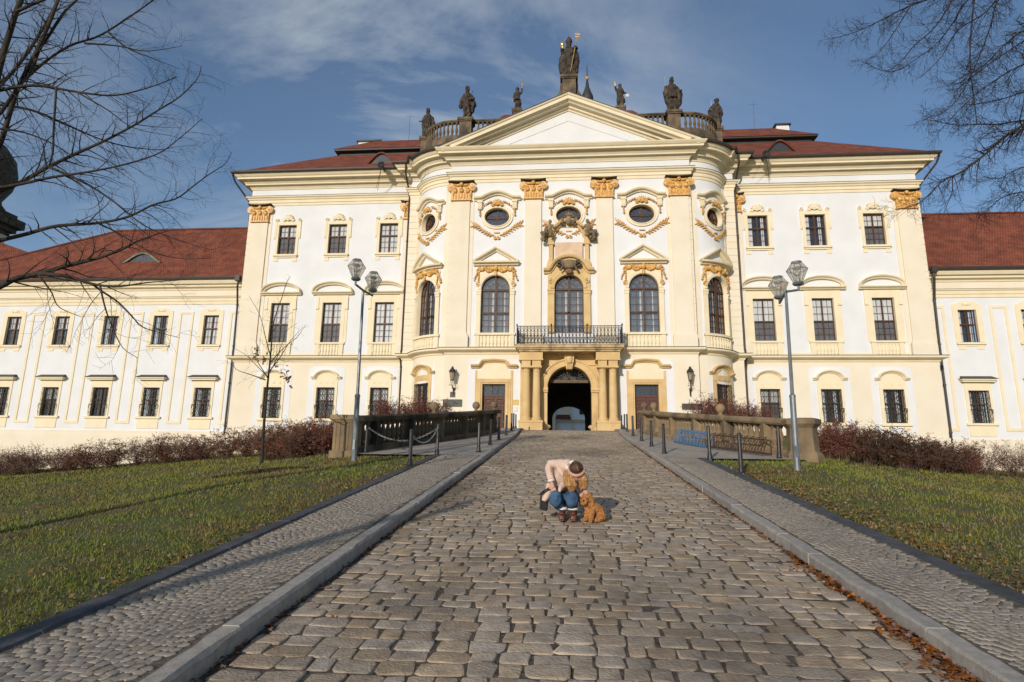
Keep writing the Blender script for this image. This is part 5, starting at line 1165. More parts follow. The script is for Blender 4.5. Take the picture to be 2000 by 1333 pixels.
statue(-11.5, 45.0, 27.9, 2.75, 'dark robed statue in a wide cloak, outermost on the left balustrade end', ex1, hat='crown', arms=[[(-.33, 0, 1.8), (-.5, -.1, 1.45), (-.42, -.32, 1.28)], [(.34, 0, 1.8), (.5, .02, 1.4), (.3, -.28, 1.2)]], flare=1.05, cloak=[([(.3, .1, 1.8), (.52, .1, 1.2), (.45, .1, .4)], [.2, .26, .2]), ([(-.3, .1, 1.8), (-.42, .1, 1.3), (-.3, .1, .5)], [.18, .2, .15])], seed=1, belly=1.15)
def ex2(P): return [rod(P, (.15, -.35, 1.3), (.62, -.3, 2.0), .018)]
statue(-7.85, 42.62, 27.95, 2.95, 'dark statue with hand on hip and slanting staff, left of the gable', ex2, hat='crown', arms=[[(-.34, 0, 1.8), (-.62, .05, 1.45), (-.5, -.15, 1.15)], [(.34, 0, 1.8), (.62, -.05, 1.55), (.38, -.3, 1.4)]], legs=True, cloak=[([(.35, .1, 1.7), (.55, .12, 1.2), (.35, .1, .6)], [.18, .24, .16]), ([(-.3, .1, 1.7), (-.6, .1, 1.1), (-.5, .1, 1.0)], [.14, .18, .1]), ([(-.2, -.2, 1.2), (.1, -.28, .8), (.3, -.1, .3)], [.14, .16, .1])], seed=2)
def ex3(P):
    b = MB(); b.tube([P(.62, -.1, 2.25), P(.66, -.1, 2.62)], .03, 5); b.blob(P(.66, -.1, 2.72), (.09, .06, .12), 7, 5)
    for i in range(6): b.tube([P(.66, -.1, 2.7), P(.66+.2*math.cos(i), -.1, 2.72+.2*math.sin(i))], .012, 3)
    c = MB(); c.tube([P(-.5, -.1, 1.2), P(-.62, -.14, .95)], .03, 5); c.blob(P(-.64, -.14, .9), (.1, .05, .05), 6, 4)
    return [('gilt_torch', b, GILT), ('gilt_tool', c, GILT)]
statue(-4.0, 43.6, 29.3, 2.1, 'small dark angel statue raising a gilt torch above the left slope of the gable', ex3, hat='helmet', arms=[[(.3, 0, 1.8), (.55, -.02, 1.75), (.6, -.1, 2.2)], [(-.32, 0, 1.8), (-.45, 0, 1.45), (-.5, -.1, 1.2)]], legs=True, cloak=[([(.2, .05, 1.3), (.36, .08, .8), (.25, .05, .3)], [.14, .17, .14])], seed=3)
def ex4(P):
    b = MB(); c0 = P(-.62, -.3, 2.02); b.blob(c0, (.13, .08, .15), 9, 6)
    for i in range(14): a = 2*PI*i/14; b.tube([c0, (c0[0]+.27*math.cos(a), c0[1], c0[2]+.32*math.sin(a))], [.03, .008], 4)
    b.tube([c0, P(-.62, -.3, 1.75)], .035, 5)
    s_ = MB(); p, q = P(.12, -.5, .15), P(.82, -.28, 2.7); s_.tube([p, q], .032, 6); a1, a2 = Vector(p), Vector(q); d = (a2-a1).normalized(); e = Vector((d.z, 0, -d.x))
    for k, w_ in ((-.1, .2), (-.32, .14)): c_ = a2+d*k; s_.tube([c_-e*w_, c_+e*w_], .025, 5)
    s_.tube([a2, a2+d*.12], .03, 5)
    return [('gilt_sunburst', b, GILT), ('gilt_cross_staff', s_, GILT)]
statue(0.08, 42.9, 31.4, 3.5, 'largest dark statue, mitred, with gilt sunburst and cross staff on the gable peak', ex4, hat='mitre', wide=.60, arms=[[(-.34, 0, 1.8), (-.6, -.05, 1.5), (-.6, -.3, 1.72)], [(.34, 0, 1.8), (.64, -.05, 1.9), (.6, -.3, 1.82)]], flare=1.1, cloak=[([(.36, .05, 1.85), (.62, .08, 1.5), (.58, .08, .8), (.42, .05, .1)], [.14, .22, .22, .16]), ([(-.36, .05, 1.8), (-.58, .08, 1.3), (-.62, .08, .8), (-.4, .05, .1)], [.16, .2, .22, .14])], seed=4, amp=.07)
def ex5(P):
    b = MB(); b.tube([P(-.62, -.1, 2.2), P(-.66, -.1, 2.5)], .025, 5); b.blob(P(-.68, -.1, 2.6), (.07, .05, .12), 6, 5)
    c = MB(); c.blob(P(.95, -.15, 1.15), (.16, .04, .14), 10, 6); c.tube([P(.78, -.1, 1.4), P(.92, -.14, 1.2)], .025, 5)
    return [('gilt_torch', b, GILT), ('pale_mirror', c, mat('pale_metal_disc', (0.6, 0.58, 0.55), 0.5, None, 4))]
statue(4.05, 43.6, 29.2, 2.15, 'small dark angel statue holding a pale disc above the right slope of the gable', ex5, hat='hair', arms=[[(-.3, 0, 1.8), (-.52, -.02, 1.75), (-.6, -.1, 2.15)], [(.32, 0, 1.8), (.52, 0, 1.5), (.78, -.1, 1.42)]], cloak=[([(.1, .05, 1.2), (.36, .08, .9), (.5, .05, .5)], [.2, .2, .12])], seed=5, belly=.8, flare=.75)
def ex6(P): return [rod(P, (-.62, -.15, 1.6), (-.62, -.12, 2.5), .02, 'sword', mat('grey_sword_metal', (0.35, 0.34, 0.33), 0.4, None, 4))]
statue(7.85, 42.62, 27.95, 3.05, 'tall dark crowned statue with upright sword on the pedestal right of the gable', ex6, hat='crown', arms=[[(-.34, 0, 1.85), (-.55, .02, 1.55), (-.62, -.15, 1.78)], [(.34, 0, 1.8), (.6, 0, 1.5), (.75, -.2, 1.42)]], legs=True, cloak=[([(.36, .1, 1.75), (.62, .1, 1.35), (.55, .12, .8), (.3, .1, .35)], [.16, .2, .24, .14]), ([(-.34, .1, 1.8), (-.5, .1, 1.5), (-.36, .1, 1.0), (-.25, .1, .3)], [.16, .2, .2, .1])], seed=6)
def ex7(P): return [rod(P, (-.5, -.25, 1.4), (-.58, -.2, 2.15), .022, 'pale_staff_tip', mat('pale_staff', (0.5, 0.46, 0.4), 0.6, None, 4))]
statue(11.5, 45.0, 27.9, 2.8, 'dark cowled leaning statue with pale staff tip, outermost on the right balustrade end', ex7, hat='helmet', arms=[[(-.33, 0, 1.8), (-.5, -.08, 1.4), (-.5, -.25, 1.6)], [(.34, 0, 1.8), (.5, 0, 1.4), (.3, -.28, 1.25)]], lean=.17, flare=.95, cloak=[([(.3, .1, 1.8), (.5, .1, 1.3), (.42, .1, .6)], [.18, .24, .18]), ([(-.3, .1, 1.75), (-.46, .1, 1.5), (-.3, .1, .6)], [.16, .2, .14])], seed=7)

# ------------------------------------------------------------------ wall lanterns and plates on the front
LGL2 = glass_mat('amber_lantern_glass', (0.85, 0.72, 0.5), 0.06, (0.95, 0.97, 1, 1), 0.35)
def wall_lantern(u, z, label):
    y = CF-0.55; t = thing('wall_lantern', (XC+u, CF, z-1.3), label, 'lantern', 'wall lanterns beside the gateway')
    c = (XC+u, y)
    b = MB(); b.lathe([(0.13, z-0.02), (0.235, z+0.62)], (c[0], c[1], 0), 6, cap=False); obj('lantern_glass', b, LGL2, t, fix=False)
    f = MB()
    for i in range(6): a = 2*PI*(i+.5)/6; f.tube([(c[0]+.135*math.cos(a), c[1]+.135*math.sin(a), z-.02), (c[0]+.24*math.cos(a), c[1]+.24*math.sin(a), z+.62), (c[0]+.31*math.cos(a), c[1]+.31*math.sin(a), z+.72)], .016, 4)
    f.lathe([(.15, z-.06), (.15, z), (.12, z+.01)], (c[0], c[1], 0), 6); f.lathe([(.27, z+.60), (.28, z+.66), (.24, z+.7), (.2, z+.82), (.1, z+.92), (.09, z+1.0), (.02, z+1.08)], (c[0], c[1], 0), 8)
    obj('lantern_frame', f, IRON, t)
    f = MB(); f.tube([(c[0], y, z-.05), (c[0], y, z-.42), (c[0]+.03, y+.1, z-.6), (c[0]+.05, CF-.2, z-.66), (c[0]+.05, CF-.05, z-.8)], [.03, .03, .05, .06, .05], 7); f.tube([(c[0]-.25, y, z-.42), (c[0]+.25, y, z-.42)], .02, 5); f.tube([(c[0]+.05, CF-.06, z-.55), (c[0]+.05, CF-.06, z-1.15)], [.09, .05], 6)
    for sg in (-1, 1): f.tube([(c[0]+sg*.13, y, z-.04), (c[0]+sg*.15, y, z-.42)], .012, 4)
    obj('bracket', f, IRON, t)
    f = MB(); f.lathe([(.05, z+.05), (.07, z+.25), (.05, z+.42), (.02, z+.46)], (c[0], c[1], 0), 8); obj('bulb', f, mat('opal_bulb', (0.8, 0.75, 0.65), 0.4, None, 3), t); t.scale = (.88, .88, .88); t.location.z += .1
wl = wall_lantern(-8.05, 7.62, 'black six-sided wall lantern above the two dark plates left of the gateway')
wl2 = wall_lantern(8.05, 7.62, 'black six-sided wall lantern above the single dark plate right of the gateway')
p = MB(); p.box(XC-8.72, XC-7.38, -(CF-0.0), -(CF-0.06), 5.78, 6.30); 
def plate(name, u0, u1, z0, z1, m, label, deco=None, th=0.05):
    p = MB(); p.box(u0, u1, 0, th, z0, z1); f = thing(name, (XC+(u0+u1)/2, CF, z0), label, 'plaque')
    obj('plate', p, m, f, C0); r = MB(); r.ring([(u0+.05, z0+.05), (u1-.05, z0+.05), (u1-.05, z1-.05), (u0+.05, z1-.05)], [(u0, z0), (u1, z0), (u1, z1), (u0, z1)], th-.01, th+.02); obj('plate_rim', r, m, f, C0)
    if deco: d = MB(); deco(d, th); obj('raised_lettering', d, m, f, C0)
    return f
def deco1(d, th):
    d.ring([(x-8.38, z+6.03) for x, z in ell(.13, .13, 14)], [(x-8.38, z+6.03) for x, z in ell(.17, .17, 14)], th, th+.02)
    d.ribbon([(x-8.38, z+6.03) for x, z in [(.07*math.cos(a), .07*math.sin(a)) for a in [0.6+5*i/9 for i in range(10)]]], [(-.015, th), (-.015, th+.02), (.015, th+.02), (.015, th)])
    for x in (-8.13, -8.0, -7.9, -7.83): d.box(x, x+.03, th, th+.02, 5.93, 6.13)
    d.ribbon([(-7.66+.07*math.cos(a), 6.03+.1*math.sin(a)) for a in [0.9+4.6*i/9 for i in range(10)]], [(-.015, th), (-.015, th+.02), (.015, th+.02), (.015, th)])
plate('wall_plaque', -8.74, -7.40, 5.76, 6.26, BRONZE, 'long dark green plaque with raised lettering below the small square plate', deco1)
plate('wall_plaque', -8.24, -7.90, 6.42, 6.78, BRONZE, 'small square dark plate between the left wall lantern and the long plaque')
plate('wall_plaque', 7.50, 8.82, 5.66, 6.06, BRONZE, 'long dark blank plaque below the lantern right of the right door', lambda d, th: d.box(7.75, 8.45, th, th+.012, 5.95, 5.965))
plate('door_sign', -3.92, -3.46, 5.90, 6.26, mat('brass_sign', (0.66, 0.47, 0.14), 0.5, (0.55, 0.38, 0.1), 3), 'small brass sign on the white wall between left door and portal columns', None, .03)
plate('door_notice', -3.84, -3.58, 5.48, 5.76, mat('white_notice_plastic', (0.75, 0.74, 0.73), 0.5, None, 3), 'small white box on the wall beneath the brass sign', None, .06)

# ------------------------------------------------------------------ bridge balustrades
def bridge_bal(sg, path, pier, octo, label, balls, ST):
    t = thing('stone_balustrade', (path[0][0], path[0][1], float(zr(path[0][1]))), label, 'balustrade', 'stone balustrades flanking the forecourt')
    o_ = runlen(path); Ltot = o_[-1]; n = int(Ltot/0.5)
    pts = [along(path, o_, min(Ltot, Ltot*i/n)) for i in range(n+1)]
    def run(prof, name):
        mb = MB(); q = len(prof); vs = []
        for i, (x, y) in enumerate(pts):
            a = pts[max(0, i-1)]; b = pts[min(n, i+1)]; d = Vector((b[0]-a[0], b[1]-a[1])).normalized(); m_ = Vector((d.y, -d.x)); z = float(zr(y))+0.1
            vs += [(x+m_.x*p, y+m_.y*p, z+h) for p, h in prof]
        mb.add(vs, [(i*q+j, i*q+(j+1) % q, (i+1)*q+(j+1) % q, (i+1)*q+j) for i in range(n) for j in range(q)]+[tuple(range(q)), tuple(range(n*q, n*q+q))])
        obj(name, mb, ST, t)
    run([(-.19, .88), (.19, .88), (.23, .94), (.23, 1.02), (.17, 1.07), (-.17, 1.07), (-.23, 1.02), (-.23, .94)], 'top_rail')
    run([(-.2, -.3), (.2, -.3), (.2, .14), (.15, .2), (-.15, .2), (-.2, .14)], 'plinth')
    pier_s = [0.9+i*2.05 for i in range(int((Ltot-0.6)/2.05)+1)]
    for s_ in pier_s:
        x, y = along(path, o_, s_); z = float(zr(y))+0.1; p = MB(); p.box(x-.17, x+.17, y-.19, y+.19, z+.1, z+.9); obj('pier', p, ST, t)
    s_ = 0.35
    while s_ < Ltot-0.2:
        if min(abs(s_-k) for k in pier_s) > 0.26:
            x, y = along(path, o_, s_); z = float(zr(y))+0.1; link('baluster', BALM2[octo], None, t, Vector((x, y, z+.18))-t.location)
        s_ += 0.262
    x, y = pier; z = float(zr(y))+0.05; p = MB()
    if octo:
        P_ = [(.50, -.3), (.50, .12), (.45, .2), (.41, .24), (.39, .85), (.43, .9), (.49, .96), (.51, 1.08), (.42, 1.12)]
        p.lathe(P_, (x, y, z), 8)
    else:
        p.box(x-.37, x+.37, y-.37, y+.37, z-.3, z+.12); p.box(x-.31, x+.31, y-.31, y+.31, z+.12, z+.92); p.box(x-.35, x+.35, y-.35, y+.35, z+.92, z+.98); p.box(x-.4, x+.4, y-.4, y+.4, z+.98, z+1.12)
        for i in range(5): p.box(x-.28+i*.12, x-.22+i*.12, y-.325, y-.30, z+.16, z+.9)
    obj('end_pier', p, BSTONE, t)
    for (x, y, h) in balls:
        z = float(zr(y))+1.12; b = MB(); b.lathe([(.13, 0), (.13, .04), (.06, .08), (.06, .12), (.13, .17), (.165, .27), (.13, .38), (.04, .43)], (x, y, z+h), 10); obj('ball_finial', b, BSTONE, t, smooth=True)
    return t
LSTONE = mat('shade_darkened_stone', (0.17, 0.125, 0.075), 0.95, (0.09, 0.067, 0.043), 1.8, 9, 0.45, 14, stain=((0.018, 0.016, 0.014), 1.2, 0.45, 0.9, (1, 1, 0.45)))  # sandstone base and staining darkened to carry the shade on its road side
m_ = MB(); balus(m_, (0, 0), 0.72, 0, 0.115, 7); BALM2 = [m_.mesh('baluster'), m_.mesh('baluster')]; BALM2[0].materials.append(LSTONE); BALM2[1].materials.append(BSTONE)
LP = [(-6.1, 17.5), (-5.6, 19.1), (-4.9, 21.4), (-4.2, 23.8), (-3.75, 25.4), (-3.55, 27.6), (-3.4, 30.0)]
RP = [(6.2, 18.0), (5.6, 19.7), (5.0, 21.6), (4.4, 23.8), (4.0, 25.8), (3.75, 27.8), (3.6, 30.0)]
bridge_bal(-1, LP, (-6.25, 17.3), False, 'shade-darkened stone balustrade with a square end pier, left of the cobbled road', [(-4.75, 21.9, 0), (-3.75, 25.4, 0), (-3.42, 29.0, 0)], LSTONE)
bridge_bal(1, RP, (6.45, 17.7), True, 'sunlit brown stone balustrade with an octagonal end pier, right of the cobbled road', [(5.15, 21.2, 0), (3.8, 27.3, 0), (3.65, 29.4, 0)], BSTONE)

# ------------------------------------------------------------------ bollards, chains, lamps, racks
def bollard_mesh():
    b = MB(); b.lathe([(.062, -.1), (.062, .10), (.055, .11), (.055, .14), (.046, .16), (.043, .80), (.046, .81), (.046, .84), (.03, .865), (.004, .87)], (0, 0, 0), 10); return b.mesh('post', smooth=False)
BM_ = bollard_mesh(); BM_.materials.append(BLKP)
cm_ = MB(); cm_.lathe([(.085, 0.0), (.085, .02), (.06, .03)], (0, 0, 0), 12); CM_ = cm_.mesh('base_collar'); CM_.materials.append(BLKP)
LBOL = [(-3.60, 14.2), (-3.58, 17.05), (-5.75, 17.5)]; RBOL = [(3.76, 13.95), (3.80, 17.05), (5.72, 17.45)]
LK = [18.2, 20.9, 23.6, 26.5, 30.5, 34.5, 38.5]; RK = [18.4, 21.1, 23.8, 26.8, 30.8, 35.0, 39.0]
words = ['first', 'second', 'third', 'fourth', 'fifth', 'sixth', 'last']
BOL = [(x, y, l) for (x, y), l in zip(LBOL, ['black bollard at the left lawn edge nearest the camera, with a chain', 'black bollard at the inner corner of the left lawn where two chains meet', 'black bollard in front of the dark left balustrade at the chain end'])]
BOL += [(x, y, l) for (x, y), l in zip(RBOL, ['black bollard at the right lawn edge nearest the camera', 'slim black bollard at the inner corner of the right lawn before the blue rack', 'slim black bollard before the dark rack beside the octagonal pier'])]
BOL += [(XA-float(hw(y))-.36, y, 'black bollard along the left kerb, %s from the near end' % words[i]) for i, y in enumerate(LK)]
BOL += [(XA+float(hw(y))+.36, y, 'black bollard along the right kerb, %s from the near end' % words[i]) for i, y in enumerate(RK)]
for i, (x, y, l) in enumerate(BOL):
    z = float(zr(y))+.115 if y > 15 else float(zlawn(x, y))+.02
    t = thing('bollard', (x, y, z), l, 'bollard', 'black bollards beside the road')
    t.rotation_euler = (rnd.gauss(0, .015), rnd.gauss(0, .015), rnd.random()*6)
    link('post', BM_, None, t); link('base_collar', CM_, None, t)
CHM = mat('white_galvanised_chain', (0.42, 0.41, 0.40), 0.5, (0.28, 0.275, 0.27), 9, metal=.2)
def chain(a, b, sag, label, r=.012):
    pa = Vector((a[0], a[1], float(zr(a[1]))+.86)); pb = Vector((b[0], b[1], float(zr(b[1]))+.86)); mb = MB(); n = 44
    P = [pa.lerp(pb, i/n)-Vector((0, 0, sag*4*(i/n)*(1-i/n))) for i in range(n+1)]
    for i in range(n):
        d = (P[i+1]-P[i]); c = (P[i]+P[i+1])/2; dn = d.normalized(); up = Vector((0, 0, 1)) if i % 2 else dn.cross(Vector((0, 0, 1))).normalized(); up = (up-dn*up.dot(dn)).normalized(); l_ = d.length*.68
        mb.tube([c+dn*l_*math.cos(q)+up*r*1.5*math.sin(q) for q in [2*PI*j/8 for j in range(9)]], r*.5, 4)
    tag(obj('chain', mb, CHM), label, 'chain', 'white chains hanging between bollards')
chain(LBOL[2], LBOL[1], .38, 'long pale chain sagging across the front of the dark left balustrade')
chain(LBOL[1], LBOL[0], .30, 'short pale chain sagging between the two lawn-edge bollards on the left')
def street_lamp(x, y, label, arm, lean):
    z = float(zlawn(x, y)); h = 4.55 if x < 0 else 4.2; t = thing('street_lamp', (x, y, z), label, 'street lamp', 'twin-headed street lamps on the lawns')
    L_ = lambda zz: x+lean*zz
    b = MB(); b.tube([(L_(-.1), y, z-.1), (L_(.5), y, z+.5), (L_(1.68), y, z+1.68)], [.075, .068, .066], 12); b.tube([(L_(1.66), y, z+1.66), (L_(1.70), y, z+1.70), (L_(1.74), y, z+1.74)], [.072, .072, .045], 12); b.box(L_(.3)-.03, L_(.3)+.03, y-.085, y-.05, z+.3, z+.55); obj('pole_base', b, GALV, t, smooth=False)
    b = MB(); b.tube([(L_(1.7), y, z+1.7), (L_(h), y, z+h)], [.043, .036], 10); obj('pole', b, GALV, t)
    top = Vector((L_(h), y, z+h)); a, c = Vector(arm[0]), Vector(arm[1]); up = Vector((0, 0, .17))
    b = MB(); b.tube([a+Vector((0, 0, .02)), a-up*.6, top, c-up*.6, c+Vector((0, 0, .02))], .03, 8); obj('arm', b, GALV, t)
    for p in (a, c):
        x0, y0, z0 = p; b = MB(); b.lathe([(.09, z0+.06), (.235, z0+.38), (.11, z0+.56)], (x0, y0, 0), 6, cap=False); lg = obj('lantern', b, LGLASS, t)
        f = MB()
        for i in range(6): q = 2*PI*(i+.5)/6; f.tube([(x0+.09*math.cos(q), y0+.09*math.sin(q), z0+.06), (x0+.237*math.cos(q), y0+.237*math.sin(q), z0+.38), (x0+.11*math.cos(q), y0+.11*math.sin(q), z0+.56)], .0065, 4)
        f.tube([(x0+.236*math.cos(2*PI*(i+.5)/6), y0+.236*math.sin(2*PI*(i+.5)/6), z0+.38) for i in range(7)], .008, 4); obj('lantern_frame', f, GALV, lg)
        f = MB(); f.lathe([(.05, z0), (.10, z0+.01), (.13, z0+.05), (.11, z0+.08)], (x0, y0, 0), 10); obj('lantern_foot', f, GALV, lg); f = MB(); f.lathe([(.12, z0+.555), (.12, z0+.58), (.03, z0+.60)], (x0, y0, 0), 6); obj('lantern_cap', f, GALV, lg)
        f = MB(); f.lathe([(.03, z0+.06), (.06, z0+.10), (.06, z0+.16), (.03, z0+.18), (.03, z0+.22), (.07, z0+.25), (.07, z0+.30), (.03, z0+.32), (.03, z0+.37), (.09, z0+.40), (.09, z0+.43), (.05, z0+.46)], (x0, y0, 0), 10); obj('lamp_holder', f, mat('grey_lamp_fitting', (0.42, 0.42, 0.42), 0.4, (0.2, 0.2, 0.2), 12, spec=.6), lg)
street_lamp(-5.42, 15.6, 'tall grey twin-lantern street lamp on the left lawn before the dark balustrade', [(-5.50, 15.05, 6.38), (-5.36, 16.05, 6.36)], -.012)
street_lamp(5.19, 14.7, 'tall grey twin-lantern street lamp on the right lawn before the octagonal pier', [(5.36, 14.2, 5.86), (5.26, 15.2, 5.82)], .014)
def rack(p, q, n, m, label):
    a = Vector((p[0], p[1], float(zr(p[1]))+.12)); b = Vector((q[0], q[1], float(zr(q[1]))+.12)); d = b-a; u = Vector((d.y, -d.x, 0)).normalized()*.3
    t = thing('bike_rack', a, label, 'bike rack', 'bicycle racks in front of the right balustrade')
    f = MB()
    for s_ in (0, 1): f.tube([a+u*s_+Vector((0, 0, .04)), b+u*s_+Vector((0, 0, .04))], .025, 5)
    f.tube([a+Vector((0, 0, .42)), b+Vector((0, 0, .42))], .02, 5)
    for e in (a, b): f.tube([e+Vector((0, 0, .04)), e+u+Vector((0, 0, .04))], .022, 5); f.tube([e+Vector((0, 0, .04)), e+Vector((0, 0, .42))], .022, 5)
    obj('rack_frame', f, m, t)
    for i in range(n):
        c = a+d*((i+.5)/n); w_ = d/n*.32; f = MB()
        f.tube([c-w_+u+Vector((0, 0, .04)), c-w_+u*.8+Vector((0, 0, .3)), c-w_*.7+u*.3+Vector((0, 0, .47)), c+Vector((0, 0, .50)), c+w_*.7+u*.3+Vector((0, 0, .47)), c+w_+u*.8+Vector((0, 0, .3)), c+w_+u+Vector((0, 0, .04))], .013, 5); obj('wheel_hoop', f, m, t)
rack((4.15, 23.0), (4.72, 20.75), 9, BLUEP, 'low blue metal bicycle rack against the right balustrade')
rack((4.75, 20.6), (5.75, 18.2), 10, mat('rusty_dark_steel', (0.04, 0.034, 0.03), 0.7, (0.09, 0.045, 0.025), 7), 'low dark rusty bicycle rack between the blue rack and the octagonal pier')
# ------------------------------------------------------------------ bare trees
def polyresample(P, n):
    P = [Vector(p) for p in P]; L_ = [0]
    for a, b in zip(P, P[1:]): L_.append(L_[-1]+(b-a).length)
    out = []
    for i in range(n):
        s_ = L_[-1]*i/(n-1); j = 0
        while j < len(P)-2 and L_[j+1] < s_: j += 1
        t = (s_-L_[j])/max(1e-9, L_[j+1]-L_[j])
        p0 = P[max(0, j-1)]; p1 = P[j]; p2 = P[j+1]; p3 = P[min(len(P)-1, j+2)]
        out.append(0.5*((2*p1)+(p2-p0)*t+(2*p0-5*p1+4*p2-p3)*t*t+(3*p1-p0-3*p2+p3)*t**3))
    return out
def twigs(path, r0, r1, level, g, out, step, Lr, droop, start=0.1, amin=35, amax=65):
    n = len(path); tot = sum((b-a).length for a, b in zip(path, path[1:])); k = max(1, int(tot/step)); side = 1
    for i in range(k):
        t = start+(1-start)*(i+g.random())/k; f = t*(n-1); j = min(n-2, int(f)); p = path[j].lerp(path[j+1], f-j); d = (path[j+1]-path[j]).normalized()
        q = Vector((g.gauss(0, 1), g.gauss(0, 1), g.gauss(0, 1))); q = (q-d*q.dot(d))
        if q.length < 1e-3: continue
        q.normalize(); a = rad(g.uniform(amin, amax)); e = d*math.cos(a)+q*math.sin(a)
        L_ = Lr*g.uniform(.35, 1.0)*(1.05-.55*t); m = 5 if level else 4; c = p.copy(); pts = [c.copy()]
        for s_ in range(m-1):
            e = (e+Vector((g.gauss(0, .16), g.gauss(0, .16), g.gauss(0, .16)+droop))).normalized(); c = c+e*(L_/(m-1)); pts.append(c.copy())
        rr = max(.0018, min((r0+(r1-r0)*t)*.42, .007+.005*level)); out.append((pts, [rr+(.0012-rr)*(z/(m-1)) for z in range(m)]))
        if level: twigs(pts, rr, .002, level-1, g, out, step*.55, Lr*.42, droop, .25, amin, amax)
def limb(px, y0, y1, n=None):
    k = len(px); return polyresample([at(x, y, y0+(y1-y0)*i/(k-1)) for i, (x, y) in enumerate(px)], n or max(6, k*3))
def build_tree(label, trunk, limbs, bark, seed, step, Lr, droop, levels, name='bare_tree'):
    g = random.Random(seed); t = thing(name, trunk[0], label, 'tree')
    b = MB(); P = polyresample(trunk, 14); b.tube(P, [trunk_r(trunk, i/13) for i in range(14)], 12); obj('trunk', b, bark, t, smooth=True)
    c = MB(); out = []
    for px, y0, y1, r0, r1, join in limbs:
        P = limb(px, y0, y1) if y0 is not None else polyresample(px, 8)
        if join is not None:
            j = trunk_at(trunk, join); a = P[0]; P = polyresample([j, j.lerp(a, .5)+Vector((0, 0, -.12)), a], 6)[:-1]+P
        m = len(P); c.tube(P, [r0+(r1-r0)*(i/(m-1))**.8 for i in range(m)], 7)
        twigs(P, r0, r1, levels, g, out, step, Lr, droop, .08 if join is None else .25)
    for pts, rr in out: c.tube(pts, rr, 3 if rr[0] < .006 else 5)
    obj('crown', c, bark, t, fix=False, smooth=True)
    return t
def trunk_at(T, z):
    for a, b in zip(T, T[1:]):
        if a[2] <= z <= b[2]: f = (z-a[2])/(b[2]-a[2]); return Vector(a).lerp(Vector(b), f)
    return Vector(T[-1])
def trunk_r(T, t): return .17-.10*t
zL = float(zlawn(-8.0, 5.6))
LT = [(-8.0, 5.6, zL-.4), (-8.0, 5.6, zL+1.5), (-8.05, 5.65, 3.2), (-8.15, 5.7, 5.0), (-8.5, 5.8, 7.5), (-9.2, 5.9, 10.0)]
LL = [
 ([(-40, 370), (0, 281), (17, 228), (36, 170), (62, 120), (90, 60), (113, 0), (130, -60)], 7.4, 7.6, .046, .022, 4.6),
 ([(-20, 235), (0, 222), (36, 170), (60, 145), (100, 112), (140, 88), (190, 72), (240, 42), (300, 0), (330, -25)], 7.2, 8.2, .032, .009, 5.2),
 ([(-30, 210), (0, 168), (30, 135), (62, 91), (90, 45), (113, 0), (125, -30)], 7.8, 8.4, .032, .018, 5.6),
 ([(-15, 190), (5, 108), (20, 60), (31, 24), (41, 0), (50, -40)], 7.0, 7.0, .050, .034, 5.4),
 ([(31, 24), (60, 10), (85, 0), (120, -20)], 7.0, 6.8, .026, .016, None),
 ([(60, 145), (75, 100), (95, 70), (125, 25), (150, 0), (165, -20)], 7.5, 7.8, .03, .015, None),
 ([(-30, 185), (0, 177), (50, 168), (95, 170), (150, 180), (215, 187), (260, 180), (310, 165), (345, 150)], 7.0, 7.6, .030, .006, 5.2),
 ([(-30, 200), (0, 205), (60, 215), (110, 235), (190, 270), (250, 287), (310, 293), (330, 290)], 7.6, 8.6, .030, .005, 5.0),
 ([(-30, 250), (0, 252), (50, 260), (110, 285), (160, 320)], 6.8, 7.4, .022, .006, 4.6),
 ([(-30, 385), (0, 373), (42, 356), (95, 326), (150, 300), (205, 275), (262, 245), (310, 215), (350, 190), (385, 155), (393, 130)], 7.2, 8.0, .040, .005, 4.0),
 ([(-30, 368), (0, 367), (45, 359), (100, 347), (180, 335), (250, 320), (310, 300), (345, 275), (375, 250), (395, 232)], 7.0, 7.6, .030, .004, 4.0),
 ([(-30, 480), (0, 470), (50, 458), (110, 442), (190, 436), (250, 424), (300, 400), (345, 388), (380, 362), (410, 340), (440, 320), (452, 298)], 7.3, 8.2, .038, .004, 3.4),
 ([(-40, 575), (0, 560), (30, 545), (75, 535), (130, 520), (190, 505), (240, 487), (272, 470), (330, 450)], 7.0, 7.6, .058, .006, 2.9),
 ([(75, 535), (130, 540), (180, 555), (230, 560), (290, 552), (350, 548)], 7.05, 7.4, .030, .004, None),
 ([(180, 555), (200, 570), (230, 590), (260, 620), (280, 640), (350, 660)], 7.2, 7.6, .016, .003, None),
 ([(195, 556), (205, 600), (220, 640), (240, 680), (270, 700)], 7.2, 7.3, .014, .003, None),
 ([(75, 537), (100, 570), (115, 600), (160, 620)], 7.0, 7.2, .013, .003, None),
 ([(95, 326), (170, 360), (230, 400), (280, 440), (350, 470), (420, 490)], 7.3, 7.9, .020, .003, None),
 ([(190, 436), (230, 455), (290, 490), (350, 505), (410, 505)], 7.6, 8.0, .014, .003, None),
 ([(110, 170), (105, 250), (103, 300), (95, 326)], 7.2, 7.3, .016, .012, None),
 ([(150, 180), (210, 215), (260, 250), (330, 265)], 7.3, 7.6, .013, .003, None),
 ([(165, 85), (230, 90), (280, 100), (330, 95), (355, 90)], 7.7, 8.2, .016, .003, None),
 ([(210, 62), (250, 95), (300, 115), (350, 135)], 7.8, 8.3, .014, .003, None)]
build_tree('bare tree with dark spreading limbs reaching in over the left lawn', LT, LL, BARK, 11, .15, .95, -.06, 1)
zR = float(zlawn(10.6, 9.2))
RT = [(10.6, 9.2, zR-.2), (10.6, 9.2, zR+2), (10.5, 9.1, 6.0), (10.3, 9.0, 8.5), (10.0, 9.0, 11.5)]
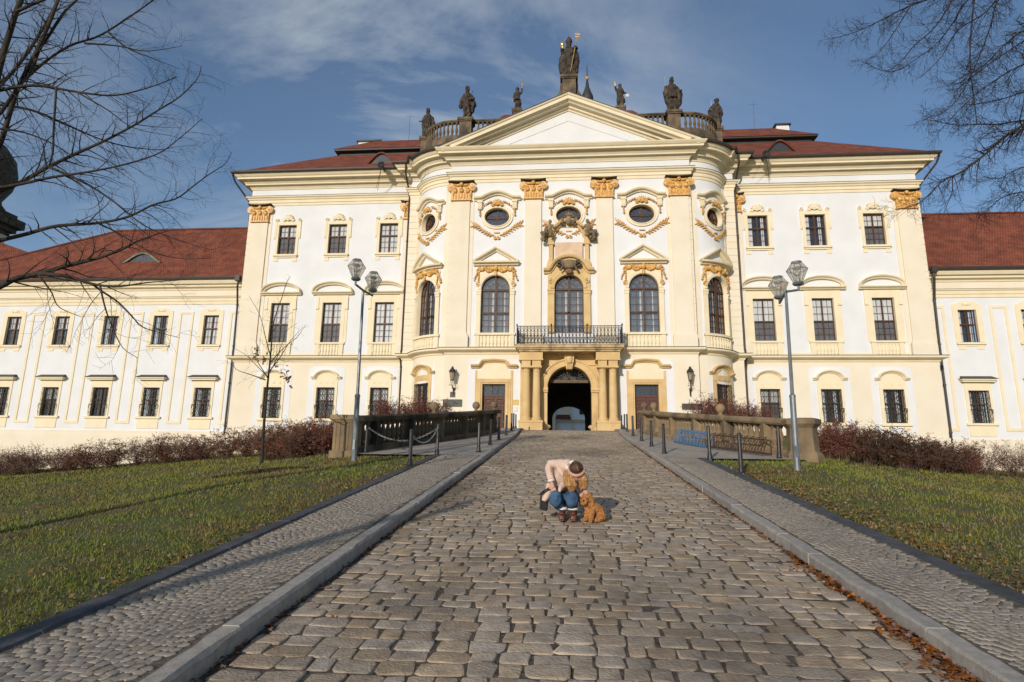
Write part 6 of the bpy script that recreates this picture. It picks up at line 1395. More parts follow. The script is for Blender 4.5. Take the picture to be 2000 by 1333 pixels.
RL = [
 ([(1990, -60), (1900, -35), (1810, 0), (1770, 15), (1720, 40), (1690, 55), (1650, 70), (1625, 75)], 8.6, 8.2, .024, .004, 9.6),
 ([(1960, -70), (1880, -30), (1855, 10), (1825, 55), (1785, 90), (1765, 115), (1730, 140), (1690, 122)], 8.4, 8.0, .018, .003, None),
 ([(1990, -100), (1890, 0), (1865, 40), (1830, 85), (1790, 115), (1750, 140), (1720, 138)], 9.0, 8.6, .020, .003, 9.9),
 ([(2010, -70), (1950, 0), (1935, 50), (1905, 130), (1880, 180), (1850, 215), (1810, 237)], 8.8, 8.4, .018, .003, 9.4),
 ([(2080, 20), (2000, 60), (1960, 90), (1920, 130), (1880, 150), (1850, 170)], 8.4, 8.2, .022, .004, 8.4),
 ([(2080, 225), (2000, 235), (1950, 243), (1910, 243), (1870, 245), (1840, 240), (1800, 232)], 8.8, 8.4, .022, .003, 7.2),
 ([(2080, 210), (2000, 245), (1960, 270), (1920, 305), (1880, 335), (1840, 355), (1815, 380), (1790, 400), (1750, 410)], 8.4, 8.0, .032, .004, 7.0),
 ([(2080, 160), (2000, 180), (1970, 190), (1930, 200), (1900, 205)], 9.0, 8.8, .020, .004, 7.8),
 ([(2080, 370), (2000, 375), (1960, 385), (1940, 400), (1910, 425)], 8.6, 8.4, .018, .003, 6.2),
 ([(1905, -20), (1897, 60), (1895, 130), (1905, 215), (1908, 243)], 8.5, 8.5, .013, .006, None),
 ([(2080, 30), (2000, 80), (1940, 120), (1900, 150), (1870, 175)], 9.2, 9.0, .020, .004, 8.2),
 ([(1970, -40), (1930, 20), (1870, 60), (1840, 110), (1800, 150)], 9.0, 8.8, .014, .003, None),
 ([(1780, 10), (1755, 50), (1735, 80), (1715, 105), (1690, 120)], 8.3, 8.2, .010, .003, None),
 ([(2080, 100), (1990, 130), (1940, 160), (1900, 190), (1850, 240), (1830, 262)], 8.6, 8.3, .018, .003, 8.0),
 ([(2080, 300), (1990, 330), (1950, 350), (1920, 345)], 8.9, 8.7, .014, .003, 6.8),
 ([(1860, 345), (1860, 375), (1850, 400), (1845, 415)], 8.2, 8.2, .008, .003, None)]
build_tree('bare tree with fine reddish drooping twigs reaching in over the right lawn', RT, RL, BARKR, 12, .075, .62, -.06, 1)
zB = float(zlawn(-7.2, -6.2)); BT = [(-7.2, -6.2, zB-.2), (-7.2, -6.2, zB+2.2), (-7.15, -6.2, zB+4.5), (-7.25, -6.1, zB+7.0)]
build_tree('slender bare tree on the left lawn behind the viewpoint', BT, [([(-7.2, -6.2, zB+a), (-7.2+b*.5, -6.2+c*.5, zB+a+.7), (-7.2+b, -6.2+c, zB+a+1.5)], None, None, .03, .005, None) for a, b, c in ((3.2, 1.3, .4), (3.8, -1.4, .3), (4.4, .3, 1.4), (4.9, -.4, -1.3), (5.4, 1.1, -.7), (5.9, -1.0, .6), (6.3, .6, .8))], BARK, 14, .2, .8, 0, 1)
# small sapling on the left lawn
yx, yy = -7.11, 14.1; zy = float(zlawn(yx, yy))
def S(x, y): return (440+x/3.702, 540+y/3.702)
YL = [([S(262, 1350), S(285, 1000), S(310, 740), S(325, 600), S(335, 480), S(350, 330), S(400, 180), S(440, 60), S(470, 0)], 0, .2, .045, .005),
 ([S(310, 740), S(260, 660), S(210, 580), S(185, 520)], 0, -.4, .016, .003), ([S(290, 750), S(180, 710), S(90, 680), S(50, 640), S(0, 610)], 0, .4, .015, .003), ([S(330, 590), S(290, 440), S(270, 350), S(240, 260), S(170, 140)], 0, -.3, .015, .003),
 ([S(318, 690), S(400, 580), S(470, 470), S(560, 370)], 0, .5, .016, .003), ([S(330, 620), S(420, 520), S(520, 440), S(580, 350)], 0, -.5, .014, .003), ([S(320, 700), S(360, 620), S(400, 520), S(440, 400), S(520, 340)], 0, .3, .013, .003),
 ([S(310, 730), S(220, 640), S(150, 570), S(60, 520)], 0, .6, .013, .003), ([S(345, 400), S(390, 330), S(440, 280), S(480, 260)], 0, .3, .009, .002), ([S(325, 640), S(380, 600), S(440, 620), S(470, 600)], 0, -.3, .01, .002)]
yt = thing('young_tree', at(*S(262, 1333), 14.1), 'thin leafless young tree with a few dead leaves standing in mulch on the left lawn', 'tree')
c = MB(); out = []; g = random.Random(5)
for i, (px, d0, d1, r0, r1) in enumerate(YL):
    P = limb(px, 14.1+d0, 14.1+d1); m = len(P)
    if i == 0: b = MB(); b.tube(P, [r0+(r1-r0)*(k/(m-1))**.75 for k in range(m)], 8); obj('trunk', b, BARK, yt, smooth=True)
    else: c.tube(P, [r0+(r1-r0)*(k/(m-1))**.8 for k in range(m)], 6)
    twigs(P, r0*.6, r1, 1, g, out, .17 if i else .16, .5, .02, .45 if i == 0 else .1)
for pts, rr in out: c.tube(pts, rr, 3)
obj('crown', c, BARK, yt, fix=False, smooth=True)
DEADL = mat('dead_brown_leaves', (0.16, 0.075, 0.035), 0.8, (0.08, 0.035, 0.02), 9, island=.3)
def leafquads(P, size, g, flat_=0.0, curl=.3):       # numpy bent leaf quads
    P = np.asarray(P); n = len(P); a = g.uniform(0, 2*np.pi, n); el = g.normal(0, 1, n)*(1-flat_)+flat_*g.normal(0, .25, n); s_ = size*g.uniform(.6, 1.3, n)
    u = np.stack([np.cos(a)*np.cos(el), np.sin(a)*np.cos(el), np.sin(el)], 1); b = g.normal(0, .35 if flat_ else 1.0, n); v0 = np.stack([-np.sin(a), np.cos(a), np.zeros(n)], 1); w_ = np.cross(u, v0); v = v0*np.cos(b)[:, None]+w_*np.sin(b)[:, None]; nn = np.cross(u, v)
    s1 = s_[:, None]; c_ = (curl*g.uniform(-.6, 1, n))[:, None]*s1
    V = np.stack([P-u*s1*.5, P+v*s1*.32+nn*c_*.5, P+u*s1*.5, P-v*s1*.32+nn*c_*.5], 1).reshape(-1, 3)
    F = np.arange(4*n).reshape(n, 4); return V, F
gq = np.random.default_rng(21)
def local_mesh(name, V, F, m, parent, world=True):
    off = np.array(wloc(parent)) if world else 0
    o = npmesh(name, V-off, F, m, None, False, parent); return o
pts = []
for (sx, sy, n_, r_) in ((225, 555, 16, 26), (285, 600, 12, 24), (430, 700, 20, 28), (455, 750, 9, 16), (480, 800, 4, 10), (370, 655, 5, 18)):
    for _ in range(n_): pts.append(at(*S(sx+gq.normal(0, r_*.6), sy+gq.normal(0, r_)), 14.1+gq.normal(0, .12)))
V, F = leafquads(pts, .085, gq); local_mesh('dead_leaves', V, F, DEADL, yt)

# ------------------------------------------------------------------ shrubs
STEMB = mat('shrub_stems', (0.17, 0.115, 0.08), 0.95, (0.08, 0.047, 0.035), 5, 4)
LEAFR = mat('red_barberry_leaves', (0.26, 0.040, 0.022), 0.7, (0.10, 0.026, 0.018), 2.2, 5, island=.35)
LEAFB = mat('brown_barberry_leaves', (0.22, 0.075, 0.042), 0.75, (0.11, 0.048, 0.028), 2.2, 5, island=.35)
LEAFD = mat('dark_barberry_leaves', (0.11, 0.045, 0.024), 0.75, (0.055, 0.034, 0.018), 2.2, 5, island=.35)
def shrub_mesh(seed, nst, nleaf, spread=1.0, gap=1.0, sz=.034):
    g = random.Random(seed); q = np.random.default_rng(seed); mb = MB(); tips = []
    for i in range(nst):
        a = g.uniform(0, 2*PI); r0 = g.uniform(0, .22); lean_ = g.uniform(.1, .75)*spread; h = g.uniform(.6, 1.05); c = Vector((r0*math.cos(a), r0*math.sin(a), -.06)); d = Vector((math.cos(a)*lean_, math.sin(a)*lean_, 1)).normalized(); P = [c.copy()]
        for k in range(7): d = (d+Vector((g.gauss(0, .16), g.gauss(0, .16), g.gauss(0, .08)-.07*k*lean_))).normalized(); c = c+d*h/6.2; P.append(c.copy())
        r = g.uniform(.004, .009); mb.tube(P, [r*(1-.12*k) for k in range(8)], 3)
        for k in range(2, 8):
            for _ in range(2 if k < 5 else 3):
                e = Vector((g.gauss(0, 1), g.gauss(0, 1), g.gauss(.3, .8))).normalized(); l_ = g.uniform(.08, .26); m_ = P[k]+e*l_*.5+Vector((g.gauss(0, .02), g.gauss(0, .02), 0)); t_ = P[k]+e*l_+Vector((0, 0, g.uniform(-.05, .02))); mb.tube([P[k], m_, t_], [.0035, .003, .0016], 3); tips += [P[k]*(1-f)+t_*f for f in (.3, .6, .85, 1.0)]
    me = mb.mesh('stems', fix=False); me.materials.append(STEMB)
    T = np.array([tuple(t) for t in tips]); T = T[T[:, 2] > .12]; P = T[q.integers(0, len(T), nleaf)]+q.normal(0, .016, (nleaf, 3)); V, F = leafquads(P, sz, q); return me, V, F
def leafmesh(V, F, m):
    o = npmesh('leaves', V, F, m); me = o.data; bpy.data.objects.remove(o); return me
SH = []
for sd, nst, nl, m in ((1, 60, 5200, LEAFR), (2, 60, 5000, LEAFB), (3, 60, 6000, LEAFD), (4, 70, 1500, LEAFB), (5, 70, 1100, LEAFR)):
    me, V, F = shrub_mesh(sd, nst, nl, 1.0, 1.0, .036); SH.append((me, leafmesh(V, F, m)))
def shrub(x, y, h, wdt, kind, label, group, z=None, rot=None):
    z = float(zlawn(x, y)) if z is None else z
    t = thing('shrub', (x, y, z), label, 'shrub', group); t.rotation_euler = (0, 0, rnd.uniform(0, 6.28) if rot is None else rot); t.scale = (wdt, wdt*rnd.uniform(.85, 1.1), h)
    link('stems', SH[kind][0], None, t); link('leaves', SH[kind][1], None, t)
row = ['first', 'second', 'third', 'fourth', 'fifth', 'sixth', 'seventh', 'eighth', 'ninth', 'tenth', 'eleventh', 'twelfth', 'thirteenth', 'fourteenth', 'fifteenth', 'sixteenth', 'seventeenth', 'eighteenth']
# left row, from the sapling outwards
x = -10.6; i = 0
while x > -25.5:
    y = 21.6+(-x-10.6)*.16+rnd.gauss(0, .25); k = rnd.choice((3, 4, 4, 1, 1))
    shrub(x, y, 1.0*rnd.uniform(.9, 1.1), 1.05*rnd.uniform(.9, 1.1), k, 'thin brownish barberry shrub, %s in the left hedge row from the young tree' % row[i], 'barberry shrubs of the left hedge row'); x -= .86*rnd.uniform(.85, 1.1); i += 1
for i, (x, y, h, k) in enumerate(((-7.35, 18.3, 1.22, 0), (-8.0, 18.9, 1.3, 1), (-8.05, 18.0, 1.15, 1), (-8.75, 18.7, 1.32, 1), (-8.85, 19.6, 1.3, 2), (-9.5, 19.2, 1.2, 1), (-7.6, 19.4, 1.3, 0), (-10.0, 20.3, 1.1, 3))):
    shrub(x, y, h*.88, 1.02, k, ['reddest dense barberry shrub touching the square balustrade pier on the left', 'tall reddish brown barberry shrub behind the left lamp pole', 'low front barberry shrub of the dense clump right of the young tree', 'brown rounded barberry shrub in the middle of the left clump', 'dark barberry shrub at the back of the left clump', 'brown barberry shrub just behind the young tree trunk', 'red barberry shrub at the back beside the square balustrade pier', 'thin barberry shrub joining the left clump to the hedge row'][i], 'barberry shrubs clumped beside the left pier')
for i, (x, y, h, k) in enumerate(((7.25, 18.5, 1.15, 0), (7.9, 18.9, 1.3, 0), (8.5, 18.6, 1.2, 2), (9.0, 19.2, 1.35, 2), (9.6, 18.8, 1.2, 2), (10.1, 19.4, 1.25, 0), (10.6, 19.2, 1.15, 2), (11.1, 19.8, 1.1, 2), (8.2, 19.8, 1.4, 2), (9.5, 20.0, 1.35, 2))):
    shrub(x, y, h*.86, 1.02, k, ['bright red barberry shrub touching the octagonal pier', 'tall red barberry shrub second from the octagonal pier', 'dark front barberry shrub third from the octagonal pier', 'tallest dark barberry shrub in the middle of the right clump', 'dark rounded barberry shrub in the front of the right clump', 'reddish barberry shrub among dark ones in the right clump', 'dark barberry shrub near the outer end of the right clump', 'last dark barberry shrub at the outer end of the right clump', 'dark back barberry shrub behind the second red one', 'dark back barberry shrub behind the middle of the right clump'][i], 'barberry shrubs clumped beside the octagonal pier')
x = 11.5; i = 0
while x < 19.5:
    k = 0 if i in (0, 1) else rnd.choice((3, 4, 3, 1)); shrub(x, 20.2+rnd.gauss(0, .25)+(x-11.5)*.1, (0.98 if i < 3 else 1.05)*rnd.uniform(.85, 1.1), .9, k, 'barberry shrub with %s, %s in the right hedge row from the dark clump' % ('red leaves' if i < 2 else 'mostly bare twigs', row[i]), 'barberry shrubs of the right hedge row'); x += .82*rnd.uniform(.85, 1.1); i += 1
for i, (x, y, h) in enumerate(((-9.3, 31.6, 1.3), (-8.4, 32.4, 1.35), (-7.4, 31.8, 1.4), (-6.7, 32.6, 1.3), (7.0, 32.0, 1.6), (7.9, 32.5, 1.7), (8.8, 32.0, 1.35), (9.7, 32.4, 1.2))):
    shrub(x, y, h, 1.15, 0, 'red barberry shrub behind the %s balustrade, %s from the gate' % ('left' if x < 0 else 'right', ['fourth', 'third', 'second', 'first', 'first', 'second', 'third', 'fourth'][i]), 'red shrubs behind the balustrades', z=3.85)

# ------------------------------------------------------------------ grass and fallen leaves
gr = np.random.default_rng(33)
GRASS = mat('grass_blades', (0.175, 0.19, 0.032), 0.75, (0.20, 0.15, 0.050), .75, 6, island=.30, lo=.42, hi=.58, spec=.2)
def scatter(n, side, ymin=2.6, ymax=26):
    # denser near the camera, where single blades can be told apart
    y = ymin*(ymax/ymin)**gr.uniform(0, 1, n)
    y = np.where(gr.random(n) < .45, gr.uniform(ymin, ymax, n), y)
    e = LEFT_OUT-.05 if side < 0 else RIGHT_OUT+.05
    x = e+side*(gr.uniform(0, 1, n)**1.15)*np.minimum(y*1.25+1.5, 22)
    return x, y
def blades(n, side):
    x, y = scatter(n, side)
    keep = ~((y > 17.0) & (np.abs(x-XA) < 6.3+.0*y)) & ~((y > 17.0+0*y) & (np.abs(x-XA) < 6.6))
    cl = np.array([mnoise.noise(Vector((a*1.3, b*1.3, 4.2))) for a, b in zip(x, y)]); keep &= gr.random(n) < np.clip(.72+cl*.9, .12, 1)
    edge = np.abs(x-(LEFT_OUT if side < 0 else RIGHT_OUT)); keep &= gr.random(n) < np.clip(.25+edge*1.6, 0, 1)
    x, y, cl = x[keep], y[keep], cl[keep]; n = len(x); z = zlawn(x, y); d = np.maximum(1, y/5.0)
    h = gr.uniform(.02, .052, n)*(1+.5*np.clip(cl, -.5, 1))*np.minimum(d**.35, 1.6); w_ = .0042*d**.8; a = gr.uniform(0, 2*np.pi, n); l_ = gr.normal(0, .55, n)*h; b = gr.uniform(0, 2*np.pi, n)
    p = np.stack([x, y, z-.005], 1); u = np.stack([np.cos(a), np.sin(a), 0*a], 1)*w_[:, None]; t = p+np.stack([l_*np.cos(b), l_*np.sin(b), h], 1)
    return np.stack([p-u, p+u, t], 1).reshape(-1, 3), np.arange(3*n).reshape(n, 3)
V1, F1 = blades(150000, -1); V2, F2 = blades(120000, 1)
o = npmesh('grass', np.concatenate([V1, V2]), np.concatenate([F1, F2+len(V1)]), GRASS, 'stuff'); o['label'] = 'short autumn grass on the lawns'
LEAFO = mat('fallen_orange_leaves', (0.30, 0.115, 0.035), 0.75, (0.15, 0.055, 0.02), 11, 4, island=.35)
LEAFP = mat('fallen_pale_leaves', (0.30, 0.19, 0.10), 0.8, (0.17, 0.09, 0.045), 11, 4, island=.35)
P = []
for k in range(2300):        # gutter on the right
    y = gr.choice([gr.uniform(3.2, 5.2), gr.uniform(3.6, 7.4), gr.uniform(6, 24)]); x = XA+2.34-abs(gr.normal(.02, max(.015, .05+.03*math.sin(y*3.1)+.025*math.sin(y*7.7)) if y < 7 else .03)); P.append((x, y, zr(y)-.01+gr.uniform(.012, .05 if y < 6.6 else .025)))
for k in range(260): y = gr.uniform(3.2, 16); x = XA-2.34+abs(gr.normal(0, .05)); P.append((x, y, zr(y)+.015))
for k in range(70): y = gr.uniform(3, 20); x = gr.uniform(-1.9, 2.1); P.append((x, y, zr(y)+.018))
V, F = leafquads(np.array(P, float), .055, gr, .75, .5); o = npmesh('fallen_leaves', V, F, LEAFO, 'stuff'); o['label'] = 'orange leaves gathered along the kerbs'
P = []
for k in range(2600):        # the leafy strip along the right lawn edge
    y = gr.uniform(3.6, 15); x = RIGHT_OUT+.05+abs(gr.normal(0, .55)); P.append((x, y, float(zlawn(x, y))+gr.uniform(.01, .05)))
for k in range(900): x, y = (v[0] for v in scatter(1, 1, 3.5, 17)); P.append((x, y, float(zlawn(x, y))+gr.uniform(.02, .06)))
for k in range(1500): x, y = (v[0] for v in scatter(1, -1, 3.2, 15)); P.append((x, y, float(zlawn(x, y))+gr.uniform(.02, .06)))
for k in range(700): y = gr.uniform(3, 13); x = LEFT_OUT-.04-abs(gr.normal(0, .22)); P.append((x, y, float(zlawn(x, y))+gr.uniform(.01, .04)))
V, F = leafquads(np.array(P, float), .05, gr, .6, .5); o = npmesh('lawn_leaves', V, F, LEAFP, 'stuff'); o['label'] = 'dry leaves scattered over both lawns'
P = []
for k in range(1600): a = gr.uniform(0, 6.28); q = .95*gr.uniform(0, 1)**.5; x = -7.0+q*math.cos(a)*1.15; y = 13.9+q*math.sin(a)*.8; P.append((x, y, float(zlawn(x, y))+.02+.05*(1-q)*gr.random()))
V, F = leafquads(np.array(P, float), .05, gr, .5, .4); o = npmesh('bark_mulch', V, F, mat('red_brown_mulch', (0.085, 0.04, 0.026), 0.95, (0.04, 0.02, 0.015), 9, island=.35), 'stuff'); o['label'] = 'bark mulch around the young tree'
# ------------------------------------------------------------------ the woman and the dog
PXm = 8.86/1200*0.98
W0 = Vector((0.0, 8.86, float(zr(8.86))+0.012))
SKIN = mat('skin', (0.55, 0.30, 0.21), 0.55, (0.48, 0.25, 0.17), 8)
COAT = mat('beige_pink_wool', (0.66, 0.49, 0.40), 0.95, (0.58, 0.42, 0.33), 14, 6, 0.3, 90)
JEAN = mat('blue_denim', (0.060, 0.125, 0.21), 0.9, (0.025, 0.055, 0.11), 7, 6, 0.25, 120, stain=((0.16, 0.25, 0.34), 5, .55, .6, (1, 1, 1)))
BOOT = mat('brown_red_leather', (0.13, 0.045, 0.03), 0.4, (0.08, 0.028, 0.02), 9, spec=.5)
HAIRL = mat('blonde_hair', (0.58, 0.33, 0.13), 0.55, (0.27, 0.125, 0.045), 22, 4, 0.6, 60, stretch=(3, 3, .35))
HAIRD = mat('brown_hair_roots', (0.085, 0.042, 0.025), 0.5, (0.05, 0.024, 0.015), 18, 4, 0.4, 60)
BAND = mat('pink_knitted_band', (0.58, 0.33, 0.26), 0.95, (0.48, 0.26, 0.2), 30, 3, 0.4, 90)
FLEECE = mat('white_fleece', (0.78, 0.75, 0.72), 0.95, (0.66, 0.63, 0.6), 30, 3, 0.4, 90)
BAGB = mat('black_bag_leather', (0.007, 0.007, 0.008), 0.6, None, 8, spec=.2)
wo = thing('person', W0, 'woman in beige coat and jeans squatting on the cobbles, bent over the small dog', 'person')
def Q(xz, yz, y=0.0):        # sideways and upwards in the photograph's own pixels, y metres behind the feet
    return (((xz-925)/6.667*PXm), y, (1043-yz)/6.667*PXm)
B = MB()
hipL, hipR = Q(865, 770, .38), Q(985, 770, .38)
B.tube([Q(925, 790, .40), Q(915, 640, .30), Q(915, 480, .16), Q(935, 390, .02)], [.12, .11, .115, .085], 12)
B.tube([Q(830, 350, .10), Q(935, 365, .02), Q(1080, 400, .05)], [.05, .065, .05], 8)
B.tube([Q(950, 380, 0), Q(1020, 400, -.12)], [.06, .055], 8)
B.blob(Q(1045, 440, -.12), (.080, .09, .105), 12, 9); B.blob(Q(1048, 500, -.19), (.052, .05, .055), 8, 6); B.blob(Q(1048, 492, -.245), (.014, .022, .018), 6, 4)
for q in (-1, 1): B.blob((Q(1045, 440, 0)[0]+q*.085, -.17, Q(0, 440)[2]), (.014, .025, .032), 6, 4); B.blob((Q(1048, 0)[0]+q*.032, -.235, Q(0, 468)[2]), (.016, .012, .011), 6, 4)
B.blob(Q(1048, 515, -.235), (.025, .012, .008), 6, 4)
RA = [Q(815, 350, .10), Q(700, 345, .10), Q(722, 555, .0)]; B.tube(RA+[Q(735, 590, -.04)], [.052, .045, .032, .026], 8)
LA = [Q(1090, 410, .04), Q(1150, 540, .02), Q(1155, 650, -.08)]; B.tube(LA, [.05, .042, .03], 8)
def hand(mb, c, d, side, n):
    c = Vector(c); d = Vector(d).normalized(); s_ = Vector(side).normalized(); nn = Vector(n).normalized()
    mb.tube([c-d*.01, c+d*.035, c+d*.07], [.026, .032, .03], 8)
    for i, (o, l_) in enumerate(((-.028, .052), (-.01, .066), (.009, .070), (.027, .062))):
        a = c+d*.068+s_*o; mb.tube([a, a+d*l_*.5+nn*.006, a+d*l_*.85+nn*.022], [.0095, .009, .0075], 6)
    mb.tube([c+d*.02-s_*.028, c+d*.045-s_*.05+nn*.01, c+d*.07-s_*.055+nn*.022], [.011, .010, .008], 6)
hand(B, Q(735, 585, -.04), (.25, -.2, -.9), (.9, 0, .3), (0.2, -.9, 0)); hand(B, Q(1155, 655, -.09), (.35, -.4, -.8), (.8, .2, .3), (-.2, -.9, -.3))
for sx, kx, fx in ((870, 782, 862), (980, 988, 1005)):
    B.tube([Q(sx, 770, .36), Q(kx, 750, -.14)], [.10, .07], 8); B.tube([Q(kx, 760, -.14), Q(fx, 985, .06)], [.06, .04], 8); B.tube([Q(fx, 1000, .06), Q(fx, 1030, -.08)], [.04, .03], 8)
remeshed('body', B, SKIN, wo, 0.007, 1)
J = MB()
for sx, kx, fx in ((872, 782, 862), (975, 988, 1003)):
    J.tube([Q(sx, 780, .38), Q((sx+kx)/2, 762, .1), Q(kx, 752, -.12)], [.125, .108, .088], 10); J.blob(Q(kx, 775, -.14), (.094, .09, .115), 10, 8)
    J.tube([Q(kx, 770, -.13), Q((kx+fx)/2, 850, -.04), Q(fx, 895, -.02)], [.088, .078, .066], 10)
J.blob(Q(925, 790, .40), (.19, .14, .13), 10, 8)
remeshed('jeans', J, JEAN, wo, 0.012, 2, .006, (14, 14, 14))
for fx in (862, 1004):
    c = MB(); x, y, z = Q(fx, 893, -.018); c.lathe([(.066, -.022), (.076, -.012), (.074, .012), (.06, .02)], (x, y, z), 12, 1, 1.15); link('trouser_cuff', c.mesh('trouser_cuff', smooth=True), FLEECE, wo)
    b = MB(); x, y, z = Q(fx, 1040, 0); b.tube([(x, -.028, .19), (x, .012, .11), (x, .03, .05)], [.060, .056, .052], 9); b.tube([(x, .05, .045), (x, -.04, .042), (x, -.125, .034)], [.046, .05, .036], 9); b.box(x-.04, x+.04, -.15, .09, 0.0, .018)
    remeshed('boot', b, BOOT, wo, .008, 2)
C_ = MB()
C_.tube([Q(915, 700, .40), Q(905, 620, .33), Q(905, 480, .18), Q(925, 385, .06)], [.20, .175, .175, .14], 12)
C_.tube([Q(800, 345, .11), Q(935, 362, .05), Q(1085, 405, .06)], [.075, .10, .07], 10)
C_.tube([Q(825, 345, .11), Q(700, 340, .11), Q(692, 400, .08), Q(722, 540, .01)], [.072, .062, .056, .047], 10)
C_.tube([Q(1085, 400, .05), Q(1152, 535, .03), Q(1152, 630, -.06)], [.066, .056, .046], 10)
C_.tube([Q(720, 620, .12), Q(680, 720, .04), Q(630, 815, -.01)], [.07, .06, .035], 8); C_.tube([Q(720, 620, .12), Q(650, 720, .06), Q(595, 790, .02)], [.05, .03, .012], 8); C_.tube([Q(760, 620, .2), Q(690, 760, .16), Q(660, 830, .12)], [.08, .05, .03], 8)
C_.tube([Q(1080, 600, .2), Q(1105, 720, .08), Q(1105, 880, .06)], [.09, .055, .022], 8); C_.tube([Q(880, 600, .02), Q(840, 650, -.08), Q(830, 700, -.12)], [.05, .03, .018], 7); C_.tube([Q(905, 700, .5), Q(905, 850, .5)], [.2, .17], 8)
remeshed('coat', C_, COAT, wo, 0.012, 2, .009, (11, 11, 5))
c = MB(); x, y, z = Q(726, 552, .0); c.tube([(x-.005, y, z+.012), (x+.002, y-.006, z-.014)], [.05, .05], 10); link('coat_cuff', c.mesh('coat_cuff'), FLEECE, wo)
c = MB(); c.tube([Q(940, 345, .06), Q(925, 380, -.05), Q(960, 420, -.10)], [.03, .035, .025], 8); c.tube([Q(940, 345, .06), Q(1010, 305, -.05)], [.03, .02], 8); link('collar', c.mesh('collar', smooth=True), FLEECE, wo)
H = MB(); H.blob(Q(1045, 392, -.185), (.102, .118, .098), 14, 10); H.blob(Q(1045, 425, -.12), (.104, .1, .11), 10, 8); remeshed('hair', H, HAIRD, wo, .01, 2, .004, (50, 12, 50))
pt = MB(); pt.tube([Q(1028, 325, -.255), Q(1050, 370, -.298), Q(1072, 425, -.302)], .0045, 4); link('hair_parting', pt.mesh('hair_parting'), HAIRL, wo)
hb = MB(); cx_, cy_, cz_ = Q(1047, 400, -.19); hb.tube([(cx_+.106*math.cos(a), cy_-.085*abs(math.sin(a))+.02*abs(math.cos(a)), cz_+.088*math.sin(a)) for a in [PI*.96+PI*1.08*i/16 for i in range(17)]], [.014]+[.022]*15+[.014], 8); link('headband', hb.mesh('headband', smooth=True), BAND, wo)
hb = MB(); gg = random.Random(2)
for i in range(36):
    t = i/33; x0 = 885+130*t; e = (gg.uniform(-14, 14), gg.uniform(-30, 20)); hb.tube([Q(900+90*t, 420+40*t, -.16-.04*gg.random()), Q(x0+e[0], 500+40*t, -.20-.05*gg.random()), Q(x0+20+e[0]*1.3, 600, -.19-.05*gg.random()), Q(960+60*t+e[0], 685+e[1]-20*t, -.16)], [.014, .020, .018, .004], 5)
for i in range(24):
    t = i/17-.3; e = (gg.uniform(-8, 8), gg.uniform(-25, 20)); hb.tube([Q(1120+20*t, 440, -.18), Q(1100+60*t+e[0], 530, -.2-.04*gg.random()), Q(1105+65*t+e[0], 590, -.19), Q(1105+60*t+e[0], 650+e[1], -.16)], [.012, .016, .014, .003], 5)
remeshed('long_hair', hb, HAIRL, wo, .009, 1, .004, (60, 60, 10))
bag = thing('handbag', W0+Vector(Q(630, 880, .0)), 'black box handbag with looped strap hanging beside the squatting woman', 'handbag')
b = MB(); x0, x1 = Q(590, 0)[0], Q(690, 0)[0]; zt, zb = Q(0, 815)[2], Q(0, 935)[2]
vs = [(x0-.002, -.03, zt), (x1-.01, -.05, zt-.03), (x1-.025, -.05, zb), (x0-.018, -.03, zb+.035)]
V = vs+[(x+.01, y+.11, z+.01) for x, y, z in vs]; b.add(V, [(0, 1, 2, 3), (7, 6, 5, 4), (0, 4, 5, 1), (1, 5, 6, 2), (2, 6, 7, 3), (3, 7, 4, 0)])
def lk(nm, mb, m, par, root=W0, smooth=False): return link(nm, mb.mesh(nm, None, par.location-root, smooth=smooth), m, par)
o = lk('bag_body', b, BAGB, bag); bv = o.modifiers.new('b', 'BEVEL'); bv.width = .006; bv.segments = 2
b = MB(); b.add([(x0-.006, -.04, zt+.006), (x1-.008, -.058, zt-.024), (x1-.016, -.06, zt-.075), (x0-.012, -.045, zt-.045), (x0+.004, .08, zt+.016), (x1, .06, zt-.014)], [(0, 1, 2, 3), (0, 4, 5, 1)]); o = lk('bag_flap', b, BAGB, bag); o.modifiers.new('s', 'SOLIDIFY').thickness = .006
b = MB(); b.tube([Q(595, 730, -.02), Q(580, 725, -.02), Q(620, 690, -.03), Q(700, 640, -.03), Q(735, 620, -.05)], .009, 6); b.tube([Q(595, 735, -.02), Q(640, 700, -.01), Q(720, 650, -.02)], .009, 6); b.tube([Q(595, 735, -.02), Q(592, 815, 0)], .008, 6); lk('strap', b, BAGB, bag)

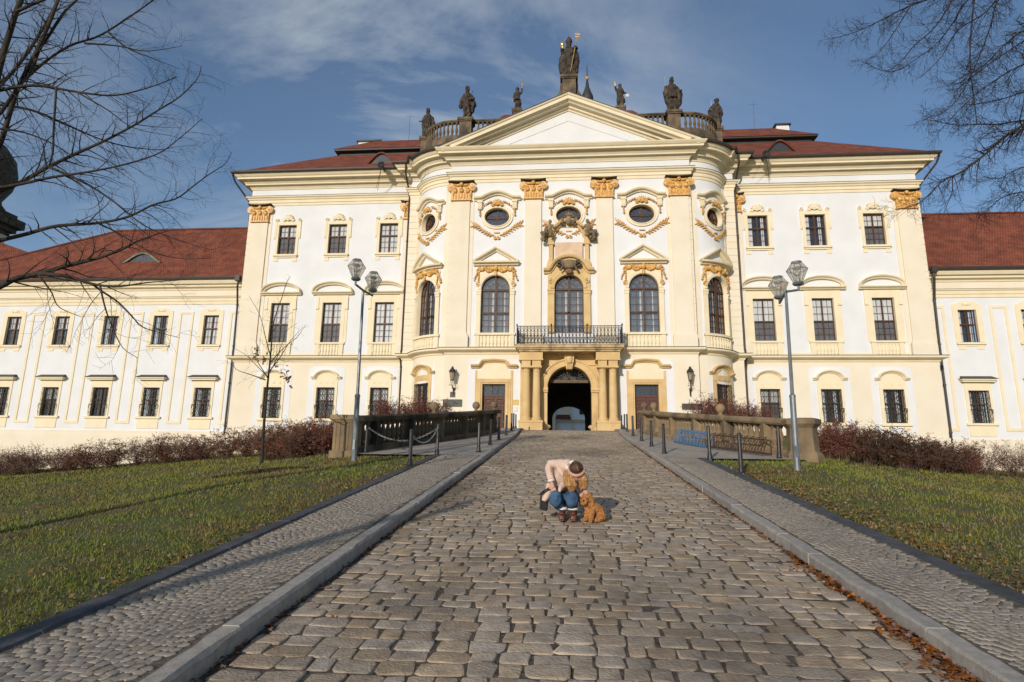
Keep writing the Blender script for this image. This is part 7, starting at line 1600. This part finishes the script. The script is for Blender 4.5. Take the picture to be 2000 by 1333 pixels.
FUR = mat('apricot_curly_fur', (0.58, 0.27, 0.095), 0.95, (0.36, 0.145, 0.045), 38, 5, 0.9, 90)
D0 = W0+Vector((.235, -.02, .002))
dog = thing('dog', D0, 'small apricot curly-haired dog sitting on the cobbles beside the squatting woman', 'dog')
def E(xz, yz, y=0.0): return ((xz-1250)/6.667*PXm+.09, y, max(0, (1062-yz))/6.667*PXm)
b = MB()
b.tube([E(1370, 985, .06), E(1345, 930, .04), E(1290, 880, -.02), E(1240, 850, -.05)], [.105, .098, .082, .07], 10)          # trunk, chest deeper than the loin
b.blob(E(1395, 1000, .02), (.075, .09, .085), 9, 7); b.tube([E(1385, 1010, -.03), E(1345, 1045, -.08), E(1315, 1052, -.10)], [.06, .04, .028], 8)   # haunch and hind paw
b.tube([E(1385, 1010, .12), E(1350, 1045, .10)], [.06, .03], 8)
b.tube([E(1225, 900, -.06), E(1205, 960, -.07), E(1195, 1030, -.06), E(1165, 1050, -.09)], [.055, .040, .034, .030], 8)
b.tube([E(1270, 920, -.09), E(1262, 980, -.11), E(1255, 1035, -.11), E(1245, 1054, -.14)], [.055, .042, .036, .032], 8)
b.tube([E(1250, 850, -.05), E(1225, 800, -.07)], [.07, .068], 8)
b.blob(E(1212, 765, -.08), (.085, .085, .078), 10, 8); b.blob(E(1215, 735, -.07), (.07, .07, .05), 10, 7)
b.tube([E(1195, 780, -.13), E(1165, 800, -.19)], [.05, .036], 8); b.blob(E(1175, 825, -.16), (.04, .045, .035), 8, 6)
for x, y in ((1150, -.05), (1275, -.09)): b.tube([E(x+(20 if x < 1200 else -15), 745, y), E(x, 800, y), E(x+3, 850, y)], [.03, .04, .03], 8)
b.tube([E(1420, 1030, .1), E(1450, 1045, .14)], [.03, .025], 7)
dog.scale = (.95, .95, .95); remeshed('fur_coat', b, FUR, dog, .006, 1, 0, curl=.011)
b = MB(); n_ = E(1156, 793, -.222); b.blob(n_, (.013, .012, .010), 8, 6); link('nose', b.mesh('nose', smooth=True), BAGB, dog)
for x, y in ((1178, -.150), (1212, -.172)): b = MB(); b.blob(E(x, 768, y), (.010, .010, .010), 8, 6); link('eye', b.mesh('eye', smooth=True), BAGB, dog)
